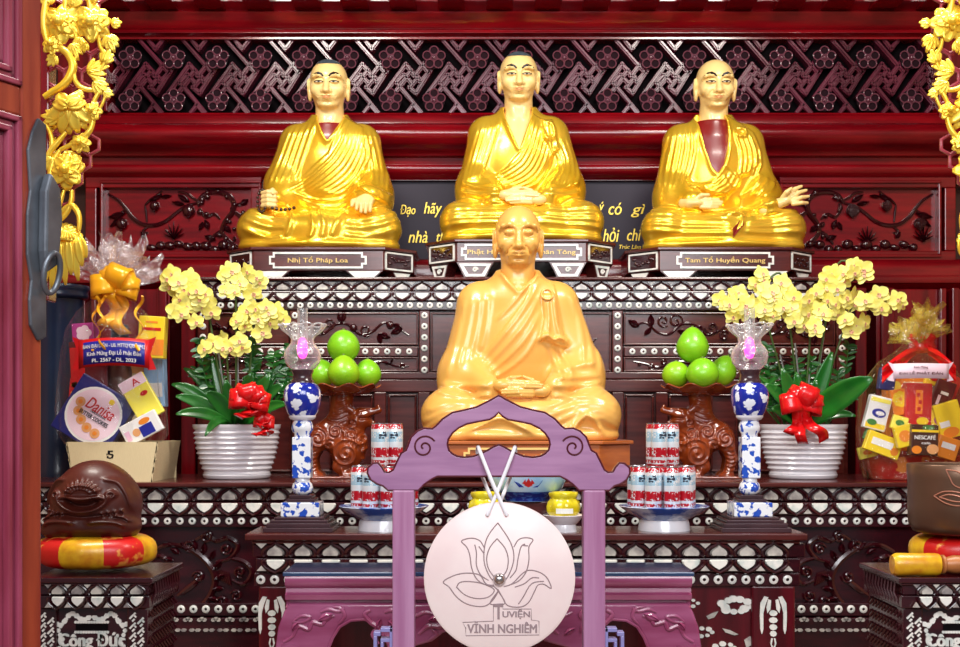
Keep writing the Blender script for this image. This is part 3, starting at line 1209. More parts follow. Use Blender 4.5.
def main_altar():
    D = 4.0
    Z = PZ(482, D)
    t = thing('altar_table', Vector((PX(522, D), 4.3, 0)), 'long dark altar table with pearl petal inlay carrying orchids, hampers and the ochre monk', 'altar')
    X0, X1 = 14, 1030
    obj('top_board', MB().box((PX(X0 - 6, D), D - 0.03, Z - 0.016), (PX(X1 + 6, D), 4.60, Z)), M_BROWN, t, bevel=0.005)
    obj('carcass', MB().box((PX(X0, D), D + 0.05, 0), (PX(X1, D), 4.59, Z - 0.016)), M_DARK, t)
    fb = MB()
    fb.box((PX(X0, D), D, PZ(501.5, D)), (PX(X1, D), D + 0.06, Z - 0.016))
    fb.box((PX(X0, D), D - 0.012, PZ(515, D)), (PX(X1, D), D + 0.06, PZ(502, D)))
    fb.box((PX(X0, D), D - 0.005, PZ(527, D)), (PX(X1, D), D + 0.06, PZ(515.5, D)))
    obj('frieze', fb, M_DARK, t, bevel=0.003)
    frieze(t, X0, X1, 24.6, 155.5, D, 489.6, 500, 503.2, 513, 521, 3.8, M_DARK)
    # apron with carved scrolls
    ap = MB().box((PX(X0, D), D + 0.03, PZ(606, D)), (PX(X1, D), D + 0.06, PZ(527, D)))
    obj('apron', ap, M_DARK, t)
    DR = D + 0.026
    for side in (0, 1):
        def X(px): return px if side == 0 else 1046 - px
        rl = MB()
        sg = 1 if side == 0 else -1
        C = (X(192), 578)
        for pts, r in (([(X(152), 552), (X(166), 545), (X(183), 546), (X(197), 553), (X(209), 564), (X(215), 578), (X(212), 592), (X(203), 604), (X(188), 611), (X(178), 606)], 0.012),
                       ([(X(196), 540), (X(206), 535), (X(216), 541), (X(228), 538), (X(238), 546), (X(230), 558), (X(216), 562)], 0.009),
                       ([(X(230), 558), (X(244), 562), (X(252), 572), (X(244), 584), (X(232), 580)], 0.009),
                       ([(X(180), 612), (X(196), 618), (X(214), 612), (X(232), 616), (X(250), 606)], 0.009),
                       ([(X(178), 596), (X(186), 590), (X(196), 582), (X(200), 575)], 0.011),
                       ([(X(150), 560), (X(160), 556), (X(168), 562), (X(162), 570)], 0.009)):
            relief_strip(rl, DR, pts, r)
        for i in range(12):
            a = PI * 0.9 - i * 0.36
            leaf_rel(rl, (C[0] + sg * 23 * math.cos(a), C[1] - 28 * math.sin(a)), (a + 0.5) if side == 0 else PI - a - 0.5, 11, 3, DR, 0.016)
        for (x, y) in ((226, 549), (240, 572), (222, 602), (206, 537), (190, 546), (236, 596), (198, 577)):
            sp = spiral((X(x), y), 6, 1.4, 1.0 * x, sg, 14, 1.0)
            relief_strip(rl, DR - 0.006, sp, 0.0055)
        for i in range(7):
            relief_strip(rl, DR, [(X(216 + i * 2), 569 + i * 0.6), (X(219 + i * 2), 580 + i)], 0.004)
        obj('carved_scroll', rl, M_RELIEF, t, smooth=True)
    low = MB().box((PX(X0, D), D - 0.005, PZ(616, D)), (PX(X1, D), D + 0.06, PZ(603, D)))
    low.box((PX(X0, D), D - 0.02, PZ(760, D)), (PX(X1, D), D + 0.06, PZ(617, D)))
    obj('base_rail', low, M_DARK, t, bevel=0.003)
    ds = MB()
    x = X0 + 6
    while x < X1 - 4:
        disc_in(ds, x, 609, 4.0, D - 0.006)
        x += 12.4
    obj('ring_inlay', ds, M_PEARL, t, smooth=True)
    fl = MB()
    x = X0 + 6
    i = 0
    while x < X1 - 6:
        for q in range(3):
            a = (q - 1) * 0.8 + PI / 2
            pts = [(x + 3.6 * math.cos(a) + 2.4 * math.cos(b), 622 - 3.2 * math.sin(a) + 2 * math.sin(b)) for b in [z * PI / 3 for z in range(6)]]
            fl.prism(to3(pts, D - 0.02), D - 0.024, D - 0.02)
        for q in range(2):
            pts = [(x - 4 + 8 * q + 3 * math.cos(b), 630 + 1.8 * math.sin(b)) for b in [z * PI / 3 for z in range(6)]]
            fl.prism(to3(pts, D - 0.02), D - 0.024, D - 0.02)
        x += 14
        i += 1
    obj('flower_inlay', fl, M_PEARL2, t)
    return Z


def insect_inlay(mb, cx, cy, D, s=1.0):
    """hanging blossom-like inlay on the table legs, px"""
    def pl(pts): mb.prism(to3([(cx + x * s, cy + y * s) for x, y in pts], D), D - 0.005, D)
    for q in (-1, 1):
        pl([(q * 5, -10), (q * 9, -11), (q * 13, -4), (q * 13.5, 8), (q * 13, 22), (q * 11.5, 27), (q * 10, 22), (q * 10, 6), (q * 8, -2)])
        pl([(q * 2.2, -7), (q * 5, -8), (q * 7, 0), (q * 6, 6), (q * 3, 2)])
    for i, (y, w) in enumerate(((6, 4.2), (13, 4.4), (20, 4), (26.5, 3.4))):
        pl([(w * math.cos(a * PI / 4), y + 3 * math.sin(a * PI / 4)) for a in range(8)])
    for q in (-1, 1):
        pl([(q * 0.5, 31), (q * 2, 31), (q * 3, 36), (0.5 * q, 44), (-q * 1, 43), (q * 1.6, 37)])


def cloud_inlay(mb, cx, cy, D, s, n=9, seed=1):
    rnd = random.Random(seed)
    for i in range(n):
        a = 2 * PI * i / n
        x, y = cx + s * 1.1 * math.cos(a) * (0.75 if i % 2 else 1), cy + s * 0.5 * math.sin(a)
        r = s * rnd.uniform(0.28, 0.4)
        mb.prism(to3([(x + r * math.cos(b * PI / 5), y + r * 0.75 * math.sin(b * PI / 5)) for b in range(10)], D), D - 0.005 - 0.0004 * i, D)


M_MAROONW = mat('maroon_wood', rgb(96, 12, 26), 0.24, 0, 0.4, col2=rgb(70, 8, 18), scale=3, stretch=(9, 4, 1))


def front_table():
    D = 3.4
    Z = PZ(533, D)
    t = thing('inlaid_offering_table', Vector((PX(524, D), 3.5, 0)), 'dark offering table with pearl inlay in front of the long altar, holding lamps and cans', 'table')
    X0, X1 = 262, 796
    tb = MB().box((PX(246, D), D - 0.02, PZ(540, D)), (PX(806, D), 3.625, Z))
    tb.box((PX(252, D), D - 0.005, PZ(544, D)), (PX(800, D), 3.62, PZ(540, D)))
    obj('top_board', tb, M_BROWN, t, bevel=0.004)
    obj('carcass', MB().box((PX(X0 + 6, D), D + 0.04, 0.12), (PX(X1 - 6, D), 3.6, PZ(540, D))), M_DARK, t)
    fb = MB()
    fb.box((PX(252, D), D + 0.006, PZ(557.5, D)), (PX(806, D), D + 0.06, PZ(544, D)))
    fb.box((PX(256, D), D - 0.006, PZ(572, D)), (PX(800, D), D + 0.06, PZ(558, D)))
    fb.box((PX(254, D), D + 0.0, PZ(586, D)), (PX(800, D), D + 0.06, PZ(573, D)))
    obj('frieze', fb, M_DARK, t, bevel=0.003)
    frieze(t, 254, 804, 27.7, 275.5, D, 544.5, 556, 559.6, 570, 579.5, 4.6, M_DARK)
    lg = MB()
    il = MB()
    for side, (a, b) in enumerate(((258, 302), (752, 796))):
        l = MB().box((PX(a, D), D + 0.005, 0), (PX(b, D), D + 0.18, PZ(586, D)))
        obj('leg', l, M_MAROONW, t, bevel=0.006)
        il2 = MB()
        insect_inlay(il2, (a + b) / 2 - 1 if side else (a + b) / 2 - 8, 607, D + 0.005, 1.0)
        obj('leg_inlay', il2, M_PEARL, t)
    bp = MB().box((PX(302, D), D + 0.02, 0.2), (PX(752, D), D + 0.05, PZ(586, D)))
    obj('front_panel', bp, M_MAROONW, t)
    for x, y, r, n, sd in ((735, 605, 13, 11, 2), (690, 603, 7, 6, 3), (703, 632, 8, 7, 4), (724, 648, 9, 7, 5), (313, 605, 9, 9, 6)):
        ci = MB()
        cloud_inlay(ci, x, y, D + 0.02, r, n, sd)
        obj('cloud_inlay', ci, M_PEARL, t)
    for pts in ([(706, 616), (712, 613), (718, 611), (714, 617), (708, 619)], [(722, 628), (730, 630), (738, 634), (734, 635), (725, 632)], [(744, 640), (750, 636), (752, 644), (746, 648)]):
        obj('leaf_inlay', MB().prism(to3(pts, D + 0.02), D + 0.014, D + 0.02), M_PEARL2, t)
    return Z


def carved_table():
    D = 2.98
    Z = PZ(574.5, D)
    t = thing('carved_table', Vector((PX(488, D), D + 0.18, 0)), 'red carved table tinted plum by painted bluish light, with scroll apron standing behind the hanging chime', 'table')

    def pr(pts): return [(D + 0.2, pts[0][1])] + pts + [(D + 0.2, pts[-1][1])]
    pts = [(D, Z), (D - 0.004, PZ(576, D)), (D - 0.004, PZ(584, D)), (D + 0.004, PZ(587, D)), (D + 0.014, PZ(589, D)), (D + 0.012, PZ(593, D)), (D + 0.0, PZ(595, D)), (D + 0.004, PZ(600, D)), (D + 0.022, PZ(602, D)), (D + 0.024, PZ(606, D)), (D + 0.006, PZ(608, D))]
    mb = extrude_x(pr(pts), PX(285, D), PX(692, D))
    obj('moulded_edge', mb, M_COOLPLUM, t, smooth=True)
    obj('table_top', MB().box((PX(283, D), D - 0.006, Z - 0.004), (PX(694, D), D + 0.2, Z + 0.006)), M_SKYTOP, t, bevel=0.002)
    # apron: cusped lower edge and flared ends
    def half(s):
        c = 488.5

        def q(dx, y): return (PX(c + s * dx, D), PZ(y, D))
        return [q(*p) for p in ((0, 604), (200, 604), (205, 612), (211, 628), (214, 650), (214, 700), (200, 700), (198, 668), (170, 655), (160, 650), (157, 640), (150, 628), (138, 621), (124, 620), (112, 626), (106, 636), (102, 647), (92, 652), (70, 646), (56, 642), (46, 634), (30, 628), (14, 632), (0, 640))]
    r, l = half(1), half(-1)
    loop = r + list(reversed(l))[1:-1]
    mb = shape_mb([loop], 0.03, 0.006, M=Matrix.Translation((0, D + 0.006, 0)))
    obj('apron', mb, M_COOLPLUM, t, smooth=True)
    rl = MB()
    for s in (-1, 1):
        def X(dx): return 488.5 + s * dx
        DR = D + 0.004
        for pts, r in (([(X(205), 642), (X(196), 636), (X(190), 626), (X(180), 629), (X(176), 622), (X(166), 624), (X(162), 617), (X(154), 616)], 0.006),
                       ([(X(196), 622), (X(188), 616), (X(178), 617), (X(186), 622), (X(196), 622)], 0.0045),
                       ([(X(168), 612), (X(160), 609), (X(150), 611), (X(144), 608)], 0.005), ([(X(150), 624), (X(144), 616), (X(148), 608), (X(156), 607)], 0.005),
                       ([(X(110), 644), (X(116), 634), (X(110), 628), (X(118), 622), (X(124), 614), (X(118), 610)], 0.007), ([(X(100), 648), (X(96), 640), (X(102), 636)], 0.006),
                       ([(X(100), 622), (X(92), 616), (X(96), 610), (X(104), 612)], 0.006), ([(X(70), 634), (X(60), 626), (X(48), 626), (X(40), 618), (X(28), 618)], 0.007),
                       ([(X(84), 612), (X(74), 616), (X(64), 612), (X(54), 614)], 0.005), ([(X(60), 640), (X(52), 634), (X(56), 630)], 0.005)):
            relief_strip(rl, DR, pts, r)
        for (x, y, a, L, w) in ((170, 620, 0.4, 16, 4.5), (196, 630, 0.9, 10, 3.5), (112, 630, 1.2, 12, 3.5), (92, 632, 2.2, 14, 4), (60, 620, 0.3, 13, 3.5), (76, 634, 2.6, 12, 3), (40, 624, 0.2, 12, 3)):
            leaf_rel(rl, (X(x), y), (PI - a) if s > 0 else a, L, w, DR, 0.01)
        rl.tube([(PX(X(dx), D), D + 0.004, PZ(y, D)) for dx, y in ((160, 648), (156, 638), (149, 627), (138, 620.5), (124, 619.5), (112, 625), (105, 636))], 0.004, 6)
    obj('carved_relief', rl, M_COOLPLUM, t, smooth=True)
    for s in (-1, 1):
        for d in (0, 0.11):
            lg = MB()
            a = [(PX(488.5 + s * dx, D), D + 0.03 + d, z) for dx, z in ((198, PZ(645, D)), (206, 0.6), (196, 0.3), (186, 0.1), (196, 0.0))]
            lg.tube(smooth_line(a, 5), 0.035, 10)
            obj('leg', lg, M_COOLPLUM, t, smooth=True)
    return Z


upper_tier()
Z_MAIN = main_altar()
Z_FRONT = front_table()
Z_PLUM = carved_table()


# ------------------------------------------------------------------ statue pedestals
def pedestal(cx, hw, y0, y1, D, zbase, txt, tw, label, plain=False, cw=0.75):
    """octagonal wooden plinth: front face, two chamfered faces with framed carvings, bracket feet"""
    k = D / F
    z1, z0 = PZ(y0, D), PZ(y1, D)
    c = P(cx, y1, D)
    t = thing('statue_pedestal', Vector((c.x, D + 0.2, zbase)), label, 'pedestal')
    a = hw * k                       # half width of the front face
    e = a + 0.11                    # half width overall
    dp = 0.42
    out = [(-a, 0), (a, 0), (e, 0.11), (e, dp - 0.1), (a, dp), (-a, dp), (-e, dp - 0.1), (-e, 0.11)]

    def slab(za, zb, g=0.0):
        m = MB()
        n = len(out)
        f = lambda p: (c.x + p[0] * (1 + g / a), D - g + p[1] * (1 + 2 * g / dp))
        vs = [(*f(p), za) for p in out] + [(*f(p), zb) for p in out]
        m.add(vs, [tuple(range(n - 1, -1, -1)), tuple(range(n, 2 * n))] + [(i, (i + 1) % n, (i + 1) % n + n, i + n) for i in range(n)])
        return m
    m = slab(z0, z1 - 0.012).merge(slab(z1 - 0.012, z1, 0.008))
    obj('plinth', m, M_TANWOOD if plain else M_BROWN, t, bevel=0.003)
    # cartouche
    hz = (z1 - z0 - 0.012)
    zc = (z0 + z1 - 0.012) / 2
    w, h = a * cw, hz * 0.4
    n = 0.014

    def cart(w, h): return [(-w, -h + n), (-w + n, -h + n), (-w + n, -h), (w - n, -h), (w - n, -h + n), (w, -h + n), (w, h - n), (w - n, h - n), (w - n, h), (-w + n, h), (-w + n, h - n), (-w, h - n)]
    fr = shape_mb([cart(w, h), cart(w - 0.007, h - 0.007)], 0.006, 0.0, M=Matrix.Translation((c.x, D - 0.005, zc)))
    pq = obj('plaque', fr, M_GOLDTXT if plain else M_PEARL, t)
    tm = text_mb(txt, tw * k, hz * 0.36 if not plain else hz * 0.4, 0.003, Matrix.Translation((c.x, D - 0.001, zc)), offset=0.008)
    obj('lettering', tm, M_GOLDTXT, pq)
    if plain:
        return t
    for s in (-1, 1):
        p0 = Vector((c.x + s * a, D, 0))
        d = Vector((s * 0.11, 0.11, 0))
        L = d.length
        ang = math.atan2(d.y, d.x)
        M = Matrix.Translation((p0.x + d.x / 2, p0.y + d.y / 2, zc)) @ Matrix.Rotation(ang if s > 0 else ang + PI, 4, 'Z')
        fm = MB()
        W2, H2 = L * 0.44, hz * 0.44
        for q in ((-W2, W2, -H2, -H2 + 0.006), (-W2, W2, H2 - 0.006, H2), (-W2, -W2 + 0.006, -H2, H2), (W2 - 0.006, W2, -H2, H2)):
            fm.box((q[0], -0.005, q[2]), (q[1], 0.003, q[3]), M=M)
        sp = obj('side_frame', fm, M_PEARL, t)
        rl = MB()
        rl.box((-W2 + .006, -0.002, -H2 + .006), (W2 - .006, 0.002, H2 - .006), M=M)
        rnd = random.Random(int(cx) + s)
        for i in range(9):
            rl.ball((-W2 * 0.65 + 1.3 * W2 * i / 8, -0.003, rnd.uniform(-H2 * .45, H2 * .45)), (0.009, 0.006, 0.006), 7, 5, M=M)
        obj('carved_relief', rl, M_RELIEF, sp, smooth=True)
    # feet: bracket shaped, with pearl facing
    for s in (-1, 1):
        for (xx, yy, rot) in ((s * (a - 0.07), 0.0, 0), (s * (e - 0.045), 0.075, s * 0.72)):
            fm = MB()
            hgt = z0 - zbase
            M = Matrix.Translation((c.x + xx, D + yy, zbase)) @ Matrix.Rotation(rot, 4, 'Z')
            w = 0.07 if yy == 0 else 0.045
            fm.prism([(-w * 0.55, 0), (w * 0.55, 0), (w * 0.75, hgt * 0.5), (w, hgt), (-w, hgt), (-w * 0.75, hgt * 0.5)], 0.0, 0.05, M=M)
            o = obj('foot', fm, M_BROWN, t)
            fo = [(-w * 0.5, hgt * .12), (w * 0.5, hgt * .12), (w * 0.68, hgt * 0.5), (w * .86, hgt * .9), (-w * .86, hgt * .9), (-w * 0.68, hgt * 0.5)]
            if hgt < 0.045:
                fi = MB().prism(fo, -0.004, 0.0, M=M)
            else:
                cz = hgt * 0.52
                fi = shape_mb([fo, [(x * 0.72, cz + (z - cz) * 0.62) for x, z in fo]], 0.004, 0, M=M @ Matrix.Translation((0, -0.004, 0)))
                sp = spiral((0, cz), hgt * 0.16, 1.2, 0, 1, 14, hgt * .03)
                fi.tube([M @ Vector((x, -0.003, z)) for x, z in sp], 0.004, 6)
            obj('foot_inlay', fi, M_PEARL, o)
    bk = MB().box((c.x - a + 0.05, D + 0.3, zbase), (c.x + a - 0.05, D + 0.36, z0))
    obj('rear_foot', bk, M_BROWN, t)
    return t


M_TANWOOD = mat('light_brown_wood', rgb(188, 104, 48), 0.3, 0, 0.3, col2=rgb(166, 84, 38), scale=5, stretch=(1, 2, 9))
DPED = 4.69
pedestal(318, 65, 247, 270.5, DPED, Z_TIER, 'Nhị Tổ Pháp Loa', 60, 'dark wooden pedestal with lettered plaque under the statue holding beads')
pedestal(521.5, 65, 239, 262, DPED, Z_TIER, 'Phật Hoàng Trần Nhân Tông', 108, 'dark wooden pedestal partly hidden behind the ochre monk head', cw=0.93)
pedestal(725, 65, 247, 270.5, DPED, Z_TIER, 'Tam Tổ Huyền Quang', 80, 'dark wooden pedestal with lettered plaque under the statue with the open hand')
pedestal(522, 78, 441, 474, 4.03, Z_MAIN, 'HÒA THƯỢNG THÍCH ĐỨC NHUẬN', 96, 'light brown wooden pedestal with a gold lettered plaque, under the ochre monk', plain=True)
# ------------------------------------------------------------------ seated monk statues
def make_head(age=0.0, full=0.0, dm=0.0):
    """head, ears, neck and upper chest as one continuous surface; units: knee span = 2"""
    v = Vol((-0.42, -0.46, 1.0), (0.42, 0.42, 2.42), 0.0075)
    # neck and chest
    v.cap((0, 0.05, 1.45), (0, 0.02, 1.85), 0.178, 0.165)
    v.ell((0, 0.05, 1.15), (0.36, 0.27, 0.42), 0.1)
    v.cap((-0.25, 0.06, 1.37), (0.25, 0.06, 1.37), 0.13, k=0.1)
    for s in (-1, 1):                                           # neck cords
        v.cap((s * 0.11, -0.02, 1.8), (s * 0.05, -0.11, 1.56), 0.025, 0.02, 0.06)
    # skull and jaw
    v.ell((0, 0.03, 2.085), (0.225, 0.27, 0.255), 0.04)
    v.ell((0, -0.06, 1.945), (0.192 + 0.015 * full, 0.2, 0.205), 0.07)
    v.ell((0, -0.16, 1.775), (0.095 + 0.03 * full, 0.085, 0.06), 0.07)
    for s in (-1, 1):
        v.ell((s * 0.125, -0.16, 1.95), (0.075, 0.08, 0.075), 0.05)        # cheekbones
        v.ell((s * 0.09, -0.285, 2.06), (0.072, 0.06, 0.036), 0.045, True)  # eye sockets
        v.ell((s * 0.09, -0.215, 2.055), (0.056, 0.05, 0.036), 0.012)       # lids
        v.chain([(s * 0.036, -0.262, 2.042), (s * 0.09, -0.272, 2.034), (s * 0.146, -0.25, 2.042)], [0.007, 0.01, 0.006], 0.006, True)
        br = [(s * 0.03, -0.243, 2.1), (s * 0.09, -0.245, 2.128), (s * 0.155, -0.205, 2.118), (s * 0.19, -0.15, 2.08)]
        v.chain(br, [0.014, 0.02, 0.018, 0.012], 0.03)
    # nose
    v.cap((0, -0.235, 2.085), (0, -0.3, 1.925 + dm), 0.022, 0.036, 0.03)
    v.ell((0, -0.305, 1.918 + dm), (0.036, 0.036, 0.028), 0.02)
    for s in (-1, 1):
        v.ell((s * 0.042, -0.265, 1.912 + dm), (0.026, 0.032, 0.022), 0.015)
        v.ell((s * 0.022, -0.292, 1.893 + dm), (0.011, 0.014, 0.008), 0.006, True)
    # mouth
    v.ell((0, -0.225, 1.845 + dm), (0.105, 0.034, 0.05), 0.06)
    up = [(-0.09, -0.25, 1.846 + dm), (-0.035, -0.285, 1.858 + dm), (0, -0.285, 1.853 + dm), (0.035, -0.285, 1.858 + dm), (0.09, -0.25, 1.846 + dm)]
    v.chain(up, [0.008, 0.0115, 0.0105, 0.0115, 0.008], 0.012)
    lo = [(-0.075, -0.253, 1.835 + dm), (0, -0.278, 1.824 + dm), (0.075, -0.253, 1.835 + dm)]
    v.chain(lo, [0.009, 0.0135, 0.009], 0.012)
    mo = [(-0.115, -0.24, 1.846 + dm), (-0.04, -0.302, 1.842 + dm), (0, -0.304, 1.839 + dm), (0.04, -0.302, 1.842 + dm), (0.115, -0.24, 1.846 + dm)]
    v.chain(mo, [0.006, 0.008, 0.008, 0.008, 0.006], 0.008, True)
    v.ell((0, -0.25, 1.79), (0.05, 0.02, 0.012), 0.03, True)
    # ears with long lobes
    for s in (-1, 1):
        v.ell((s * 0.232, 0.03, 2.0), (0.03, 0.075, 0.105), 0.02, rot=(0.15, 0, s * 0.35))
        v.ell((s * 0.228, 0.0, 1.885), (0.026, 0.042, 0.075), 0.025)
        v.ell((s * 0.262, 0.0, 2.0), (0.018, 0.042, 0.062), 0.012, True, rot=(0.15, 0, s * 0.35))
        v.ell((s * 0.24, 0.0, 1.985), (0.016, 0.02, 0.024), 0.012)
    # facial lines
    M = np.zeros((v.n[0], v.n[2]), np.float32)
    for s in (-1, 1):
        M -= ridge(v, [(s * 0.058, 1.925 + dm), (s * 0.1, 1.885 + dm), (s * 0.115, 1.835 + dm)], 0.002 + 0.011 * age, 0.011)
        M -= ridge(v, [(s * 0.035, 2.02), (s * 0.09, 2.005), (s * 0.14, 2.02)], 0.003 + 0.004 * age, 0.01)
        M -= ridge(v, [(s * 0.03, 2.09), (s * 0.09, 2.1), (s * 0.15, 2.085)], 0.004, 0.008)
        if age > 0.5:
            M -= ridge(v, [(s * 0.15, 1.93 + dm), (s * 0.165, 1.87 + dm), (s * 0.15, 1.81 + dm)], 0.007, 0.012)
            M -= ridge(v, [(s * 0.028, 2.11), (s * 0.022, 2.15)], 0.004, 0.008)
    v.disp(M, 0.0, 0.05)
    return v


TORSO = [('e', (0, 0.05, 0.95), (0.52, 0.34, 0.72), 0.0), ('c', (-0.37, 0.06, 1.375), (0.37, 0.06, 1.375), 0.2, 0.2, 0.12),
         ('c', (0, 0.06, 1.42), (0, 0.035, 1.72), 0.27, 0.2, 0.14)]


def torso(v, inset=0.0, hx=0.0):
    for t in TORSO:
        if t[0] == 'e':
            v.ell((t[1][0] + hx, t[1][1], t[1][2]), tuple(q - inset for q in t[2]), t[3])
        else:
            v.cap((t[1][0] + hx, t[1][1], t[1][2]), (t[2][0] + hx, t[2][1], t[2][2]), t[3] - inset, t[4] - inset, t[5])


def make_robe(vneck, arms, folds, layers, hx=0.0, h=0.01):
    v = Vol((-1.1, -0.85, -0.03), (1.1, 0.5, 1.8), h)
    torso(v, 0.0, hx)
    for s, a in zip((-1, 1), arms):
        el, wr = a['elbow'], a['wrist']
        sh = (hx + s * 0.40, 0.06, 1.34)
        v.cap(sh, el, 0.2, 0.225, 0.12)
        v.cap(el, wr, 0.215, a.get('cuff', 0.125), 0.1)
        dr = a.get('drape')
        if dr:
            v.ell(dr[0], dr[1], 0.12)
    # crossed legs under the cloth
    for s in (-1, 1):
        v.cap((s * 0.3, -0.05, 0.24), (s * 0.7, -0.25, 0.255), 0.24, 0.245, 0.08)
        v.ell((s * 0.7, -0.28, 0.25), (0.275, 0.29, 0.25), 0.06)
        v.cap((s * 0.68, -0.29, 0.22), (s * 0.02, -0.5, 0.15), 0.2, 0.17, 0.06)
        v.ell((s * 0.66, -0.25, 0.05), (0.3, 0.32, 0.11), 0.04)
    v.ell((0, -0.22, 0.05), (0.86, 0.48, 0.11), 0.06)
    v.ell((0, -0.3, 0.26), (0.55, 0.34, 0.2), 0.1)
    v.ell((0, 0.12, 0.2), (0.72, 0.34, 0.3), 0.15)
    M = np.zeros((v.n[0], v.n[2]), np.float32)
    for pts, amp, w in folds:
        M += ridge(v, pts, amp, w)
    for poly, t, sft, zf in layers:
        sd = v.poly_sd(poly)
        M += t * np.clip(0.5 - sd / sft, 0, 1) * np.clip((v.ax[2] - zf) / 0.3, 0, 1).reshape(1, -1)
    v.disp(M, 0.12, 0.2)
    # opening at the neck
    if vneck:
        sd = v.poly_sd(vneck)[:, None, :]
        y = v.ax[1].reshape(1, -1, 1)
        cut = np.maximum(sd, y - 0.02)
        v.f = np.maximum(v.f, -cut.astype(np.float32))
    z = v.ax[2].reshape(1, 1, -1)
    v.f = np.maximum(v.f, (z - 1.69 + 0.25 * np.minimum(v.ax[1] - 0.0, 0.2).reshape(1, -1, 1) * -1).astype(np.float32))
    # hollow the collar so that the neck stands free
    v.cap((hx, 0.05, 1.5), (hx, 0.02, 1.85), 0.16, 0.175, 0.02, True)
    v.clip_below(0.0)
    return v


def fingers(v, base, tips, r=0.026, bend=None):
    for i, (b, t) in enumerate(zip(base, tips)):
        b, t = np.array(b), np.array(t)
        m = (b + t) / 2 + np.array(bend or (0, 0, 0.0))
        v.chain([b, m, t], [r, r * 0.95, r * 0.8], 0.008)


def hands_meditation(s):
    """one cupped hand of a pair resting in the lap (s = -1 or 1)"""
    v = Vol((-0.5, -0.8, 0.3), (0.5, -0.2, 0.75), 0.008)
    dz = 0.0 if s < 0 else -0.055
    dy = 0.0 if s < 0 else -0.012
    v.cap((s * 0.36, -0.38, 0.53 + dz * 0.3), (s * 0.2, -0.52, 0.53 + dz), 0.06, 0.055, 0.02)
    v.ell((s * 0.17, -0.54, 0.53 + dz), (0.1, 0.055, 0.058), 0.03)
    for i in range(4):
        z = 0.565 + dz - i * 0.026
        y = -0.545 - (0.03, 0.045, 0.05, 0.045)[i] + dy
        L = (0.27, 0.3, 0.29, 0.24)[i]
        x0 = s * 0.1
        v.chain([(x0, y + 0.02, z), (x0 - s * L * 0.45, y - 0.012, z), (x0 - s * L, y + 0.015, z - 0.005)], [0.021, 0.019, 0.013], 0.004)
    v.chain([(s * 0.17, -0.53, 0.565 + dz), (s * 0.1, -0.55, 0.6 + dz * 0.4), (s * 0.012, -0.555, 0.612)], [0.03, 0.024, 0.017], 0.01)
    return v


def hand_fist(u, y, z):
    v = Vol((u - 0.2, y - 0.25, z - 0.2), (u + 0.25, y + 0.3, z + 0.22), 0.008)
    v.cap((u - 0.02, y + 0.2, z + 0.02), (u, y, z), 0.07, 0.07, 0.02)
    v.ell((u, y, z), (0.085, 0.08, 0.1), 0.02)
    for i in range(4):
        zz = z + 0.075 - i * 0.05
        v.chain([(u - 0.07, y - 0.05, zz), (u + 0.0, y - 0.105, zz), (u + 0.075, y - 0.09, zz - 0.005), (u + 0.085, y - 0.04, zz)], [0.028, 0.029, 0.026, 0.022], 0.006)
    v.chain([(u + 0.02, y - 0.02, z + 0.1), (u + 0.05, y - 0.09, z + 0.1), (u + 0.06, y - 0.12, z + 0.055)], [0.03, 0.026, 0.02], 0.01)
    return v


def hand_on_knee(u, y, z):
    v = Vol((u - 0.25, y - 0.3, z - 0.3), (u + 0.3, y + 0.3, z + 0.22), 0.008)
    v.cap((u + 0.1, y + 0.2, z + 0.06), (u + 0.02, y + 0.02, z + 0.03), 0.075, 0.07, 0.02)
    v.ell((u, y, z), (0.105, 0.1, 0.07), 0.03, rot=(0.6, 0, 0))
    for i in range(4):
        x = u - 0.09 + i * 0.052
        L = (0.8, 1, 1.05, 0.95)[i]
        v.chain([(x + 0.01, y - 0.05, z), (x, y - 0.1, z - 0.06 * L), (x - 0.005, y - 0.105, z - 0.15 * L)], [0.03, 0.027, 0.02], 0.006)
    v.chain([(u - 0.08, y + 0.0, z + 0.01), (u - 0.14, y - 0.06, z - 0.02), (u - 0.15, y - 0.1, z - 0.08)], [0.03, 0.027, 0.02], 0.01)
    return v


def hand_palm_lap(u, y, z):
    """open palm lying in the lap, fingers towards +x"""
    v = Vol((u - 0.3, y - 0.25, z - 0.2), (u + 0.4, y + 0.3, z + 0.2), 0.008)
    v.cap((u - 0.13, y + 0.09, z + 0.02), (u - 0.08, y, z), 0.065, 0.06, 0.02)
    v.ell((u - 0.02, y - 0.01, z), (0.11, 0.08, 0.045), 0.03)
    for i in range(4):
        zz = z + 0.045 - i * 0.03
        L = (0.2, 0.24, 0.23, 0.19)[i]
        v.chain([(u + 0.05, y - 0.03, zz), (u + 0.05 + L * 0.5, y - 0.055, zz - 0.01), (u + 0.05 + L, y - 0.035, zz - 0.005)], [0.026, 0.024, 0.018], 0.006)
    v.chain([(u - 0.02, y - 0.03, z + 0.04), (u + 0.05, y - 0.06, z + 0.085), (u + 0.13, y - 0.06, z + 0.09)], [0.03, 0.026, 0.02], 0.01)
    return v


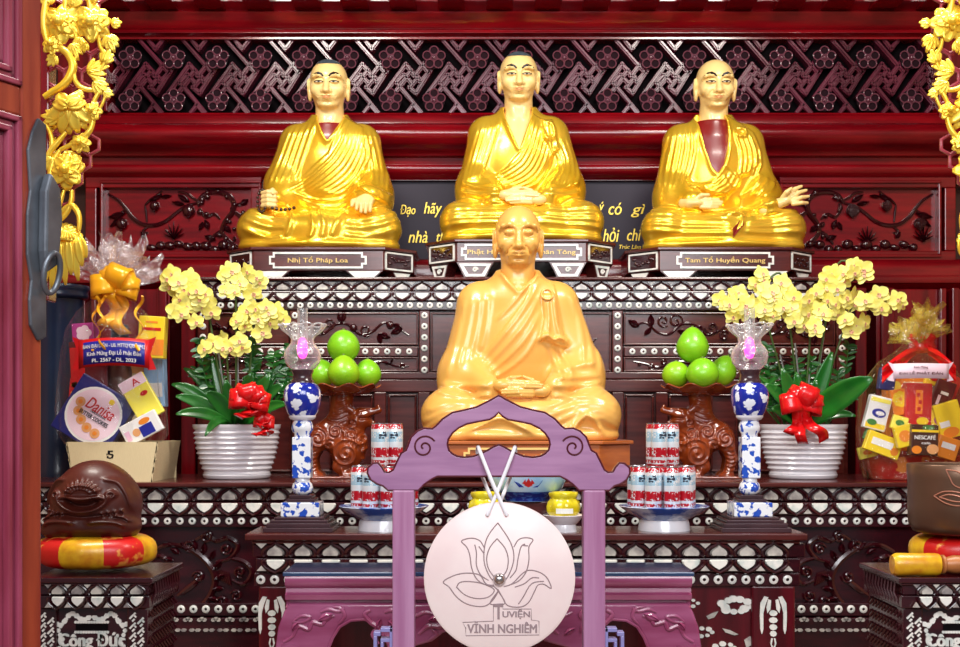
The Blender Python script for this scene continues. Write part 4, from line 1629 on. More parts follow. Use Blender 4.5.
def hand_raised(u, y, z):
    """hand held out past the knee, palm up, fingers open towards +x"""
    v = Vol((u - 0.55, y - 0.25, z - 0.3), (u + 0.42, y + 0.3, z + 0.25), 0.009)
    v.cap((u - 0.2, y + 0.02, z - 0.09), (u - 0.06, y, z - 0.02), 0.075, 0.062, 0.02)
    v.ell((u + 0.02, y, z + 0.01), (0.11, 0.08, 0.06), 0.03, rot=(0, -0.45, 0))
    for i in range(4):
        a = 0.95 - i * 0.28
        L = (0.17, 0.2, 0.2, 0.17)[i]
        bx, bz = u + 0.07 + 0.012 * i, z + 0.075 - i * 0.035
        v.chain([(bx, y - 0.02 - 0.012 * i, bz), (bx + L * 0.55 * math.cos(a), y - 0.05 - 0.01 * i, bz + L * 0.5 * math.sin(a)), (bx + L * math.cos(a * 0.7), y - 0.04, bz + L * 0.8 * math.sin(a * 0.9))], [0.027, 0.025, 0.019], 0.006)
    v.chain([(u - 0.01, y - 0.04, z + 0.05), (u + 0.02, y - 0.09, z + 0.1), (u + 0.07, y - 0.1, z + 0.14)], [0.032, 0.027, 0.02], 0.01)
    return v


def fam(a, b, n):
    """n lines blended between two polylines"""
    out = []
    a = smooth_line([(p[0], p[1]) for p in a], 4)
    b = smooth_line([(p[0], p[1]) for p in b], 4)
    for i in range(n):
        t = i / (n - 1) if n > 1 else 0
        out.append([((1 - t) * a[min(int(q * (len(a) - 1) + .5), len(a) - 1)] + t * b[min(int(q * (len(b) - 1) + .5), len(b) - 1)]) for q in [j / 7 for j in range(8)]])
    return out


def build_monk(cfg):
    k, cx, base, D = cfg['k'], cfg['cx'], cfg['base'], cfg['D']
    s = k * D / F
    loc = Vector((PX(cx, D), D, cfg['z']))
    ox, oy, sc = cfg['crop']

    q0 = 1 - 0.35 * s / D

    def T(p):
        return (((ox + p[0] / sc - 480) * q0 + 480 - cx) / k, ((HY - oy - p[1] / sc) * q0 - (HY - base)) / k)

    def TL(L): return [T(p) for p in L]
    root = thing('monk_statue', loc, cfg['label'], 'statue', cfg.get('group'))
    folds = []
    for L, amp, w in cfg['folds']:
        folds.append((TL(L), amp, w))
    for A, B, n, amp, w in cfg['fams']:
        for q in fam(TL(A), TL(B), n):
            folds.append((q, amp, w))
    layers = [(TL(q[0]), q[1], q[2], q[3] if len(q) > 3 else -9.0) for q in cfg['layers']]
    hx = cfg.get('hx', 0.0)
    for a in cfg['arms']:
        pass
    rv = make_robe(TL(cfg['vneck']) if cfg.get('vneck') else None, cfg['arms'], folds, layers, hx)
    hv = make_head(cfg.get('age', 0), cfg.get('full', 0), cfg.get('dm', 0.0))
    off = tuple(loc)

    def put(nm, v, m):
        o = obj(nm, v.mesh(s, off), m, root, smooth=True)
        return o
    put('robe', rv, cfg['robe'])
    tilt = math.radians(cfg.get('tilt', 0))
    hs = cfg.get('hs', 0.0)

    def W(p):
        x, y, z = p[0], p[1], p[2]
        t = min(max((z - 1.45) / 0.25, 0.0), 1.0)
        z += (2.34 - z) * hs * t * t * (3 - 2 * t)
        t = min(max((z - 1.6) / 0.2, 0.0), 1.0)
        a = tilt * t * t * (3 - 2 * t)
        y0, z0 = 0.04, 1.66
        dy, dz = y - y0, z - z0
        y, z = y0 + dy * math.cos(a) - dz * math.sin(a), z0 + dz * math.cos(a) + dy * math.sin(a)
        return (loc.x + (x + hx) * s, loc.y + y * s, loc.z + z * s)
    HV, HQ = hv.mesh()
    t = np.clip((HV[:, 2] - 1.45) / 0.25, 0, 1)
    HV[:, 2] += (2.34 - HV[:, 2]) * hs * t * t * (3 - 2 * t)
    t = np.clip((HV[:, 2] - 1.6) / 0.2, 0, 1)
    a = tilt * t * t * (3 - 2 * t)
    dy, dz = HV[:, 1] - 0.04, HV[:, 2] - 1.66
    HV = np.stack([loc.x + (HV[:, 0] + hx) * s, loc.y + (0.04 + dy * np.cos(a) - dz * np.sin(a)) * s,
                   loc.z + (1.66 + dz * np.cos(a) + dy * np.sin(a)) * s], 1)
    hd = obj('head', (HV, HQ), cfg['skin'], root, smooth=True)
    if cfg.get('undershirt'):
        uv = Vol((-0.5, -0.4, 0.75), (0.5, 0.4, 1.6), 0.0125)
        torso(uv, 0.03, hx)
        uv.cap((hx, 0.05, 1.4), (hx, 0.03, 1.62), 0.2, 0.186, 0.05)
        z = uv.ax[2].reshape(1, 1, -1)
        uv.f = np.maximum(uv.f, (z - cfg['undershirt']) + 0 * uv.f)
        uv.f = np.maximum(uv.f, (0.78 - z) + 0 * uv.f)
        put('undershirt', uv, M_MAROON)
    for h in cfg['hands']:
        put('hand', h, cfg['skin'])

    if cfg.get('painted'):
        for q in (-1, 1):
            pts = []
            for (x, z) in [(0.032, 2.112), (0.055, 2.135), (0.09, 2.15), (0.13, 2.147), (0.168, 2.122)]:
                y = hv.front(q * x, z)
                pts.append(W((q * x, y - 0.001, z)))
            e = MB().tube(pts, [0.009 * s, 0.016 * s, 0.018 * s, 0.014 * s, 0.006 * s], 6)
            obj('eyebrow', e, M_INK, hd, smooth=True)
            y = hv.front(q * 0.09, 2.045)
            e = MB().ball(W((q * 0.088, y + 0.006, 2.045)), (0.042 * s, 0.012 * s, 0.0105 * s), 12, 8, 0)
            e.ball(W((q * 0.088, y - 0.004, 2.046)), (0.014 * s, 0.006 * s, 0.010 * s), 10, 8, 1)
            lid = []
            for (x, z) in [(0.038, 2.046), (0.065, 2.055), (0.09, 2.057), (0.115, 2.055), (0.145, 2.046)]:
                yy = hv.front(q * x, z)
                lid.append(W((q * x, yy - 0.003, z)))
            e.tube(lid, 0.0065 * s, 6, 1)
            obj('eye', e, [M_EYEWHITE, M_INK], hd, smooth=True)
        lp = MB()
        dm = cfg.get('dm', 0.0)
        for zz, ww, rr in ((1.852 + dm, 0.088, 0.006), (1.83 + dm, 0.066, 0.008)):
            pts = []
            for i in range(9):
                x = -ww + 2 * ww * i / 8
                z = zz + (0.004 * math.cos(i / 8 * 4 * PI) - 0.006 * abs(i - 4) / 4 if rr < 0.008 else 0.006 * ((i - 4) / 4) ** 2)
                y = hv.front(x, z)
                pts.append(W((x, (y if y is not None else -0.25) + 0.004, z)))
            lp.tube(pts, [rr * s * (0.35 + 0.65 * math.sin(PI * (i + 0.5) / 9)) for i in range(9)], 6)
        obj('lips', lp, M_LIP, hd, smooth=True)
    if cfg.get('hair'):
        hb = MB()

        def fn(u, t):
            a = 2 * PI * u
            th = t * 0.72
            return W((0.231 * math.sin(th) * math.cos(a), 0.03 + 0.276 * math.sin(th) * math.sin(a), 2.087 + 0.26 * math.cos(th)))
        hb.grid(fn, 32, 8, closed_u=True)
        obj('hair', hb, M_HAIR, hd, smooth=True)
    return root, rv, hv, s, loc, T


M_GOLD = mat('gilded_cloth', rgb(250, 196, 40), 0.27, 0.6, 0.3, col2=rgb(255, 214, 70), scale=6, bump=0.03, bscale=60)
M_SKIN = mat('cream_painted_skin', rgb(246, 212, 138), 0.38, 0.0, 0.25)
M_TAN = mat('ochre_lacquer', rgb(232, 172, 82), 0.32, 0, 0.3, col2=rgb(236, 180, 94), scale=3)
M_MAROON = mat('maroon_paint', rgb(128, 24, 22), 0.3, 0, 0.3)
M_INK = mat('black_paint', rgb(25, 18, 18), 0.4)
M_EYEWHITE = mat('eye_white_paint', rgb(245, 235, 215), 0.35)
M_LIP = mat('lip_paint', rgb(226, 150, 104), 0.4)
M_HAIR = mat('blue_grey_hair_paint', rgb(70, 84, 92), 0.6, col2=rgb(50, 60, 70), scale=60)
M_BEAD = mat('dark_bead', rgb(60, 26, 16), 0.25, 0, 0.4)


ARM_LAP = [dict(elbow=(-0.54, 0.0, 0.72), wrist=(-0.3, -0.42, 0.52), cuff=0.12, drape=((-0.54, -0.06, 0.58), (0.24, 0.27, 0.32))),
           dict(elbow=(0.52, 0.0, 0.72), wrist=(0.3, -0.42, 0.52), cuff=0.12, drape=((0.52, -0.06, 0.58), (0.24, 0.27, 0.32)))]


def statues():
    D1 = 4.9
    Zp = PZ(247, DPED)                  # pedestal tops
    # ---- left
    c = dict(hx=0.09, dm=0.02, tilt=11, hs=0.07, cx=322, base=254.6, k=82.7, D=D1, z=Zp, crop=(230, 40, 2.59), robe=M_GOLD, skin=M_SKIN, painted=True, hair=True,
             undershirt=1.56, full=0.6,
             label='gilded seated monk statue holding a dark bead string in a closed fist',
             group=None,
             vneck=[(218, 170), (222, 200), (249, 257), (289, 192), (292, 165), (285, 140), (225, 140)],
             arms=[dict(elbow=(-0.46, -0.02, 0.84), wrist=(-0.52, -0.34, 0.6), cuff=0.12, drape=((-0.42, -0.08, 0.62), (0.24, 0.26, 0.32))),
                   dict(elbow=(0.62, 0.0, 0.74), wrist=(0.58, -0.36, 0.63), cuff=0.16, drape=((0.6, -0.1, 0.6), (0.26, 0.3, 0.28)))],
             hands=[hand_fist(-0.55, -0.5, 0.57), hand_on_knee(0.57, -0.48, 0.57)],
             layers=[([(292, 185), (252, 290), (190, 345), (140, 385), (165, 410), (260, 440), (330, 405), (350, 300), (340, 215)], 0.022, 0.025, 0.75),
                     ([(330, 385), (350, 375), (418, 398), (410, 425), (370, 410)], 0.03, 0.03)],
             folds=[([(218, 195), (232, 230), (249, 262)], 0.022, 0.03), ([(294, 188), (272, 232), (249, 262)], 0.022, 0.03),
                    ([(150, 425), (168, 470), (152, 520)], 0.035, 0.04), ([(300, 445), (285, 480), (270, 520)], 0.03, 0.04),
                    ([(230, 430), (252, 480), (248, 525)], 0.03, 0.035), ([(210, 435), (225, 490), (215, 525)], 0.025, 0.03)],
             fams=[([(305, 195), (275, 285), (215, 345), (155, 385)], [(362, 250), (345, 330), (300, 385), (235, 405)], 8, 0.022, 0.021),
                   ([(215, 205), (190, 280), (165, 360)], [(150, 220), (120, 300), (100, 370)], 5, 0.02, 0.026),
                   ([(345, 225), (362, 300), (372, 370)], [(382, 225), (402, 300), (408, 385)], 4, 0.02, 0.026),
                   ([(165, 395), (250, 415), (325, 395)], [(185, 420), (255, 445), (310, 425)], 3, 0.02, 0.026),
                   ([(45, 440), (110, 462), (160, 470)], [(35, 490), (90, 515), (150, 515)], 3, 0.03, 0.04),
                   ([(438, 440), (375, 468), (305, 470)], [(440, 490), (380, 512), (300, 512)], 3, 0.03, 0.04)])
    root, rv, hv, s, loc, T = build_monk(c)
    b = MB()
    for i in range(16):
        a = 2 * PI * i / 16
        b.ball((loc.x + s * (-0.63 + 0.06 * math.cos(a)), loc.y + s * (-0.55 - 0.05 * math.cos(a)), loc.z + s * (0.55 + 0.13 * math.sin(a))), 0.02 * s, 8, 6)
    for i in range(6):
        b.ball((loc.x + s * (-0.5 + 0.05 * i), loc.y + s * -0.6, loc.z + s * (0.46 - 0.02 * math.sin(i * PI / 5))), 0.022 * s, 8, 6)
    obj('bead_string', b, M_BEAD, root, smooth=True)
    # ---- middle
    c = dict(hx=-0.03, dm=0.02, tilt=11, hs=0.07, cx=521, base=246.8, k=82.7, D=D1, z=PZ(239, DPED), crop=(420, 40, 2.59), robe=M_GOLD, skin=M_SKIN, painted=True, hair=True, full=0.5,
             label='gilded seated monk statue with bare chest, in the middle behind the ochre monk',
             vneck=[(218, 170), (222, 195), (258, 280), (290, 188), (292, 165), (285, 140), (225, 140)],
             arms=ARM_LAP, hands=[hands_meditation(-1), hands_meditation(1)],
             layers=[([(292, 180), (262, 285), (220, 330), (160, 372), (200, 385), (300, 385), (345, 290), (335, 205)], 0.022, 0.025, 0.75),
                     ([(318, 195), (345, 195), (352, 225), (362, 275), (345, 292), (335, 265), (322, 250)], 0.03, 0.025)],
             folds=[([(220, 190), (238, 240), (258, 284)], 0.022, 0.03), ([(291, 186), (275, 240), (258, 284)], 0.022, 0.03),
                    ([(322, 200), (345, 210), (350, 240), (330, 250), (320, 225)], 0.025, 0.02)],
             fams=[([(300, 195), (272, 290), (225, 335), (165, 360)], [(345, 280), (325, 340), (285, 378), (225, 388)], 7, 0.022, 0.022),
                   ([(205, 195), (180, 280), (150, 360)], [(150, 215), (125, 300), (108, 375)], 5, 0.02, 0.028),
                   ([(350, 270), (365, 320), (335, 375)], [(395, 230), (415, 320), (405, 380)], 5, 0.022, 0.028),
                   ([(110, 370), (160, 385), (205, 388)], [(110, 392), (160, 405), (210, 405)], 2, 0.025, 0.03),
                   ([(415, 365), (370, 385), (330, 388)], [(415, 392), (370, 405), (330, 405)], 2, 0.025, 0.03),
                   ([(70, 430), (190, 425), (300, 445)], [(62, 485), (190, 480), (320, 500)], 5, 0.024, 0.03),
                   ([(460, 435), (380, 440), (320, 440)], [(465, 490), (390, 485), (300, 480)], 4, 0.024, 0.03)])
    build_monk(c)
    # ---- right
    c = dict(hx=-0.06, dm=0.02, tilt=11, hs=0.07, cx=719, base=254.6, k=82.7, D=D1, z=Zp, crop=(610, 40, 2.586), robe=M_GOLD, skin=M_SKIN, painted=True, undershirt=1.6, age=0.8,
             label='gilded seated monk statue with deep maroon neckline and one open hand past its knee',
             vneck=[(228, 175), (238, 215), (250, 275), (266, 325), (281, 342), (297, 320), (310, 260), (310, 205), (303, 175), (290, 140), (235, 140)],
             arms=[dict(elbow=(-0.55, 0.0, 0.72), wrist=(-0.4, -0.4, 0.58), cuff=0.13, drape=((-0.55, -0.06, 0.58), (0.24, 0.27, 0.32))),
                   dict(elbow=(0.5, 0.0, 0.7), wrist=(0.52, -0.43, 0.5), cuff=0.11, drape=((0.5, -0.06, 0.58), (0.24, 0.27, 0.32)))],
             hands=[hand_palm_lap(-0.36, -0.5, 0.53), hand_raised(0.66, -0.47, 0.55)],
             layers=[([(305, 185), (318, 260), (300, 325), (330, 350), (360, 345), (395, 310), (380, 230), (345, 200)], 0.022, 0.03),
                     ([(200, 365), (270, 370), (300, 350), (320, 380), (300, 420), (230, 405)], 0.016, 0.03)],
             folds=[([(228, 190), (245, 262), (266, 330), (281, 347)], 0.022, 0.028), ([(306, 190), (313, 255), (299, 325), (281, 347)], 0.022, 0.028),
                    ([(300, 455), (330, 465), (320, 510)], 0.03, 0.03), ([(280, 460), (360, 440), (430, 425)], 0.04, 0.05),
                    ([(335, 220), (355, 222), (358, 240), (335, 240), (330, 225)], 0.03, 0.02)],
             fams=[([(330, 240), (345, 290), (340, 345)], [(380, 235), (400, 300), (385, 345)], 5, 0.026, 0.021),
                   ([(225, 215), (222, 300), (190, 380)], [(160, 225), (140, 300), (130, 375)], 6, 0.02, 0.026),
                   ([(345, 340), (320, 385), (260, 400)], [(290, 345), (250, 375), (200, 375)], 5, 0.02, 0.024),
                   ([(400, 340), (380, 370), (345, 400)], [(430, 360), (420, 385), (390, 405)], 3, 0.022, 0.026),
                   ([(90, 435), (190, 440), (290, 455)], [(80, 495), (180, 505), (310, 510)], 5, 0.024, 0.032),
                   ([(490, 440), (420, 450), (340, 470)], [(490, 500), (410, 505), (330, 505)], 4, 0.024, 0.032)])
    root, rv, hv, s, loc, T = build_monk(c)
    flap = MB()
    p = [T(q) for q in ((303, 522), (302, 500), (336, 462), (330, 490))]
    pts = []
    for (x, z) in p:
        y = rv.front(x, z)
        pts.append((loc.x + s * x, loc.y + s * ((y if y is not None else -0.6)), loc.z + s * z))
    ctr = [sum(q[i] for q in pts) / 4 for i in range(3)]
    flap.add([(q[0], q[1] - 0.008, q[2]) for q in pts] + [(q[0], q[1] + 0.012, q[2]) for q in pts],
             [(0, 1, 2, 3), (7, 6, 5, 4), (0, 4, 5, 1), (1, 5, 6, 2), (2, 6, 7, 3), (3, 7, 4, 0)])
    obj('turned_hem', flap, M_MAROON, root)
    # ---- large ochre monk in front
    D2 = 4.27
    c = dict(hx=-0.02, dm=0.0, tilt=3, cx=520, base=439.8, k=100, D=D2, z=PZ(441, 4.03), crop=(400, 200, 2.3125), robe=M_TAN, skin=M_TAN, age=1.0,
             label='large plain ochre seated monk statue in the middle of the altar',
             vneck=[(228, 140), (240, 165), (276, 208), (312, 172), (325, 140), (300, 110), (250, 110)],
             arms=[dict(elbow=(-0.56, 0.0, 0.7), wrist=(-0.32, -0.42, 0.51), cuff=0.12, drape=((-0.6, -0.05, 0.54), (0.22, 0.26, 0.3))),
                   dict(elbow=(0.58, 0.0, 0.7), wrist=(0.33, -0.42, 0.51), cuff=0.12, drape=((0.62, -0.05, 0.54), (0.22, 0.26, 0.3)))],
             hands=[hands_meditation(-1), hands_meditation(1)],
             layers=[([(318, 165), (285, 235), (240, 295), (175, 372), (230, 425), (340, 415), (385, 335), (360, 190)], 0.024, 0.016, 0.75),
                     ([(330, 215), (362, 215), (370, 290), (392, 322), (388, 340), (355, 332), (335, 322), (325, 326), (335, 270)], 0.028, 0.018)],
             folds=[([(232, 158), (250, 185), (276, 214)], 0.02, 0.024), ([(320, 165), (300, 190), (276, 214)], 0.02, 0.024),
                    ([(300, 190), (262, 235), (225, 275)], 0.014, 0.02),
                    ([(322, 322), (340, 312), (358, 322), (372, 318), (392, 330)], 0.04, 0.022),
                    ([(345, 325), (362, 380), (375, 420)], 0.02, 0.03), ([(360, 325), (385, 370), (400, 410)], 0.02, 0.03),
                    ([(342, 228), (346, 275), (342, 315)], 0.018, 0.018), ([(356, 228), (362, 275), (372, 315)], 0.018, 0.018),
                    ([(150, 535), (190, 520), (230, 505), (270, 520), (310, 540)], 0.035, 0.03),
                    ([(470, 545), (440, 505), (420, 500), (390, 540)], 0.035, 0.03)],
             fams=[([(322, 185), (290, 245), (245, 305), (185, 375)], [(322, 300), (300, 345), (265, 380), (215, 412)], 4, 0.011, 0.022),
                   ([(205, 215), (200, 280), (185, 350)], [(150, 225), (130, 320), (105, 410)], 4, 0.018, 0.035),
                   ([(400, 215), (425, 300), (425, 380)], [(440, 250), (462, 320), (470, 400)], 3, 0.018, 0.035),
                   ([(95, 425), (150, 430), (210, 430)], [(85, 442), (150, 455), (215, 452)], 2, 0.022, 0.03),
                   ([(470, 420), (410, 430), (345, 430)], [(475, 440), (410, 452), (345, 455)], 2, 0.022, 0.03),
                   ([(350, 395), (400, 385), (455, 375)], [(350, 415), (410, 410), (465, 405)], 2, 0.018, 0.03),
                   ([(60, 490), (130, 470), (230, 478)], [(45, 540), (120, 500), (210, 500)], 3, 0.022, 0.035),
                   ([(505, 480), (430, 455), (330, 480)], [(510, 530), (440, 500), (370, 530)], 4, 0.022, 0.035)])
    root, rv, hv, s, loc, T = build_monk(c)
    ring = []
    for i in range(20):
        a = 2 * PI * i / 20
        x, z = T((342, 215))
        x += 0.055 * math.cos(a)
        z += 0.055 * math.sin(a)
        y = rv.front(x, z)
        ring.append((loc.x + s * x, loc.y + s * (y - 0.012), loc.z + s * z))
    obj('robe_ring', MB().tube(ring, 0.014 * s, 8, closed=True), M_TAN, root, smooth=True)


statues()
# ------------------------------------------------------------------ hanging chime, fish drum, bowl, boxes
M_CHIME = mat('pale_pink_stone', rgb(252, 236, 234), 0.42, 0, 0.15, col2=rgb(244, 220, 220), scale=7)
M_LINE = mat('grey_engraved_line', rgb(158, 136, 140), 0.45)
M_STEEL = mat('polished_steel', rgb(200, 195, 195), 0.18, 0.9)
M_ROPE = mat('white_cord', rgb(240, 238, 245), 0.7)
M_FISH = mat('dark_polished_wood', rgb(88, 32, 22), 0.42, 0, 0.08, col2=rgb(60, 18, 12), scale=5, bump=0.04)
M_SATRED = mat('red_brocade', rgb(206, 24, 22), 0.38, 0, 0.1, col2=rgb(236, 150, 60), scale=26, contrast=(0.56, 0.62), bump=0.05, bscale=90)
M_SATYEL = mat('yellow_satin', rgb(232, 182, 30), 0.34, 0, 0.1, col2=rgb(200, 130, 20), scale=30, bump=0.05, bscale=90)
M_BRONZE = mat('brown_bronze', rgb(126, 96, 76), 0.36, 0.6, 0, col2=rgb(84, 58, 44), scale=3)
M_PINKLINE = mat('worn_copper_line', rgb(190, 128, 104), 0.4, 0.4)
M_HANDLE = mat('turned_wood', rgb(190, 120, 64), 0.4, col2=rgb(150, 90, 46), scale=8, stretch=(1, 6, 6))


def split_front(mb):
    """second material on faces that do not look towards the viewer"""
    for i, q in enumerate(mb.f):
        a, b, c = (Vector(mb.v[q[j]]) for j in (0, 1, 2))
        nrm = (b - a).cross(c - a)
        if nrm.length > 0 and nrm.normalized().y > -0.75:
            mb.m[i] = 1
    return mb


def chime_stand():
    D = 2.66
    c = 498.6
    root = thing('chime_stand', Vector((PX(c, D), D, 0)), 'red wooden frame in painted mauve sky sheen with a scrolled arch top that carries the round chime', 'stand')
    half = [(0, 395.5), (8, 400), (22, 407), (34, 410), (46, 412.5), (56, 419), (62, 425.5), (66, 428.6), (74, 428), (81, 431), (87, 437), (90, 445), (92, 450), (97, 453), (101, 461), (105, 469.5), (109, 472), (113.5, 471.5),
            (116, 467), (120, 462.5), (125, 463), (130, 467.5), (130.5, 473), (127, 479.5), (121, 483.5), (115, 485.5), (110, 490), (80, 490), (74, 484), (67, 479), (61, 476)]
    loop = [(PX(c + x, D), PZ(y, D)) for x, y in half] + [(PX(c - x, D), PZ(y, D)) for x, y in reversed(half) if x > 0]
    hh = [(0, 412.5), (4, 416.5), (9, 419.5), (20, 421.5), (32, 424), (40, 428), (46, 433), (50, 439), (51, 444), (49.5, 450), (46, 453.5), (41, 456), (34, 457), (25, 456), (17, 453), (11, 450), (5, 446.5), (0, 444.5)]
    hole = [(PX(c + x, D), PZ(y, D)) for x, y in hh] + [(PX(c - x, D), PZ(y, D)) for x, y in reversed(hh) if 0 < x]
    top = shape_mb([loop, hole], 0.034, 0.003, M=Matrix.Translation((0, D - 0.017, 0)))
    tp = obj('arched_top', split_front(top), [M_SKYMAUVE, M_MAUVE_EDGE], root)
    for lp in (loop, hole):
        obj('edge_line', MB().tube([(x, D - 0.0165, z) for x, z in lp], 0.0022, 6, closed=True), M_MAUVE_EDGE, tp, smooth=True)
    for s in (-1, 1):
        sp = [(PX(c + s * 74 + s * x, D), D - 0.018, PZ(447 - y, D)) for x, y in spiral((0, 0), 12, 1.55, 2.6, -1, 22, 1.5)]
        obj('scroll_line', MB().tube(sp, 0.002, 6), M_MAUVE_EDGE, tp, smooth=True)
    for s in (-1, 1):
        a, b = (393, 415) if s < 0 else (582.5, 604.5)
        obj('post', MB().box((PX(a, D), D - 0.022, 0.0), (PX(b, D), D + 0.022, PZ(489.5, D))), M_SKYMAUVEV, root, bevel=0.004)
        # key-fret bracket beside the post
        m = MB()
        e = a if s < 0 else b
        def bx(x0, x1, y0, y1):
            xa, xb = sorted((e + s * x0, e + s * x1))
            m.box((PX(xa, D), D - 0.014, PZ(y1, D)), (PX(xb, D), D + 0.014, PZ(y0, D)))
        bx(-1, 12, 627, 631)
        bx(12, 19, 631, 635)
        bx(15.5, 19, 635, 700)
        bx(3, 12, 637.5, 641)
        bx(9, 12, 641, 656)
        bx(0, 3, 627, 690)
        bx(3, 9, 652, 656)
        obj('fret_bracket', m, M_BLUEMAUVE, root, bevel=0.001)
        obj('foot', MB().box((PX(a - 10, D), D - 0.16, 0.0), (PX(b + 10, D), D + 0.16, 0.06)), M_SKYMAUVE, root, bevel=0.01)
    obj('bottom_rail', MB().box((PX(393, D), D - 0.02, 0.62), (PX(604, D), D + 0.02, 0.7)), M_SKYMAUVE, root, bevel=0.004)
    return D, c


def chime(D0, c0):
    D = D0 - 0.03
    cx, cy, R = 499.5, 577.5, 75.5
    k = D / F
    root = thing('hanging_chime', P(cx, cy + R, D), 'round pale pink chime engraved with a lotus, hung on white cords', 'chime')
    prof = [(0.0, -0.009), (R * k * 0.96, -0.009), (R * k, -0.005), (R * k, 0.005), (R * k * 0.96, 0.009), (0, 0.009)]
    M = Matrix.Translation(P(cx, cy, D)) @ Matrix.Rotation(PI / 2, 4, 'X')
    dk = obj('disc', MB().lathe(prof, n=72, M=M), M_CHIME, root, smooth=True)
    DF = D - 0.0095

    def pts2(L):                      # crop pixels of the 4.12x view
        return [(425 + x / 4.12, 490 + y / 4.12) for x, y in L]
    ln = MB()
    shapes = [
        [(300, 135), (265, 180), (247, 225), (243, 290), (258, 340), (280, 372), (305, 382), (330, 372), (352, 335), (366, 285), (360, 235), (338, 190), (300, 135)],
        [(297, 200), (268, 235), (254, 280), (262, 325), (285, 358)], [(297, 200), (330, 240), (343, 285), (337, 330), (318, 358)],
        [(243, 235), (225, 208), (190, 198), (150, 210), (172, 235), (185, 270), (192, 320), (212, 365), (245, 388), (285, 392)],
        [(205, 225), (212, 260), (212, 310), (230, 350), (262, 372)], [(222, 232), (243, 262)],
        [(366, 235), (385, 205), (415, 196), (445, 205), (428, 235), (428, 290), (415, 340), (385, 375), (345, 392)],
        [(412, 222), (395, 235), (382, 290), (375, 330), (350, 362)], [(425, 230), (400, 228)],
        [(285, 398), (250, 385), (225, 350), (170, 342), (120, 352), (75, 378), (100, 400), (130, 440), (170, 468), (225, 480), (265, 468), (300, 420), (285, 398)],
        [(130, 400), (145, 380), (185, 377), (235, 385), (285, 410), (262, 440), (215, 447), (165, 432), (130, 400)],
        [(325, 398), (360, 385), (400, 345), (430, 330), (475, 340), (505, 365), (520, 405), (490, 388), (465, 392), (450, 420), (425, 465), (390, 482), (340, 475), (318, 440), (300, 408)],
        [(470, 362), (440, 362), (410, 385), (370, 400)], [(490, 376), (440, 385), (405, 440), (385, 470)],
        [(300, 418), (268, 465), (295, 472), (330, 465), (303, 418)]]
    for L in shapes:
        q = smooth_line(pts2(L), 4)
        ln.tube([(PX(p[0], DF), DF, PZ(p[1], DF)) for p in q], 0.0012, 5)
    # raised letter board
    bd = pts2([(282, 470), (282, 540), (155, 545), (168, 570), (168, 600), (470, 597), (470, 540), (438, 535), (438, 490), (320, 490), (320, 468)])
    ln.tube([(PX(x, DF), DF, PZ(y, DF)) for x, y in bd], 0.0009, 5, closed=True)
    obj('lotus_engraving', ln, M_LINE, dk, smooth=True)
    tx = MB()
    def txt(s, x, y, w, h): 
        p = pts2([(x, y)])[0]
        text_mb(s, S(w / 4.12, DF), S(h / 4.12, DF), 0.0012, Matrix.Translation(P(p[0], p[1], DF + 0.0004)), offset=0.03, mb=tx)
    txt('T', 303, 503, 36, 58)
    txt('UVIỆN', 376, 511, 112, 40)
    txt('VĨNH NGHIÊM', 318, 565, 285, 48)
    obj('lettering', tx, M_LINE, dk)
    b = MB().ball(P(499.3, 579.3, DF), 6.6 * k, 20, 14)
    obj('boss', b, M_STEEL, dk, smooth=True)
    # cords over the lower bar of the arch
    for (xa, ya), (xb, yb) in (((478.5, 451), (505.5, 512)), ((514.5, 451), (488.5, 512))):
        z0 = D0 - 0.022
        A = P(xa, ya, D0)
        B = P(xb, yb, DF)
        f = 1 if xa < xb else -1
        pts = [(A.x - 0.002 * f, D0 + 0.022, A.z - 0.006), (A.x - 0.002 * f, D0 + 0.012, A.z + 0.006), (A.x, D0 - 0.006, A.z + 0.008), (A.x + 0.003 * f, D0 - 0.025, A.z),
               ((A.x + B.x) / 2, D0 - 0.034 - 0.003 * f, (A.z + B.z) / 2), (B.x, DF - 0.003, B.z), (B.x + 0.002 * f, DF + 0.0005, B.z - 0.004)]
        obj('cord', MB().tube(smooth_line(pts, 6), 0.0042, 8), M_ROPE, root, smooth=True)
    bk = MB()
    for xa in (478.5, 514.5):
        A = P(xa, 452, D0)
        B = P(496 if xa < 490 else 498, 508, D)
        bk.tube(smooth_line([(A.x, D0 + 0.021, A.z), (A.x, D0 + 0.03, A.z - 0.03), ((A.x + B.x) / 2, D0 + 0.03, (A.z + B.z) / 2 - .02), (B.x, D + 0.012, B.z)], 5), 0.004, 8)
    obj('cord', bk, M_ROPE, root, smooth=True)


M_BLUEMAUVE = mat('blue_lavender_wood', rgb(142, 138, 196), 0.35, 0, 0.3)  # even blue-lavender tone for the fret brackets
DS, CS = chime_stand()
chime(DS, CS)


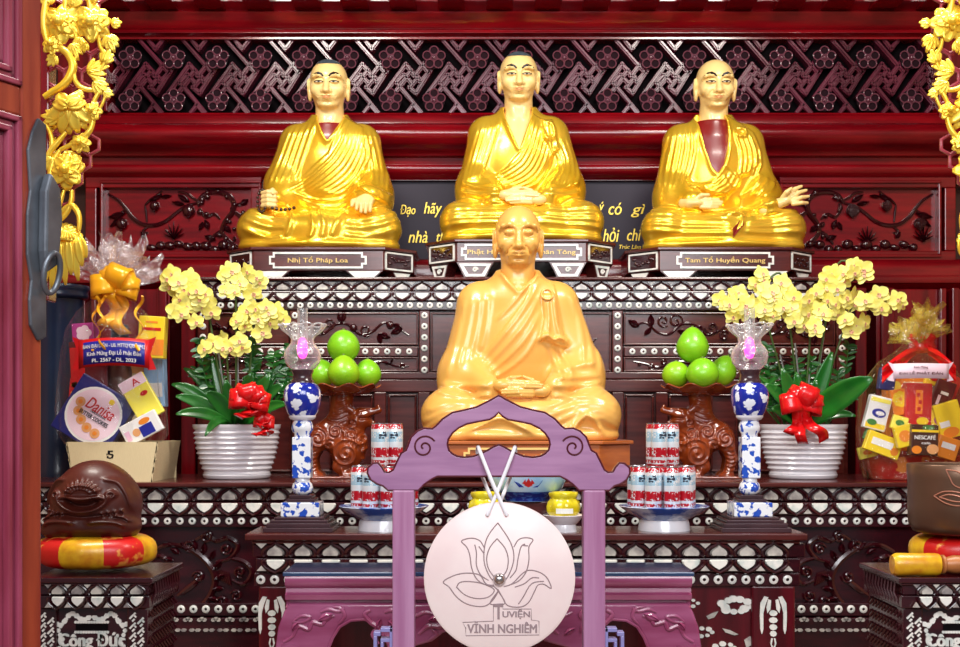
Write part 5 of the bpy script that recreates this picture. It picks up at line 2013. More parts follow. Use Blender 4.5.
# ------------------------------------------------------------------ collection boxes
def donation_box(x0, x1, Df, side, label):
    k = Df / F
    yt = 577
    Z = PZ(yt, Df)
    a, b = PX(x0, Df), PX(x1, Df)
    cx = (a + b) / 2
    dep = 0.27
    t = thing('donation_box', Vector((cx, Df + dep / 2, 0)), label, 'donation box')
    tb = MB().box((a - 0.012, Df - 0.012, Z - 0.012), (b + 0.012, Df + dep + 0.012, Z))
    tb.box((a - 0.006, Df - 0.006, Z - 0.018), (b + 0.006, Df + dep + 0.006, Z - 0.012))
    obj('top_board', tb, M_DARK, t, bevel=0.002)
    obj('body', MB().box((a + 0.006, Df + 0.012, 0), (b - 0.006, Df + dep - 0.01, Z - 0.018)), M_DARK, t)
    fb = MB()
    fb.box((a, Df, PZ(595, Df)), (b, Df + dep, Z - 0.018))
    fb.box((a - 0.004, Df - 0.006, PZ(608, Df)), (b + 0.004, Df + dep, PZ(595.5, Df)))
    obj('frieze', fb, M_DARK, t, bevel=0.002)
    frieze(t, x0, x1 + 0.01, 19.6, x0 + 3.0, Df, 585, 594, 596.6, 606.5, 600, 3, M_DARK, discs=False)
    # corner posts with key-fret inlay
    il = MB()
    ps = MB()
    for (p, q) in ((x0 + 1, x0 + 20), (x1 - 21, x1 - 1)):
        ps.box((PX(p, Df), Df, 0), (PX(q, Df), Df + 0.05, PZ(608, Df)))
        for i in range(9):
            y = 612 + i * 10
            for ox, oy in ((2, 0), (10, 5)):
                A = (p + ox, y + oy)
                for pts in ([(0, 6), (6, 0), (7.4, 1.4), (1.4, 7.4)], [(2.6, 8.6), (5, 6.2), (6.4, 7.6), (4, 10)], [(5.6, 2.4), (8, 4.8), (6.8, 6), (4.4, 3.6)]):
                    q2 = [(min(max(A[0] + x, p + 0.6), q - 0.6), A[1] + yy) for x, yy in pts]
                    il.prism(to3(q2, Df), Df - 0.002, Df)
    obj('corner_post', ps, M_DARK, t, bevel=0.003)
    obj('fret_inlay', il, M_PEARL, t)
    c = (x0 + 1 + x1 - 1) / 2
    D2 = Df + 0.012
    pn = MB()
    # slot frame and flourishes
    for i in range(26):
        u = i / 25
        for s in (-1, 1):
            x = c + s * (2 + 33 * u)
            y = 617 + 5 * math.sin(u * 9) * (0.4 + 0.6 * u) + 12 * max(0, u - 0.6)
            r = 2.2 + 1.0 * math.sin(i * 2.1)
            pn.prism(to3([(x + r * math.cos(w * PI / 3), y + r * 0.9 * math.sin(w * PI / 3)) for w in range(6)], D2), D2 - 0.0025 - 0.00005 * i, D2)
    for i in range(13):
        x = c - 16 + 32 * i / 12
        for y in (622, 632):
            pn.prism(to3([(x + 1.6 * math.cos(w * PI / 3), y + 1.5 * math.sin(w * PI / 3)) for w in range(6)], D2), D2 - 0.003, D2)
    for s in (-1, 1):
        for i in range(8):
            x, y = c + s * (31 + 2.2 * math.sin(i * 1.4)), 626 + i * 4.4
            pn.prism(to3([(x + 2.2 * math.cos(w * PI / 3), y + 2.4 * math.sin(w * PI / 3)) for w in range(6)], D2), D2 - 0.003, D2)
    obj('flourish_inlay', pn, M_PEARL, t)
    obj('slot', MB().box((PX(c - 16, D2), D2 - 0.002, PZ(630, D2)), (PX(c + 16, D2), D2 + 0.004, PZ(624, D2))), M_BLACK, t)
    tx = text_mb('Công Đức', S(66, D2), S(18, D2), 0.003, Matrix.Translation(P(c, 641.5, D2)), offset=0.05)
    obj('lettering', tx, M_PEARL, t)
    # flank towards the middle: slanting carved slats
    sm = MB()
    xs = b if side == 'left' else a
    s = 1 if side == 'left' else -1
    for i in range(11):
        y = Df + 0.02 + i * 0.022
        sm.tube([(xs + s * 0.001, y, PZ(606, Df)), (xs + s * 0.009, y + 0.012, PZ(594, Df)), (xs + s * 0.003, y + 0.02, PZ(581, Df))], 0.0035, 6)
        for q in range(7):
            z = PZ(612, Df) - q * 0.03
            sm.tube([(xs - s * 0.004, y, z), (xs + s * 0.002, y + 0.012, z - 0.016)], 0.003, 5)
    obj('carved_side', sm, M_RELIEF, t, smooth=True)
    return Z


def cushion(cx, cy_b, hw, hpx, D, label, start=0):
    k = D / F
    mb = MB()
    nu, nv = 64, 16
    c = P(cx, cy_b, D)
    R, H = hw * k, hpx * k

    def fn(u, v):
        a = 2 * PI * u
        th = PI * v
        gore = 0.02 * math.cos(8 * a) * math.sin(th) - 0.012 * abs(math.sin(12 * a)) * math.sin(th) ** 2
        ex = 0.55
        sn, cs = math.sin(th), math.cos(th)
        r = R * (abs(sn) ** ex) * (1 + gore)
        z = H / 2 + H / 2 * math.copysign(abs(cs) ** 0.8, cs) * (1 - 0.18 * (1 - abs(sn)))
        return (c.x + r * math.cos(a), c.y + r * 0.95 * math.sin(a), c.z + z)
    mb.grid(fn, nu, nv, closed_u=True)
    for i, q in enumerate(mb.f):
        u = (i % nu) / nu
        mb.m[i] = 1 if (int(u * 8 + 0.5) + start) % 2 == 0 else 0
    o = obj('cushion', mb, [M_SATRED, M_SATYEL], None, smooth=True)
    tag(o, label, 'cushion')
    return o


def wooden_fish(zc):
    D = 2.93
    k = D / F
    cx, by = 95.5, 541
    c = P(cx, by, D)
    v = Vol((-56, -50, -3), (56, 50, 80), 0.65)
    v.ell((1, 0, 33), (45, 40, 41), 4)
    v.ell((0, -6, 12), (47, 34, 13), 9)
    v.ell((-34, -8, 8), (16, 22, 9), 6)
    v.ell((30, -8, 9), (14, 22, 10), 6)
    v.ell((0, -4, 52), (26, 30, 22), 12)
    v.clip_below(0)
    M = np.zeros((v.n[0], v.n[2]), np.float32)
    def rp(L, a, w): return ridge(v, [(x / 3.125 - cx, 101 - y / 3.125) for x, y in L], a, w)
    for i in range(9):                                      # shell fan
        a = PI * (0.12 + 0.76 * i / 8)
        M += rp([(290 + 26 * math.cos(a), 178 - 14 * math.sin(a)), (290 + 60 * math.cos(a), 178 - 46 * math.sin(a))], 1.6, 1.5)
    M += rp([(232, 180), (255, 155), (290, 148), (325, 155), (348, 180)], 1.5, 1.6)
    M += rp([(212, 190), (240, 185), (290, 190), (340, 185), (368, 190)], 2.4, 2.0)
    M -= rp([(235, 192), (262, 208), (290, 213), (318, 208), (342, 192)], 5.0, 3.2)
    M += rp([(205, 175), (215, 200), (250, 222), (290, 228), (335, 222), (365, 200), (378, 172)], 2.0, 2.0)
    for s in (-1, 1):
        x0 = 290
        M += rp([(x0 + s * x, y) for x, y in ((88, 190), (98, 178), (88, 168), (76, 176), (84, 188))], 2.0, 1.6)
        M += rp([(x0 + s * x, y) for x, y in ((60, 130), (100, 140), (128, 180), (140, 225))], 1.6, 2.2)
        M += rp([(x0 + s * x, y) for x, y in ((20, 262), (60, 258), (105, 262), (130, 276))], 2.4, 2.4)
        M += rp([(x0 + s * x, y) for x, y in ((90, 240), (120, 246), (140, 262))], 1.8, 1.8)
        for q in range(4):
            M += rp([(x0 + s * (60 + 18 * q), 232 - 3 * q), (x0 + s * (70 + 18 * q), 246 - 2 * q)], 1.4, 1.6)
    M -= rp([(170, 245), (230, 240), (290, 246), (350, 240), (410, 236)], 1.6, 1.6)
    v.disp(M * 1.8, 6, 8)
    o = obj('wooden_fish_drum', v.mesh(k, (c.x, c.y, zc)), M_FISH, None, smooth=True)
    tag(o, 'dark carved wooden fish drum resting on the brocade cushion at the left', 'drum')


def singing_bowl(zc):
    D = 2.93
    k = D / F
    cx = 961
    c = P(cx, 531, D)
    h = 70 * k
    R = 51 * k
    t = thing('singing_bowl', Vector((c.x, D, zc)), 'large brown bronze singing bowl engraved with lotus petals on a brocade cushion', 'bowl')
    prof = [(R * 0.7, 0), (R * 0.9, 0.006), (R * 0.985, h * 0.15), (R, h * 0.4), (R * 1.0, h * 0.8), (R * 1.02, h * 0.985), (R * 1.0, h), (R * 0.95, h * 0.98), (R * 0.94, h * 0.3), (R * 0.6, h * 0.1), (0, h * 0.08)]
    obj('bowl_body', MB().lathe(prof, (c.x, D, zc), 56), M_BRONZE, t, smooth=True)
    ln = MB()
    for L in ([(941, 497), (949, 492), (962, 493), (975, 500), (962, 506), (950, 504), (941, 497)], [(945, 498), (952, 495), (962, 497), (968, 500), (958, 502), (945, 498)], [(950, 470), (953, 478), (957, 486), (968, 490)], [(950, 470), (960, 472), (967, 480), (970, 489)], [(990, 470), (984, 480), (975, 490)]):
        q = smooth_line(L, 4)
        pts = []
        for p in q:
            x = PX(p[0], D - R)
            dx = max(-0.98, min(0.98, (x - c.x) / (R * 1.0)))
            pts.append((c.x + R * 1.015 * dx, D - R * 1.015 * math.sqrt(1 - dx * dx) - 0.0005, PZ(p[1], D - R)))
        ln.tube(pts, 0.0016, 6)
    obj('lotus_engraving', ln, M_PINKLINE, t, smooth=True)


def striker(zt):
    D = 2.8
    k = D / F
    r = 11.5 * k
    y = D
    z = zt + r
    a, b, e = PX(892, D), PX(940, D), PX(1000, D)
    t = thing('bowl_striker', Vector(((a + e) / 2, y, zt)), 'wooden bowl striker wrapped in yellow cloth lying before the bronze bowl', 'striker')
    M = Matrix.Translation((a, y, z)) @ Matrix.Rotation(PI / 2, 4, 'Y')
    L = b - a
    prof = [(0, 0), (r * 0.8, 0.0), (r * 0.95, 0.006), (r, 0.012), (r * 0.97, L * 0.5), (r * 0.99, L - 0.012), (r * 0.9, L - 0.003), (r * 0.5, L), (0, L)]
    obj('padded_head', MB().lathe(prof, n=28, M=M), M_SATYEL, t, smooth=True)
    prof = [(r * 0.55, L), (r * 0.84, L + 0.003), (r * 0.84, L + 0.008), (r * 0.6, L + 0.012), (r * 0.8, L + 0.03), (r * 0.75, L + 0.06), (r * 0.55, L + 0.1), (r * 0.6, e - a)]
    obj('handle', MB().lathe(prof, n=20, M=M), M_HANDLE, t, smooth=True)


ZB = donation_box(36, 148, 2.78, 'left', 'dark inlaid donation box lettered Công Đức in white under the wooden fish drum')
donation_box(903, 1015, 2.78, 'right', 'dark inlaid donation box under the bronze bowl, half out of frame')
Dc = 2.93
cu = cushion(97, HY + (CZ - ZB) * F / Dc, 59, 38, Dc, 'red and gold brocade cushion with yellow gores under the wooden fish drum')
cushion(968, HY + (CZ - ZB) * F / 2.96, 58, 37, 2.96, 'red and gold brocade cushion under the bronze singing bowl', 0)
wooden_fish(ZB + S(32, Dc))
singing_bowl(ZB + S(35, 2.96))
striker(ZB)
# ------------------------------------------------------------------ lamps, fruit, cans, plates
def porcelain(name, white, blue, scale, lo, hi, feature=None):
    m = mat(name, white, 0.12, 0, 0.6, col2=blue, scale=scale, contrast=(lo, hi), detail=2.5)
    return m


M_PORC = porcelain('blue_painted_porcelain', rgb(240, 244, 250), rgb(36, 82, 190), 60, 0.53, 0.57)
M_PORCB = porcelain('blue_ground_porcelain', rgb(22, 40, 150), rgb(235, 240, 250), 44, 0.55, 0.59)
M_PORCP = porcelain('pale_blue_porcelain', rgb(196, 222, 240), rgb(150, 192, 226), 10, 0.4, 0.6)
M_WHITE = mat('white_glaze', rgb(240, 238, 244), 0.15, 0, 0.5)
M_BLUEG = mat('blue_glaze', rgb(26, 52, 150), 0.15, 0, 0.5, col2=rgb(60, 110, 200), scale=60, contrast=(0.5, 0.6))
M_LAMPBASE = mat('lamp_dark_wood', rgb(48, 30, 36), 0.25, 0, 0.3, col2=rgb(70, 46, 52), scale=5)
M_GLASS = film('lamp_glass', (0.9, 0.9, 0.9, 1), 0.2, 0.1, 30, 0.3, gloss=0.4, edge=0.45)
M_GLASSRIM = film('lamp_glass_rim', (0.95, 0.93, 0.92, 1), 0.5, 0.1, 30, 0.2, gloss=0.3, edge=0.5)
M_PINKLAMP = mat('pink_lamp', rgb(255, 60, 170), 0.3, emit=rgb(255, 50, 170), estr=2.2)
M_BEAST = mat('polished_fruitwood', rgb(142, 60, 22), 0.2, 0, 0.6, col2=rgb(108, 38, 14), scale=4, stretch=(1, 1, 3))
M_DISH = mat('dark_fruitwood_dish', rgb(104, 38, 20), 0.2, 0, 0.6, col2=rgb(150, 72, 34), scale=6)
M_POM = mat('pomelo_rind', rgb(112, 190, 22), 0.34, 0, 0.2, col2=rgb(146, 208, 34), scale=5, bump=0.12, bscale=160)
M_POM2 = mat('yellowing_pomelo_rind', rgb(158, 208, 28), 0.34, 0, 0.2, col2=rgb(128, 196, 26), scale=4, bump=0.12, bscale=160)
M_STALK = mat('fruit_stalk', rgb(96, 120, 40), 0.7)
M_ALU = mat('can_aluminium', rgb(200, 202, 206), 0.25, 0.9)


def oil_lamp(cx, label, z):
    D = 3.51
    k = D / F
    t = thing('oil_lamp', Vector((PX(cx, D), D, z)), label, 'lamp', 'blue and white altar lamps')
    X = PX(cx, D)

    def Zp(y): return z + (529.5 - y) * k

    def sq(w, ya, yb, mb): return mb.box((X - w * k, D - w * k, Zp(yb)), (X + w * k, D + w * k, Zp(ya)))
    b = MB()
    for w, ya, yb in ((34, 525, 529.5), (31, 521, 525), (28, 518, 521), (24, 515.5, 518)):
        sq(w, ya, yb, b)
    obj('stepped_base', b, M_LAMPBASE, t, bevel=0.002)
    obj('porcelain_block', sq(19, 501.5, 515.5, MB()), M_PORC, t, bevel=0.003)
    b = MB()
    for w, ya, yb in ((14, 498, 501.5), (11.5, 494.5, 498)):
        sq(w, ya, yb, b)
    obj('collar_block', b, M_LAMPBASE, t, bevel=0.002)

    def lat(nm, prof, m, par=t, n=28): return obj(nm, MB().lathe([(r * k, Zp(y)) for r, y in prof], (X, D, 0), n), m, par, smooth=True)
    lat('ring_bulb', [(7, 494.5), (9.5, 492), (10.8, 488), (9.5, 483.5), (7.5, 481.5), (7.5, 478)], M_PORC)
    obj('square_shaft', sq(9.2, 437, 478, MB()), M_PORC, t, bevel=0.003)
    lat('neck_bulb', [(8, 437), (8, 434), (10.5, 430.5), (10.8, 426.5), (9.5, 422), (8, 420.5)], M_PORC)
    lat('rim', [(8, 421), (12, 419), (13.5, 417), (13.5, 415.5)], M_WHITE)
    lat('oil_vase', [(13, 416), (15.5, 412), (18, 404), (18.8, 396), (18, 389.5), (15, 385), (12, 383)], M_PORCB)
    lat('burner', [(11.5, 383.5), (11.5, 381), (10, 379.5), (9.5, 376), (10, 373.5), (11.2, 371.5), (11.2, 370)], M_LAMPBASE)
    sh = MB()
    nn = 40

    def crimp(a, i):
        f = max(0, (i - 8)) / 5.0
        return (1 + 0.09 * f * math.sin(10 * a), 0.9 * k * f * math.cos(10 * a))
    sh.lathe([(r * k, Zp(y)) for r, y in [(9, 370.5), (13, 368), (17, 363), (18.6, 357), (17.8, 351), (14.5, 346.5), (11.6, 343), (11.2, 340.5), (12, 338), (14, 335.5), (17, 333), (20, 330), (21.5, 327), (22, 325)]], (X, D, 0), 60, fn=crimp, cap=False)
    gs = obj('glass_shade', sh, M_GLASS, t, smooth=True)
    rim = [(X + 22 * k * (1 + 0.09 * math.sin(10 * a)) * math.cos(a), D + 22 * k * (1 + 0.09 * math.sin(10 * a)) * math.sin(a), Zp(325) + 0.9 * k * math.cos(10 * a)) for a in [2 * PI * q / 120 for q in range(120)]]
    obj('crimped_rim', MB().tube(rim, 0.0022, 6, closed=True), M_GLASSRIM, gs, smooth=True)
    obj('glass_chimney', MB().lathe([(r * k, Zp(y)) for r, y in [(5.2, 345), (5.2, 309), (5.5, 308)]], (X, D, 0), 24, cap=False), M_GLASS, t, smooth=True)
    lat('flame_bulb', [(0.5, 359), (3, 358), (4.6, 355), (5.6, 350), (5.3, 346), (4.2, 341), (2.2, 338), (0.1, 337)], M_PINKLAMP, n=18)


def beast(z, mirror, cx, label):
    """fruit stand: crouching mythical beast with open jaws carrying a scalloped dish"""
    D = 4.26
    k = D / F
    loc = Vector((PX(cx, D), D, z))
    t = thing('fruit_stand', loc, label, 'fruit stand')
    v = Vol((-48, -30, -2), (46, 32, 92), 0.8)
    v.cap((-20, 0, 44), (6, 0, 34), 14, 17, 6)                  # trunk
    v.ell((3, -3, 26), (17, 17, 17), 5)                          # chest curl
    v.ell((-25, -2, 40), (12, 15, 12), 5)                        # rump
    v.cap((4, 0, 42), (13, 0, 58), 12, 10, 5)                    # neck
    v.ell((15, 0, 60), (12, 10, 10), 5)                          # skull
    v.cap((18, 0, 64), (34, -1, 68), 6.5, 3.0, 3)                # upper jaw, lifted
    v.cap((33, -1, 69), (33, -1, 72.5), 2.6, 1.6, 2)
    v.cap((18, 0, 55), (28, -1, 55), 5, 2.6, 3)                  # lower jaw
    for s in (-1, 1):
        v.cap((8, s * 7, 67), (1, s * 9, 73), 3.2, 1.2, 2)       # ears
        v.ell((15, s * 8.5, 63.5), (2.8, 2.4, 2.8), 1)
        v.cap((-27, s * 9, 36), (-33, s * 10, 20), 9, 5.5, 4)    # hind legs
        v.cap((-33, s * 10, 20), (-29, s * 10, 5), 5.5, 5, 3)
        v.ell((-27, s * 10 - 2, 3), (8, 6, 4.5), 3)
        v.cap((4, s * 9, 22), (-5, s * 10, 12), 7.5, 6, 4)       # fore legs
        v.cap((-5, s * 10, 12), (2, s * 10, 4), 6, 5, 3)
        v.ell((5, s * 10 - 2, 3), (8, 6, 4.5), 3)
        for q in range(3):
            v.cap((10 + 0, s * 10 - 5 + q * 3, 3), (14, s * 10 - 6 + q * 3.5, 1.5), 2, 1.2, 1)
            v.cap((-22, s * 10 - 5 + q * 3, 3), (-18, s * 10 - 6 + q * 3.5, 1.5), 2, 1.2, 1)
    # pillar rising from the back
    v.cap((-8, 2, 46), (-2, 2, 88), 10, 12, 6)
    v.cap((-12, 2, 52), (-6, 2, 62), 12, 9, 5)
    v.box((-8, 0, 0.5), (38, 20, 2.2), 1.5, 1)
    v.clip_below(0)
    M = np.zeros((v.n[0], v.n[2]), np.float32)
    for c, r, tn, a0, sg in (((3, 25), 15, 2.1, 0.6, 1), ((-25, 40), 11, 1.8, 2.0, -1), ((-8, 47), 7, 1.4, 0, 1), ((8, 45), 7, 1.3, 3.5, -1), ((-14, 34), 6, 1.3, 1, 1), ((18, 40), 7, 1.3, 2, 1), ((9, 56), 5, 1.2, 4, 1)):
        M += ridge(v, spiral(c, r, tn, a0, sg, 16, 1.5), 1.9, 1.3, False, 2)
    for i in range(6):                                           # ruff and scales
        M += ridge(v, [(-2 + i * 3.4, 52 - i * 1.5), (2 + i * 3.6, 44 - i * 2.2), (0 + i * 4.0, 38 - i * 2.6)], 1.6, 1.1)
        M += ridge(v, [(-18 + i * 3, 58 + i * 4.5), (-8 + i * 1.2, 55 + i * 5), (4, 60 + i * 4.5)], 1.1, 1.0)
        M += ridge(v, [(-36, 30 - i * 4), (-31, 28 - i * 4), (-26, 30 - i * 4)], 1.0, 0.9)
    for i in range(5):
        a = 0.5 + i * 0.5
        M += ridge(v, [(3 + 15 * math.cos(a - 2.4), 25 + 15 * math.sin(a - 2.4)), (3 + 22 * math.cos(a - 2.2), 25 + 22 * math.sin(a - 2.2))], 1.5, 1.3)
    M -= ridge(v, [(14, 59.5), (22, 60), (32, 62)], 3.0, 1.6)
    M += ridge(v, [(14, 67), (20, 69), (27, 70)], 1.4, 1.2)
    v.disp(M, 4, 6)
    V, Q = v.mesh(k, (0, 0, 0), mirror)
    V = V + np.array(loc)
    obj('beast', (V, Q), M_BEAST, t, smooth=True)
    s = -1 if mirror else 1
    dm = MB()
    R = 37 * k

    def fn(a, i):
        f = (0, 0.2, 0.6, 1, 1, 0.9, 0.5, 0.2, 0)[i]
        w = math.sin(9 * a + 0.6)
        return (1 + 0.05 * f * w, 0.0065 * f * w)
    dm.lathe([(R * 0.3, 82 * k), (R * 0.5, 83.5 * k), (R * 0.8, 86.5 * k), (R * 1.02, 91.5 * k), (R * 1.0, 92.5 * k), (R * 0.95, 91.5 * k), (R * 0.75, 88.5 * k), (R * 0.4, 87 * k), (0.001, 86.5 * k)], (loc.x - s * 3 * k, loc.y, loc.z), 90, fn=fn)
    obj('scalloped_dish', dm, M_DISH, t, smooth=True)
    return loc.z + 88 * k


def pomelo(cx, cy, rx, rz, D, label, m, tip=0.14, lean=0.0, zmin=None):
    k = D / F
    prof = []
    for i in range(17):
        th = PI * i / 16
        z = -math.cos(th)
        r = math.sin(th)
        if z > 0:
            r *= 1 - tip * z * 1.1
            z = z * (1 + tip * 0.5)
        prof.append((max(r, 1e-4) * rx * k, z * rz * k))
    c = P(cx, cy, D)
    M = Matrix.Translation(c) @ Matrix.Rotation(lean, 4, 'Y')
    t = thing('pomelo', Vector((c.x, c.y, c.z - rz * k)), label, 'fruit', None)
    obj('rind', MB().lathe(prof, n=28, M=M), m, t, smooth=True)
    top = prof[-1][1]
    st = MB().lathe([(0.001, top + 0.004), (0.004, top + 0.004), (0.006, top - 0.002)][::-1], n=8, M=M)
    obj('stalk', st, M_STALK, t, smooth=True)


for cx in (302.5, 749.5):
    oil_lamp(cx, 'blue and white porcelain oil lamp with glass chimney, beside the %s fruit stand' % ('left' if cx < 500 else 'right'), Z_FRONT)
zd = beast(Z_MAIN, False, 345, 'carved wooden beast fruit stand facing right with pomelos, behind the left cans')
beast(Z_MAIN, True, 697, 'carved wooden beast fruit stand facing left with pomelos, behind the right cans')
pomelo(322, 374, 14, 13.5, 4.27, 'pale pomelo at the left of the left fruit stand, half behind the lamp', M_POM)
pomelo(367.5, 373.5, 14, 13.5, 4.28, 'green pomelo at the right end of the left fruit stand', M_POM)
pomelo(343.5, 372, 16.5, 15.5, 4.17, 'yellowish pomelo at the front of the left fruit stand', M_POM2, 0.2)
pomelo(343.5, 346.5, 16.5, 16, 4.25, 'green pomelo on top of the pile on the left fruit stand', M_POM, 0.1)
pomelo(676, 374.5, 14, 13, 4.24, 'pale round pomelo at the left of the right fruit stand', M_POM2, 0.05)
pomelo(723, 371, 13.5, 15, 4.29, 'green pomelo at the right of the right fruit stand beside the lamp', M_POM, 0.15, 0.35)
pomelo(702.5, 373.5, 16.5, 15, 4.17, 'green pomelo at the front of the right fruit stand', M_POM, 0.1)
pomelo(692.5, 346, 16.5, 17, 4.25, 'pear-shaped green pomelo on top of the pile on the right fruit stand', M_POM, 0.24)


# ------------------------------------------------------------------ plates and cans
def plate(cx, R, h, D, z, label, foot=0.55, m=None, rim=None, group=None):
    k = D / F
    t = thing('plate', Vector((PX(cx, D), D, z)), label, 'plate', group)
    X = PX(cx, D)
    R *= k
    h *= k
    obj('foot', MB().lathe([(R * foot * 1.06, 0), (R * foot, h * 0.35), (R * foot * 0.95, h * 0.5)], (X, D, z), 40), rim or M_WHITE, t, smooth=True)
    obj('plate_body', MB().lathe([(R * foot * 0.9, h * 0.4), (R * foot * 1.1, h * 0.5), (R * 0.85, h * 0.78), (R, h), (R * 0.985, h * 1.02), (R * 0.8, h * 0.86), (R * 0.4, h * 0.72), (0.001, h * 0.7)], (X, D, z), 48), m or M_PORCPL, t, smooth=True)
    return z + h * 0.9


def can_mat():
    m = bpy.data.materials.new('printed_can_label')
    m.use_nodes = True
    nt = m.node_tree
    b = nt.nodes['Principled BSDF']
    b.inputs['Roughness'].default_value = 0.3
    b.inputs['Metallic'].default_value = 0.25
    tc = nt.nodes.new('ShaderNodeTexCoord')
    sep = nt.nodes.new('ShaderNodeSeparateXYZ')
    nt.links.new(tc.outputs['Object'], sep.inputs['Vector'])
    mr = nt.nodes.new('ShaderNodeMapRange')
    mr.inputs['From Max'].default_value = 0.122
    nt.links.new(sep.outputs['Z'], mr.inputs['Value'])
    r = nt.nodes.new('ShaderNodeValToRGB')
    r.color_ramp.interpolation = 'CONSTANT'
    e = r.color_ramp.elements
    W, RD, BL = rgb(232, 236, 240), rgb(196, 22, 40), rgb(170, 206, 224)
    stops = [(0.0, RD), (0.04, W), (0.07, RD), (0.14, W), (0.2, RD), (0.42, W), (0.55, BL), (0.78, W), (0.84, RD), (0.95, W)]
    e[0].position, e[0].color = stops[0]
    e[1].position, e[1].color = stops[1]
    for p, c in stops[2:]:
        n = e.new(p)
        n.color = c
    nt.links.new(mr.outputs['Result'], r.inputs['Fac'])
    # diagonal hatching and blocks
    mp = nt.nodes.new('ShaderNodeMapping')
    mp.inputs['Rotation'].default_value = (0, 0.6, 0)
    nt.links.new(tc.outputs['Object'], mp.inputs['Vector'])
    ch = nt.nodes.new('ShaderNodeTexChecker')
    ch.inputs['Scale'].default_value = 150
    nt.links.new(mp.outputs['Vector'], ch.inputs['Vector'])
    no = nt.nodes.new('ShaderNodeTexNoise')
    no.inputs['Scale'].default_value = 70
    nt.links.new(tc.outputs['Object'], no.inputs['Vector'])
    mm = nt.nodes.new('ShaderNodeMath')
    mm.operation = 'GREATER_THAN'
    mm.inputs[1].default_value = 0.52
    nt.links.new(no.outputs['Fac'], mm.inputs[0])
    ml = nt.nodes.new('ShaderNodeMath')
    ml.operation = 'MULTIPLY'
    nt.links.new(mm.outputs[0], ml.inputs[0])
    nt.links.new(ch.outputs['Fac'], ml.inputs[1])
    mx = nt.nodes.new('ShaderNodeMix')
    mx.data_type = 'RGBA'
    nt.links.new(ml.outputs[0], mx.inputs['Factor'])
    nt.links.new(r.outputs['Color'], mx.inputs['A'])
    mx.inputs['B'].default_value = rgb(235, 236, 238)
    nt.links.new(mx.outputs['Result'], b.inputs['Base Color'])
    return m


M_CANL = can_mat()
M_INKB = mat('can_print', rgb(30, 40, 60), 0.4)
M_PORCPL = mat('blue_rim_porcelain', rgb(52, 92, 178), 0.14, 0, 0.5, col2=rgb(206, 220, 240), scale=16, contrast=(0.5, 0.62))


def make_can(h, r):
    t = thing('drink_can', (0, 0, 0), 'x', 'can')
    body = MB().lathe([(r * 0.82, 0), (r * 0.86, 0.002), (r, 0.008), (r, h - 0.01), (r * 0.9, h - 0.003)], (0, 0, 0), 20)
    obj('can_body', body, M_CANL, t, smooth=True, local=True)
    obj('lid', MB().lathe([(r * 0.9, h - 0.003), (r * 0.92, h), (r * 0.86, h), (r * 0.84, h - 0.003), (0.001, h - 0.003)], (0, 0, 0), 20, cap=False), M_ALU, t, smooth=True, local=True)
    mk = MB()
    for (a0, zz, w, hh) in ((0, 0.72, 0.5, 0.05), (0.18, 0.78, 0.2, 0.04), (-0.2, 0.66, 0.3, 0.03)):
        def fn(u, v, a0=a0, zz=zz, w=w, hh=hh):
            a = -PI / 2 + a0 + (u - 0.5) * w * 2
            return (r * 1.01 * math.cos(a), r * 1.01 * math.sin(a), h * (zz + hh * (v - 0.5) * (1 + 0.5 * math.sin(9 * u))))
        mk.grid(fn, 7, 3)
    obj('printed_mark', mk, M_INKB, t, local=True)
    return t


def cans():
    D = 3.5
    k = D / F
    h, r = 42.5 * k, 8.2 * k
    proto = make_can(h, r)
    first = True
    for cx, side in ((384, 'left'), (661.5, 'right')):
        zt = plate(664 if side == 'right' else 384, 45, 24, D, Z_FRONT, 'blue and white footed plate under the %s stack of cans' % side, group=None)
        X = PX(cx, D)
        spots = []
        n = 9
        for i in range(n):
            a = 2 * PI * i / n - PI / 2 + 0.25
            spots.append((X + 26.2 * k * math.cos(a), D + 26.2 * k * math.sin(a), zt, 'low'))
        for i in range(3):
            a = 2 * PI * i / 3 - PI / 2 - 0.35
            spots.append((X + 9.8 * k * math.cos(a), D + 9.8 * k * math.sin(a), zt, 'core'))
        for i in range(3):
            a = 2 * PI * i / 3 - PI / 2 - 0.35
            spots.append((X + (1 if side == 'left' else 0) * 1.0 * k + 9.8 * k * math.cos(a), D + 9.8 * k * math.sin(a), zt + h, 'top'))
        rnd = random.Random(3)
        for x, y, z, lv in spots:
            if first:
                o = proto
                first = False
            else:
                o = copy_tree(proto)
            o.location = (x, y, z)
            o.rotation_euler = (0, 0, rnd.uniform(-0.5, 0.5))
            if lv == 'top':
                o['label'] = 'red and white drink can in the upper tier of the %s can stack' % side
                o['group'] = 'cans on top of the %s stack' % side
            elif lv == 'low':
                o['label'] = 'red and white drink can in the ring on the %s plate' % side
                o['group'] = 'cans around the %s plate' % side
            else:
                o['label'] = 'red and white drink can hidden in the core of the %s stack' % side
                o['group'] = 'cans inside the %s stack' % side


cans()

M_JAR = mat('yellow_candle_glass', rgb(236, 220, 40), 0.12, 0, 0.6, col2=rgb(200, 176, 20), scale=22)
M_STICK = mat('paper_sticker', rgb(240, 240, 232), 0.6)


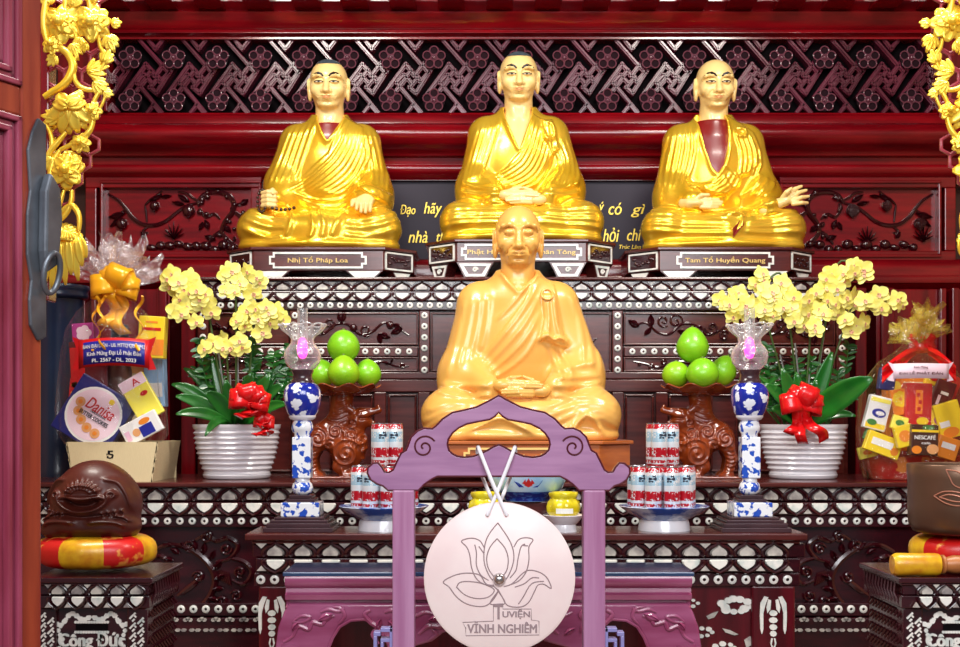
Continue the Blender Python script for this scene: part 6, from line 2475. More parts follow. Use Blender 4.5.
def jar(cx, label, D=3.45):
    k = D / F
    zt = plate(cx, 21, 16.5, D, Z_FRONT, 'small white footed dish under the %s' % label.split(' beside')[0].split(' on ')[0], foot=0.6, m=M_WHITE)
    t = thing('candle_jar', Vector((PX(cx, D), D, zt)), label, 'candle')

    def fn(a, i): return 1 + (0.05 if i in (2, 3, 4) else 0.03 if i in (6, 7) else 0.0) * math.sin(8 * a)
    obj('jar_body', MB().lathe([(r * k, y * k) for r, y in [(11, 0), (14, 1), (16.3, 5), (16.8, 10), (15.5, 15), (13, 18), (14, 20), (15, 23), (14.4, 24.5), (12.5, 24.5), (12, 20), (0.01, 18)]], (PX(cx, D), D, zt), 48, fn=fn), M_JAR, t, smooth=True)
    x = PX(cx, D)
    st = MB()

    def f2(u, v):
        a = -PI / 2 + (u - 0.5) * 1.0
        return (x + 17.5 * k * math.cos(a), D + 17.5 * k * math.sin(a), zt + (4 + 5 * v) * k)
    st.grid(f2, 8, 3)
    obj('sticker', st, M_STICK, t, solid=0.0006)


jar(485.5, 'squat yellow candle jar on the left behind the chime cords')
jar(563.5, 'squat yellow candle jar with a white sticker beside the right post')


def lotus_bowl():
    D = 3.545
    k = D / F
    cx = 527
    X = PX(cx, D)
    z = Z_FRONT
    o = MB().box((PX(504, D), D - 0.05, z), (PX(551, D), D + 0.05, z + 0.012))
    o.box((PX(506, D), D - 0.045, z + 0.012), (PX(549, D), D + 0.045, z + 28 * k))
    s = obj('bowl_stand', o, M_BROWN, None, bevel=0.004)
    tag(s, 'low red wooden stand under the pale blue lotus bowl', 'stand')
    z2 = z + 28 * k
    t = thing('offering_bowl', Vector((X, D, z2)), 'pale blue porcelain bowl painted with a red lotus, seen under the arch', 'bowl')
    obj('bowl_body', MB().lathe([(r * k, y * k) for r, y in [(22, 0), (23, 3), (28, 6), (35, 12), (39.5, 22), (40.5, 28), (39.5, 28), (37.5, 21), (30, 11), (0.01, 7)]], (X, D, z2), 56), M_PORCP, t, smooth=True)
    obj('blue_foot_band', MB().lathe([(r * k, y * k) for r, y in [(22.2, 0.3), (23.2, 3), (28.3, 6), (33.3, 10)]], (X, D, z2), 56, cap=False), M_BLUEG, t, smooth=True)
    fl = MB()
    def pt(px, py): 
        x = S(px, D)
        y = py * k
        rr = (33 + (py - 10) * 0.55) * k
        dx = max(-0.95, min(0.95, x / rr))
        return (X + x, D - rr * math.sqrt(1 - dx * dx) - 0.0015, z2 + y)
    for mi, polys in ((0, ([(-4, 17), (0, 24), (4, 17), (0, 15)], [(-6, 19), (-3, 23), (-2, 17)], [(6, 19), (3, 23), (2, 17)])),
                      (1, ([(-14, 21), (-9, 19), (-4, 15), (-9, 15)], [(14, 22), (10, 17), (4, 15), (9, 15)])),
                      (2, ([(-6, 13), (9, 13), (9, 14), (-6, 14)],))):
        for L in polys:
            n = len(L)
            fl.add([pt(*q) for q in L], [tuple(range(n))], mi)
    obj('painted_lotus', fl, [mat('red_glaze_paint', rgb(210, 40, 40), 0.3), M_BLUEG, M_INK], t, solid=0.001)


lotus_bowl()
# ------------------------------------------------------------------ orchids, ribbons, gilded carving, hampers
M_POT = mat('white_ribbed_pot', rgb(238, 236, 242), 0.22, 0, 0.4)
M_PETAL = mat('pale_yellow_petal', rgb(255, 244, 104), 0.5, col2=rgb(255, 250, 150), scale=30)
M_LIPF = mat('pink_orchid_lip', rgb(226, 150, 130), 0.5, col2=rgb(240, 220, 150), scale=120)
M_LEAF = mat('dark_green_leaf', rgb(24, 84, 28), 0.28, 0, 0.3, col2=rgb(40, 110, 36), scale=10)
M_LEAF2 = mat('bright_green_leaf', rgb(34, 120, 34), 0.28, 0, 0.3, col2=rgb(22, 92, 28), scale=8)
M_STEM = mat('green_stem', rgb(70, 96, 40), 0.5)
M_STAKE = mat('grey_stake', rgb(150, 150, 146), 0.5)
M_RIBRED = mat('red_satin_ribbon', rgb(222, 18, 24), 0.26, 0, 0.4)
M_RIBGOLD = mat('orange_gold_ribbon', rgb(250, 178, 30), 0.28, 0.15, 0.3)
M_SOIL = mat('moss', rgb(30, 40, 20), 0.9)


def petal(mb, c, R3, ang, L, w, cup=0.25, mi=0, roll=0.0, nu=5, nv=6, tipw=0.9):
    """a petal from c, in the frame R3 (x right, -y to the viewer, z up), pointing at angle ang"""
    def fn(u, v):
        s = u * 2 - 1
        ww = w * (math.sin(PI * min(0.97, 0.08 + v * 0.9))) ** 0.6
        lx = v * L
        ly = s * ww
        d = -cup * L * (v * v) + cup * 0.7 * w * s * s + roll * s * ww
        x = lx * math.cos(ang) - ly * math.sin(ang)
        z = lx * math.sin(ang) + ly * math.cos(ang)
        return Vector(c) + R3 @ Vector((x, -0.001 + d * -0.4, z))
    mb.grid(fn, nu, nv, mi)


def orchid_flower(root, r):
    """prototype blossom: three sepals, two broad petals; the lip is a sub-part"""
    I = Matrix.Identity(3)
    mb = MB()
    for a in (PI / 2, PI * 1.25, PI * 1.75):
        petal(mb, (0, 0.003, 0), I, a, r * 1.08, r * 0.4, -0.1)
    for a in (0.22, PI - 0.22):
        petal(mb, (0, -0.001, 0), I, a, r * 1.02, r * 0.56, 0.35)
    o = obj('blossom', mb, M_PETAL, root, smooth=True, local=True)
    lm = MB()
    petal(lm, (0, -0.004, 0), I, -PI / 2, r * 0.45, r * 0.17, -0.6)
    petal(lm, (0, -0.004, 0), I, -PI / 2 + 0.9, r * 0.26, r * 0.12, -0.9)
    petal(lm, (0, -0.004, 0), I, -PI / 2 - 0.9, r * 0.26, r * 0.12, -0.9)
    lm.ball((0, -0.006, r * 0.03), (r * 0.1, r * 0.1, r * 0.09), 8, 6)
    l = obj('lip', lm, M_LIPF, o, smooth=True, local=True)
    return o


def strap_leaf(A, B, w, droop=0.03, side=(0, 0, 1), fold=0.25):
    """broad leaf from A to B bending down at the tip"""
    A, B = Vector(A), Vector(B)
    mb = MB()
    d = (B - A)
    L = d.length
    sd = d.cross(Vector((0, -1, 0.25)))
    sd.normalize()
    up = sd.cross(d).normalized()

    def fn(u, v):
        s = u * 2 - 1
        ww = w * (math.sin(PI * min(0.985, 0.12 + 0.86 * v))) ** 0.65
        return A + d * v + Vector((0, 0, droop * 4 * v * (1 - v))) + sd * s * ww + up * (abs(s) * fold * ww)
    mb.grid(fn, 7, 10)
    return mb


def bow(root, c, r, m, seed=1, loops=7, tails=3, tail_len=0.12, name='ribbon_bow'):
    rnd = random.Random(seed)
    mb = MB()
    c = Vector(c)
    for i in range(loops):
        a = PI * (i + 0.5) / loops * 1.15 - 0.1 * PI + rnd.uniform(-.1, .1)
        out = Vector((math.cos(a), -0.55 - rnd.random() * 0.25, math.sin(a) * 0.85)).normalized()
        R = r * rnd.uniform(0.8, 1.05)
        w = r * 0.4
        sd = out.cross(Vector((0, -1, 0.2))).normalized()
        up = sd.cross(out).normalized()
        def fn(u, v, out=out, sd=sd, up=up, R=R, w=w):
            t = v * 2 * PI
            x = R * (0.5 - 0.5 * math.cos(t))
            y = 0.42 * R * math.sin(t)
            return c + out * x + up * y + sd * (u - 0.5) * 2 * w * (0.45 + 0.55 * math.sin(t / 2))
        mb.grid(fn, 4, 15)
    for i in range(tails):
        a = -PI / 2 + (i - (tails - 1) / 2) * 0.45 + rnd.uniform(-.1, .1)
        d = Vector((math.cos(a), -0.15, math.sin(a)))
        sd = Vector((math.sin(a), 0, -math.cos(a)))
        L = tail_len * rnd.uniform(0.75, 1.1)
        def fn(u, v, d=d, sd=sd, L=L, i=i):
            return c + d * (v * L) + Vector((0, -0.025 - 0.02 * math.sin(v * 9 + i), 0)) + sd * ((u - 0.5) * 2 * r * 0.22 + 0.012 * math.sin(v * 8 + i * 2))
        mb.grid(fn, 3, 14)
    mb.ball(c + Vector((0, -0.02, 0)), r * 0.22, 10, 8)
    return obj(name, mb, m, root, smooth=True, solid=0.0012)


def orchid(cx, side, pts, clusters, leaves, bowc, label):
    D = 4.25
    k = D / F
    z0 = Z_MAIN
    c = P(cx, 478, D)
    t = thing('potted_orchid', Vector((c.x, D, z0)), label, 'orchid')
    R = 42 * k
    prof = [(R * 0.72, 0.0), (R * 0.78, 0.004), (R * 0.8, 0.014), (R * 0.76, 0.018)]
    H = 54 * k
    nrib = 9
    for i in range(nrib * 4 + 1):
        u = i / (nrib * 4)
        rr = R * (0.76 + 0.24 * math.sin(u * PI * 0.5) ** 0.9) + 0.0035 * math.cos(2 * PI * u * nrib)
        prof.append((rr, 0.018 + (H - 0.03) * u))
    prof += [(R * 1.03, H - 0.008), (R * 1.04, H), (R * 0.97, H), (R * 0.94, H - 0.03), (0.001, H - 0.035)]
    obj('pot', MB().lathe(prof, (c.x, D, z0), 56), M_POT, t, smooth=True)
    obj('moss', MB().lathe([(R * 0.93, H - 0.032), (R * 0.6, H - 0.008), (0.001, H)], (c.x, D, z0), 24, cap=False), M_SOIL, t, smooth=True)
    for (x0, y0, x1, y1, w, dd, dr, mi) in leaves:
        A = P(x0, y0, D - dd * 0.3)
        B = P(x1, y1, D - dd)
        obj('leaf', strap_leaf(A, B, w * k, dr), M_LEAF2 if mi else M_LEAF, t, smooth=True, solid=0.002)
    # flower stems
    for (sx, sy, ex, ey, dd) in clusters:
        A = P(sx, 432, D)
        B = P(ex, ey, D - dd)
        Mid = P(sx + (ex - sx) * 0.3, (432 + ey) / 2 - 20, D - dd * 0.4)
        M2 = P(sx + (ex - sx) * 0.55, ey - 6, D - dd * 0.7)
        obj('flower_stem', MB().tube(smooth_line([A, Mid, M2, B], 6), 0.0035, 7), M_STEM, t, smooth=True)
        obj('stake', MB().tube([P(sx + 2, 432, D + 0.01), P(sx + (ex - sx) * 0.25 + 2, (432 + ey) / 2 - 14, D - dd * 0.3 + 0.01)], 0.003, 6), M_STAKE, t, smooth=True)
    rnd = random.Random(side)
    proto = None
    for i, (x, y) in enumerate(pts):
        dd = 0.02 + 0.05 * rnd.random() + 0.03 * math.sin(i)
        if proto is None:
            proto = orchid_flower(t, 9.2 * k)
            o = proto
        else:
            o = copy_tree(proto, t)
        o.location = P(x, y, D - 0.04 - dd) - t.location
        o.rotation_euler = (rnd.uniform(-0.35, 0.3), rnd.uniform(-0.5, 0.5), rnd.uniform(-0.75, 0.75))
        s = rnd.uniform(0.85, 1.12)
        o.scale = (s, s, s)
    # small leafy filler sprigs
    for i in range(16):
        x = cx + rnd.uniform(-52, 56)
        y = rnd.uniform(338, 400)
        A = P(cx + (x - cx) * 0.45, 428, D + 0.03)
        B = P(x, y, D + 0.02 + rnd.uniform(-0.05, 0.05))
        mb = MB()
        q = smooth_line([A, (A + B) / 2 + Vector(((B.x - A.x) * 0.25, 0, 0.02)), B], 6)
        mb.tube(q, 0.002, 5)
        for j in range(5, len(q)):
            for s in (-1, 1):
                a = rnd.uniform(-0.3, 0.9)
                d = Vector((s * math.cos(a), rnd.uniform(-0.6, 0.2), math.sin(a))) * rnd.uniform(0.022, 0.036)
                lf = strap_leaf(q[j], q[j] + d, rnd.uniform(0.005, 0.009), 0.001)
                mb.merge(lf)
        obj('sprig', mb, M_LEAF, t, smooth=True)
    bx, by, br = bowc
    bow(t, P(bx, by, D - 0.17), br * 1.15 * k, M_RIBRED, 3 + side, 6, 3, 0.13 if side else 0.06)
    if side == 0:
        bow(t, P(265, 424, D - 0.16), 13 * k, M_RIBRED, 9, 4, 3, 0.05)
    return t


PL = [(70, 130), (95, 105), (130, 150), (85, 175), (165, 140), (200, 130), (205, 170), (160, 190), (200, 210), (240, 200), (140, 250), (180, 245), (215, 270), (180, 290), (250, 250), (270, 285), (320, 320), (300, 260), (120, 310), (145, 330), (230, 375), (280, 215),
      (430, 90), (400, 110), (465, 145), (520, 90), (570, 125), (400, 200), (440, 205), (500, 185), (550, 215), (480, 160), (590, 150),
      (480, 360), (460, 370), (520, 310), (540, 330), (510, 400), (585, 360), (625, 290), (640, 325), (680, 310), (720, 360), (600, 435), (650, 380), (690, 350), (560, 300),
      (280, 525), (330, 495), (385, 470), (380, 520), (425, 520), (475, 480), (495, 520), (450, 500)]
PL = [(155 + x / 5.63, 255 + y / 5.63) for x, y in PL]
orchid(237, 0, PL, [(228, 430, 182, 300, 0.06), (236, 430, 236, 285, 0.05), (246, 430, 262, 318, 0.05), (230, 430, 222, 345, 0.06)],
       [(228, 424, 176, 396, 7, 0.10, 0.02, 0), (226, 426, 172, 384, 7, 0.02, 0.03, 0), (228, 424, 176, 414, 6, 0.16, 0.02, 0), (232, 425, 184, 368, 6, -0.04, 0.03, 0), (230, 424, 205, 436, 5, 0.2, 0.03, 0),
        (236, 422, 252, 372, 8, 0.06, 0.0, 0), (240, 424, 270, 374, 8, 0.05, 0.0, 0), (244, 425, 284, 384, 7, 0.04, 0.02, 0), (246, 424, 288, 404, 6, 0.1, 0.02, 1), (234, 423, 226, 380, 7, 0.08, 0.0, 0), (232, 424, 206, 392, 8, 0.1, 0.02, 0), (244, 422, 296, 352, 5, -0.04, 0.02, 1), (234, 424, 238, 410, 7, 0.16, 0.02, 0), (230, 422, 212, 356, 6, 0.0, 0.0, 0)],
       (252, 402, 20), 'white ribbed pot of pale yellow orchids with red bow, beside the left lamp')
PR = [(50, 215), (75, 240), (100, 235), (110, 190), (140, 180), (150, 215), (130, 280), (110, 295), (170, 240), (200, 235), (215, 140), (250, 90), (255, 115), (265, 165), (295, 180), (300, 205), (345, 130), (355, 160), (380, 190), (400, 200), (240, 240), (260, 260), (300, 290), (280, 300), (320, 245), (340, 225), (390, 255), (405, 315), (385, 290), (445, 265), (420, 240), (455, 335), (500, 335), (510, 360), (470, 215), (510, 180), (540, 165), (500, 230), (520, 260), (545, 280), (570, 215), (560, 110), (585, 90), (605, 115), (570, 160), (610, 160), (600, 235), (640, 90), (640, 120), (640, 235), (690, 50), (690, 85), (735, 70), (740, 95), (690, 200), (700, 235), (620, 290), (650, 205), (740, 220), (770, 235), (810, 190), (840, 200), (840, 245), (820, 255), (650, 310), (680, 365), (700, 340), (735, 325), (900, 215), (920, 240), (470, 280), (350, 250), (180, 270)]
PR = [(710 + x / 4.8, 255 + y / 4.8) for x, y in PR]
orchid(803, 1, PR, [(796, 430, 724, 305, 0.06), (802, 430, 766, 282, 0.05), (808, 430, 862, 270, 0.06), (812, 430, 898, 304, 0.06), (804, 430, 820, 320, 0.05)],
       [(806, 424, 872, 378, 13, 0.22, 0.015, 1), (800, 424, 782, 368, 8, 0.05, 0.0, 0), (806, 424, 832, 352, 8, 0.04, 0.0, 1), (798, 424, 772, 408, 8, 0.12, 0.01, 0), (808, 424, 816, 380, 7, 0.05, 0.0, 0), (804, 424, 796, 372, 7, 0.02, 0, 1),
        (802, 424, 782, 394, 7, 0.12, 0.02, 0), (810, 424, 848, 398, 7, 0.08, 0.02, 0), (800, 424, 764, 384, 7, 0.04, 0.02, 0), (806, 422, 818, 398, 7, 0.18, 0.015, 1), (800, 420, 796, 394, 6, 0.2, 0.02, 1), (812, 424, 856, 416, 5, 0.1, 0.02, 0)],
       (800, 405, 21), 'white ribbed pot of pale yellow orchids with red bow, beside the right lamp')


# ---- gilded openwork carving hanging at both sides
def gilt_flower(mb, c, r, seed, layers=3, open_=1.0, D=3.2):
    rnd = random.Random(seed)
    c = P(c[0], c[1], D)
    k = D / F
    r = r * k
    for l in range(layers):
        n = 8 - l
        rr = r * 1.2 * (1 - 0.27 * l)
        for i in range(n):
            a = 2 * PI * i / n + l * 0.4 + rnd.uniform(-.1, .1)
            R3 = Euler((rnd.uniform(-.2, .2), rnd.uniform(-.2, .2), 0)).to_matrix()
            petal(mb, (c.x, c.y - 0.007 * l - 0.012, c.z), R3, a, rr * rnd.uniform(0.9, 1.08), rr * 0.36, 0.25 + 0.3 * l, nu=5, nv=6)
    mb.ball((c.x, c.y - 0.03, c.z), r * 0.27, 10, 7)


def gilt_leaf(mb, x, y, a, L, w, D=3.2, lobes=3):
    k = D / F
    c = P(x, y, D - 0.012)
    R3 = Matrix.Identity(3)
    for q in range(-lobes, lobes + 1):
        petal(mb, c, R3, a + q * 0.42, 1.45 * L * k * (1 - 0.16 * abs(q)), w * 0.8 * k, 0.18)


def gilded(side):
    D = 3.2
    def X(x): return x if side == 0 else 1041 - x
    def A(a): return a if side == 0 else PI - a
    k = D / F
    t = thing('gilded_carving', Vector((PX(X(75), D), D, PZ(300 if side == 0 else 160, D))), 'gilded openwork carving of peonies and vines at the %s edge' % ('left' if side == 0 else 'right'), 'carving')
    # red hexagonal lattice behind
    lt = MB()
    ymax = 205 if side == 0 else 205
    for j in range(-3, 13):
        for i in range(-3, 5):
            cx, cy = 52 + i * 17.4 + (8.7 if j % 2 else 0), 6 + j * 17
            lim = 98 - max(0, cy - 100) * 0.22 if cy < 150 else 84 - max(0, cy - 150) * 0.2
            if cx > lim or cy > ymax or cx < 0:
                continue
            hx = [(X(cx + 10 * math.cos(b)), cy + 10 * math.sin(b)) for b in [PI / 6 + q * PI / 3 for q in range(6)]]
            lt.tube([(PX(x, D), D + 0.03, PZ(y, D)) for x, y in hx], 0.005, 6, closed=True)
    obj('lattice_backing', lt, mat('pinkish_red_lattice', rgb(168, 62, 76), 0.4, 0, 0.2), t, smooth=True)
    st = MB()
    for pts, r in (([(44, 97), (52, 92), (62, 86), (69, 78), (73, 66), (68, 54), (58, 47), (48, 45)], 0.0115), ([(73, 66), (77, 54), (77, 40), (72, 26)], 0.006),
                   ([(98, 36), (101, 48), (106, 58), (101, 70), (93, 80)], 0.007), ([(74, 66), (75, 80), (82, 88), (93, 90), (104, 85)], 0.007), ([(104, 84), (99, 92), (94, 102), (92, 112)], 0.006),
                   ([(106, 86), (104, 100), (98, 112)], 0.004), ([(94, 116), (90, 130), (80, 140), (60, 150)], 0.008), ([(44, 122), (50, 132), (52, 146), (46, 160)], 0.006), ([(44, 166), (50, 152), (58, 142), (66, 132)], 0.008),
                   ([(66, 152), (74, 154), (80, 162), (77, 170)], 0.006), ([(58, 216), (66, 208), (73, 206), (79, 216), (79, 230)], 0.008), ([(56, 224), (66, 214), (71, 202), (72, 190)], 0.007),
                   ([(64, 190), (60, 204), (56, 218)], 0.006), ([(60, 150), (52, 166), (50, 190), (52, 230)], 0.008), ([(48, 45), (44, 20), (50, -20)], 0.01), ([(92, 20), (88, -10), (84, -40)], 0.009), ([(64, 20), (66, -10), (60, -40)], 0.009)):
        q = smooth_line([P(X(x), y, D - 0.008) for x, y in pts], 6)
        n = len(q)
        st.tube(q, [r * (0.65 + 0.35 * math.sin(PI * (i + 0.5) / n)) for i in range(n)], 8)
    obj('vine', st, M_GILT, t, smooth=True)
    for i, (x, y, r) in enumerate(((93, 24, 17), (62, 24, 19), (68, 171, 17), (82, 144, 9), (54, 46, 9), (94, 112, 8), (80, -22, 18))):
        m = MB()
        gilt_flower(m, (X(x), y), r, i + 3 * side, 3 if r > 12 else 2)
        obj('carved_flower', m, M_GILT, t, smooth=True, solid=0.0035)
    # drooping lily and the large hanging blossom
    m = MB()
    for i in range(7):
        a = -PI / 2 + (i - 3) * 0.3
        petal(m, P(X(68), 103, D - 0.02 + 0.006 * (i % 2)), Matrix.Identity(3), A(a), 30 * k, 6.5 * k, 0.5)
    for a in (2.9, 0.3, 2.2, 0.9):
        petal(m, P(X(68), 106, D - 0.03), Matrix.Identity(3), A(a), 17 * k, 6 * k, 0.8)
    obj('carved_lily', m, M_GILT, t, smooth=True, solid=0.0035)
    m = MB()
    for i in range(13):
        a = PI * (0.06 + 0.95 * i / 12)
        petal(m, P(X(62), 243, D - 0.012), Matrix.Identity(3), A(a), 21 * k, 6 * k, 0.7)
    for i in range(9):
        x = 46 + i * 4.4
        L = (30, 44, 50, 40, 46, 36, 42, 28, 20)[i]
        petal(m, P(X(x), 238, D - 0.025 - 0.004 * (i % 2)), Matrix.Identity(3), -PI / 2 + 0.05 * (i - 4), L * k, 4.2 * k, 0.35)
    for i in range(7):
        petal(m, P(X(62 + (i - 3) * 4), 240, D - 0.035), Matrix.Identity(3), A(PI / 2 + (i - 3) * 0.3), 12 * k, 4 * k, 0.9)
    obj('hanging_blossom', m, M_GILT, t, smooth=True, solid=0.0035)
    for i, (x, y, a, L, w) in enumerate(((88, 72, 0.3, 15, 4), (104, 62, 1.1, 10, 3.4), (94, 82, -0.6, 12, 3.4), (108, 36, -1.2, 12, 4), (80, 38, -1.6, 10, 3), (72, 44, -1.2, 12, 3), (86, 42, -2.2, 9, 3),
                                         (76, 92, -1.0, 8, 3), (60, 94, -1.3, 8, 3), (56, 56, -2.3, 9, 3), (58, 118, 3.0, 12, 4), (52, 158, -2.0, 9, 3), (104, 92, -0.3, 7, 2.6), (112, 24, 0.2, 7, 3), (92, 2, 1.6, 12, 4), (50, 4, 1.9, 12, 4), (72, 6, 1.3, 12, 4))):
        m = MB()
        gilt_leaf(m, X(x), y, A(a), L, w, D, 2)
        obj('carved_leaf', m, M_GILT, t, smooth=True, solid=0.0035)
    # rail of the carving fixed to the post
    xa, xb = sorted((X(-20), X(46)))
    obj('mounting_rail', MB().box((PX(xa, D), D + 0.02, PZ(300 if side == 0 else 230, D)), (PX(xb, D), D + 0.08, PZ(-60, D))), M_REDV, t, bevel=0.004)


gilded(0)
gilded(1)


# ---- dark blue column
def blue_column():
    D = 4.43
    k = D / F
    cx = 57
    X = PX(cx, D)
    r = 27 * k
    z1 = PZ(286, D)
    t = thing('round_pedestal', Vector((X, D, Z_MAIN)), 'dark blue round pedestal with a moulded rim behind the left gift hamper', 'pedestal')
    m = mat('dark_blue_lacquer', rgb(28, 44, 74), 0.3, 0, 0.3, col2=rgb(18, 28, 52), scale=3)
    z = Z_MAIN
    obj('shaft', MB().lathe([(r * 1.05, z), (r * 1.05, z + 0.03), (r * 0.96, z + 0.05), (r * 0.96, z1 - 0.05), (r * 0.98, z1 - 0.045)], (X, D, 0), 40), m, t, smooth=True)
    obj('moulded_rim', MB().lathe([(r * 0.98, z1 - 0.05), (r * 1.1, z1 - 0.045), (r * 1.14, z1 - 0.035), (r * 1.1, z1 - 0.026), (r * 1.14, z1 - 0.018), (r * 1.17, z1 - 0.008), (r * 1.14, z1), (0.001, z1)], (X, D, 0), 40), m, t, smooth=True)


blue_column()


# ---- gift hampers
def flat_box(name, cx, cy, w, h, d, D, roll, m, label, cat, yaw=0.0, pitch=0.0):
    """packet with its printed face towards the viewer; returns (root, matrix, k); face lies at local y=0"""
    k = D / F
    c = P(cx, cy, D)
    M = Matrix.Translation(c) @ Euler((pitch, roll, yaw)).to_matrix().to_4x4()
    t = thing(name, c + Vector((0, d / 2, 0)), label, cat, None)
    obj('packet', MB().box((-w * k / 2, 0, -h * k / 2), (w * k / 2, d, h * k / 2), M=M), m, t, bevel=0.003)
    return t, M, k


def face_text(t, M, k, s, x, z, w, h, m, dep=0.0012, off=0.01, shear=0.0, parent=None):
    tm = text_mb(s, w * k, h * k, dep, M @ Matrix.Translation((x * k, -0.0004, z * k)), offset=off, shear=shear)
    return obj('lettering', tm, m, parent or t)


def face_rect(t, M, k, x, z, w, h, m, name='printed_patch', dep=0.001):
    return obj(name, MB().box(((x - w / 2) * k, -dep, (z - h / 2) * k), ((x + w / 2) * k, 0.0, (z + h / 2) * k), M=M), m, t)


def face_disc(t, M, k, x, z, rx, rz, m, name='printed_disc', dep=0.001, n=28):
    mb = MB()
    mb.prism([((x + rx * math.cos(2 * PI * i / n)) * k, (z + rz * math.sin(2 * PI * i / n)) * k) for i in range(n)], -dep, 0.0, M=M)
    return obj(name, mb, m, t)


def wrap(root, name, prof, cx, D, zb, m, seed, ry=0.6, amp=0.06, n=72):
    """gathered film round the contents; prof = (half width px, px above the base)"""
    rnd = random.Random(seed)
    k = D / F
    ph = [rnd.uniform(0, 6) for _ in range(6)]

    def fn(a, i):
        f = amp * (1 + 1.6 * abs(i - len(prof) * 0.62) / len(prof))
        return 1 + f * (math.sin(5 * a + ph[0] + i * 0.4) * 0.5 + math.sin(11 * a + ph[1] - i * 0.7) * 0.35 + math.sin(19 * a + ph[2] + i) * 0.2)
    mb = MB().lathe([(r * k, y * k) for r, y in prof], (PX(cx, D), D, zb), n, sy=ry, fn=fn, cap=False)
    return obj(name, mb, m, root, smooth=True)


def tuft(root, cx, cy, D, w, h, m, seed, n=16):
    """film sticking up above the knot in crinkled blades"""
    rnd = random.Random(seed)
    k = D / F
    mb = MB()
    c = P(cx, cy, D)
    for i in range(n):
        a = PI / 2 + (i / (n - 1) - 0.5) * 2.0 + rnd.uniform(-.1, .1)
        L = (h + (w - h) * abs(math.cos(a))) * k * rnd.uniform(0.75, 1.05)
        wd = 0.035 * rnd.uniform(0.7, 1.3)
        dy = rnd.uniform(-0.12, 0.12)
        ph = rnd.uniform(0, 6)
        def fn(u, v, a=a, L=L, wd=wd, dy=dy, ph=ph):
            s = u * 2 - 1
            ww = wd * (0.25 + 0.9 * v)
            jag = L * v * (1 - 0.16 * v * math.sin(7 * u + ph))
            return (c.x + jag * math.cos(a) - s * ww * math.sin(a), c.y + dy * v + 0.018 * math.sin(5 * u + 6 * v + ph), c.z + jag * math.sin(a) + s * ww * math.cos(a))
        mb.grid(fn, 7, 8)
    return obj('film_tuft', mb, m, root, smooth=True, auto=False)


def banner(root, cx, cy, w, h, D, cols, texts, mt, bend=3.0, notch=6, dep=0.0):
    k = D / F
    def col(u, v, W, H, d):
        x = (u - 0.5) * W
        return P(cx + x, cy + (v - 0.5) * H - bend * (1 - (2 * u - 1) ** 2) + bend * .5, D - d - 0.012 * (1 - (2 * u - 1) ** 2))
    mb = MB().grid(lambda u, v: col(u, v, w * 0.84, h, 0.0), 16, 3)
    o = obj('banner', mb, cols[0], root, smooth=True, solid=0.001)
    tl = MB()
    for s in (-1, 1):
        x0, x1 = cx + s * w * 0.40, cx + s * w * 0.5
        tl.prism(to3([(x0, cy - h * 0.5 + 1), (x1, cy - h * 0.55 - 1), (x1 - s * notch, cy + 1), (x1, cy + h * 0.55 + 1), (x0, cy + h * 0.5 + 3)], D), D + 0.002, D + 0.004)
    obj('banner_tail', tl, cols[1], o)
    if len(cols) > 2:
        mb = MB().grid(lambda u, v: col(u, v, w * 0.78, h * 0.8, 0.0015), 16, 3)
        obj('banner_field', mb, cols[2], o, smooth=True, solid=0.001)
    for s, dy, ww, hh in texts:
        tm = text_mb(s, ww * k, hh * k, 0.0005, offset=0.01)
        for i, (x, y, z) in enumerate(tm.v):
            u = 0.5 + x / (w * 0.84 * k)
            p = col(u, 0.5, w * 0.84, h, 0.003)
            tm.v[i] = (p.x, p.y + y, p.z + z - dy * k)
        obj('lettering', tm, mt, o)


C = {}
for nm, c in dict(red=(204, 20, 26), blue=(34, 40, 150), navy=(30, 34, 110), yellow=(248, 214, 40), white=(244, 242, 240), cream=(236, 220, 182), pink=(246, 200, 224), black=(20, 18, 20), orange=(240, 140, 40),
                  brown=(70, 34, 24), biscuit=(232, 168, 110), green=(70, 130, 60), magenta=(190, 60, 150), palepink=(250, 222, 236), lemon=(252, 240, 90), wine=(96, 14, 24), lightblue=(150, 190, 230)).items():
    C[nm] = mat('print_' + nm, rgb(*c), 0.36, 0, 0.15)
M_CARD = mat('corrugated_card', rgb(232, 214, 170), 0.7, col2=rgb(222, 202, 156), scale=60, stretch=(40, 1, 1))
M_FILM = film('clear_film', (0.98, 0.95, 0.97, 1), 0.045, 0.06, 16, 1.0, edge=0.06)
M_FILMT = film('clear_film_tuft', (0.97, 0.86, 0.95, 1), 0.36, 0.08, 20, 1.0, gloss=0.5)
M_FILMY = film('yellow_film', (1.0, 0.86, 0.25, 1), 0.04, 0.06, 16, 1.0, gloss=0.7, edge=0.06)
M_FOILY = film('yellow_film_tuft', (1.0, 0.78, 0.1, 1), 0.7, 0.1, 16, 1.0, gloss=0.25)


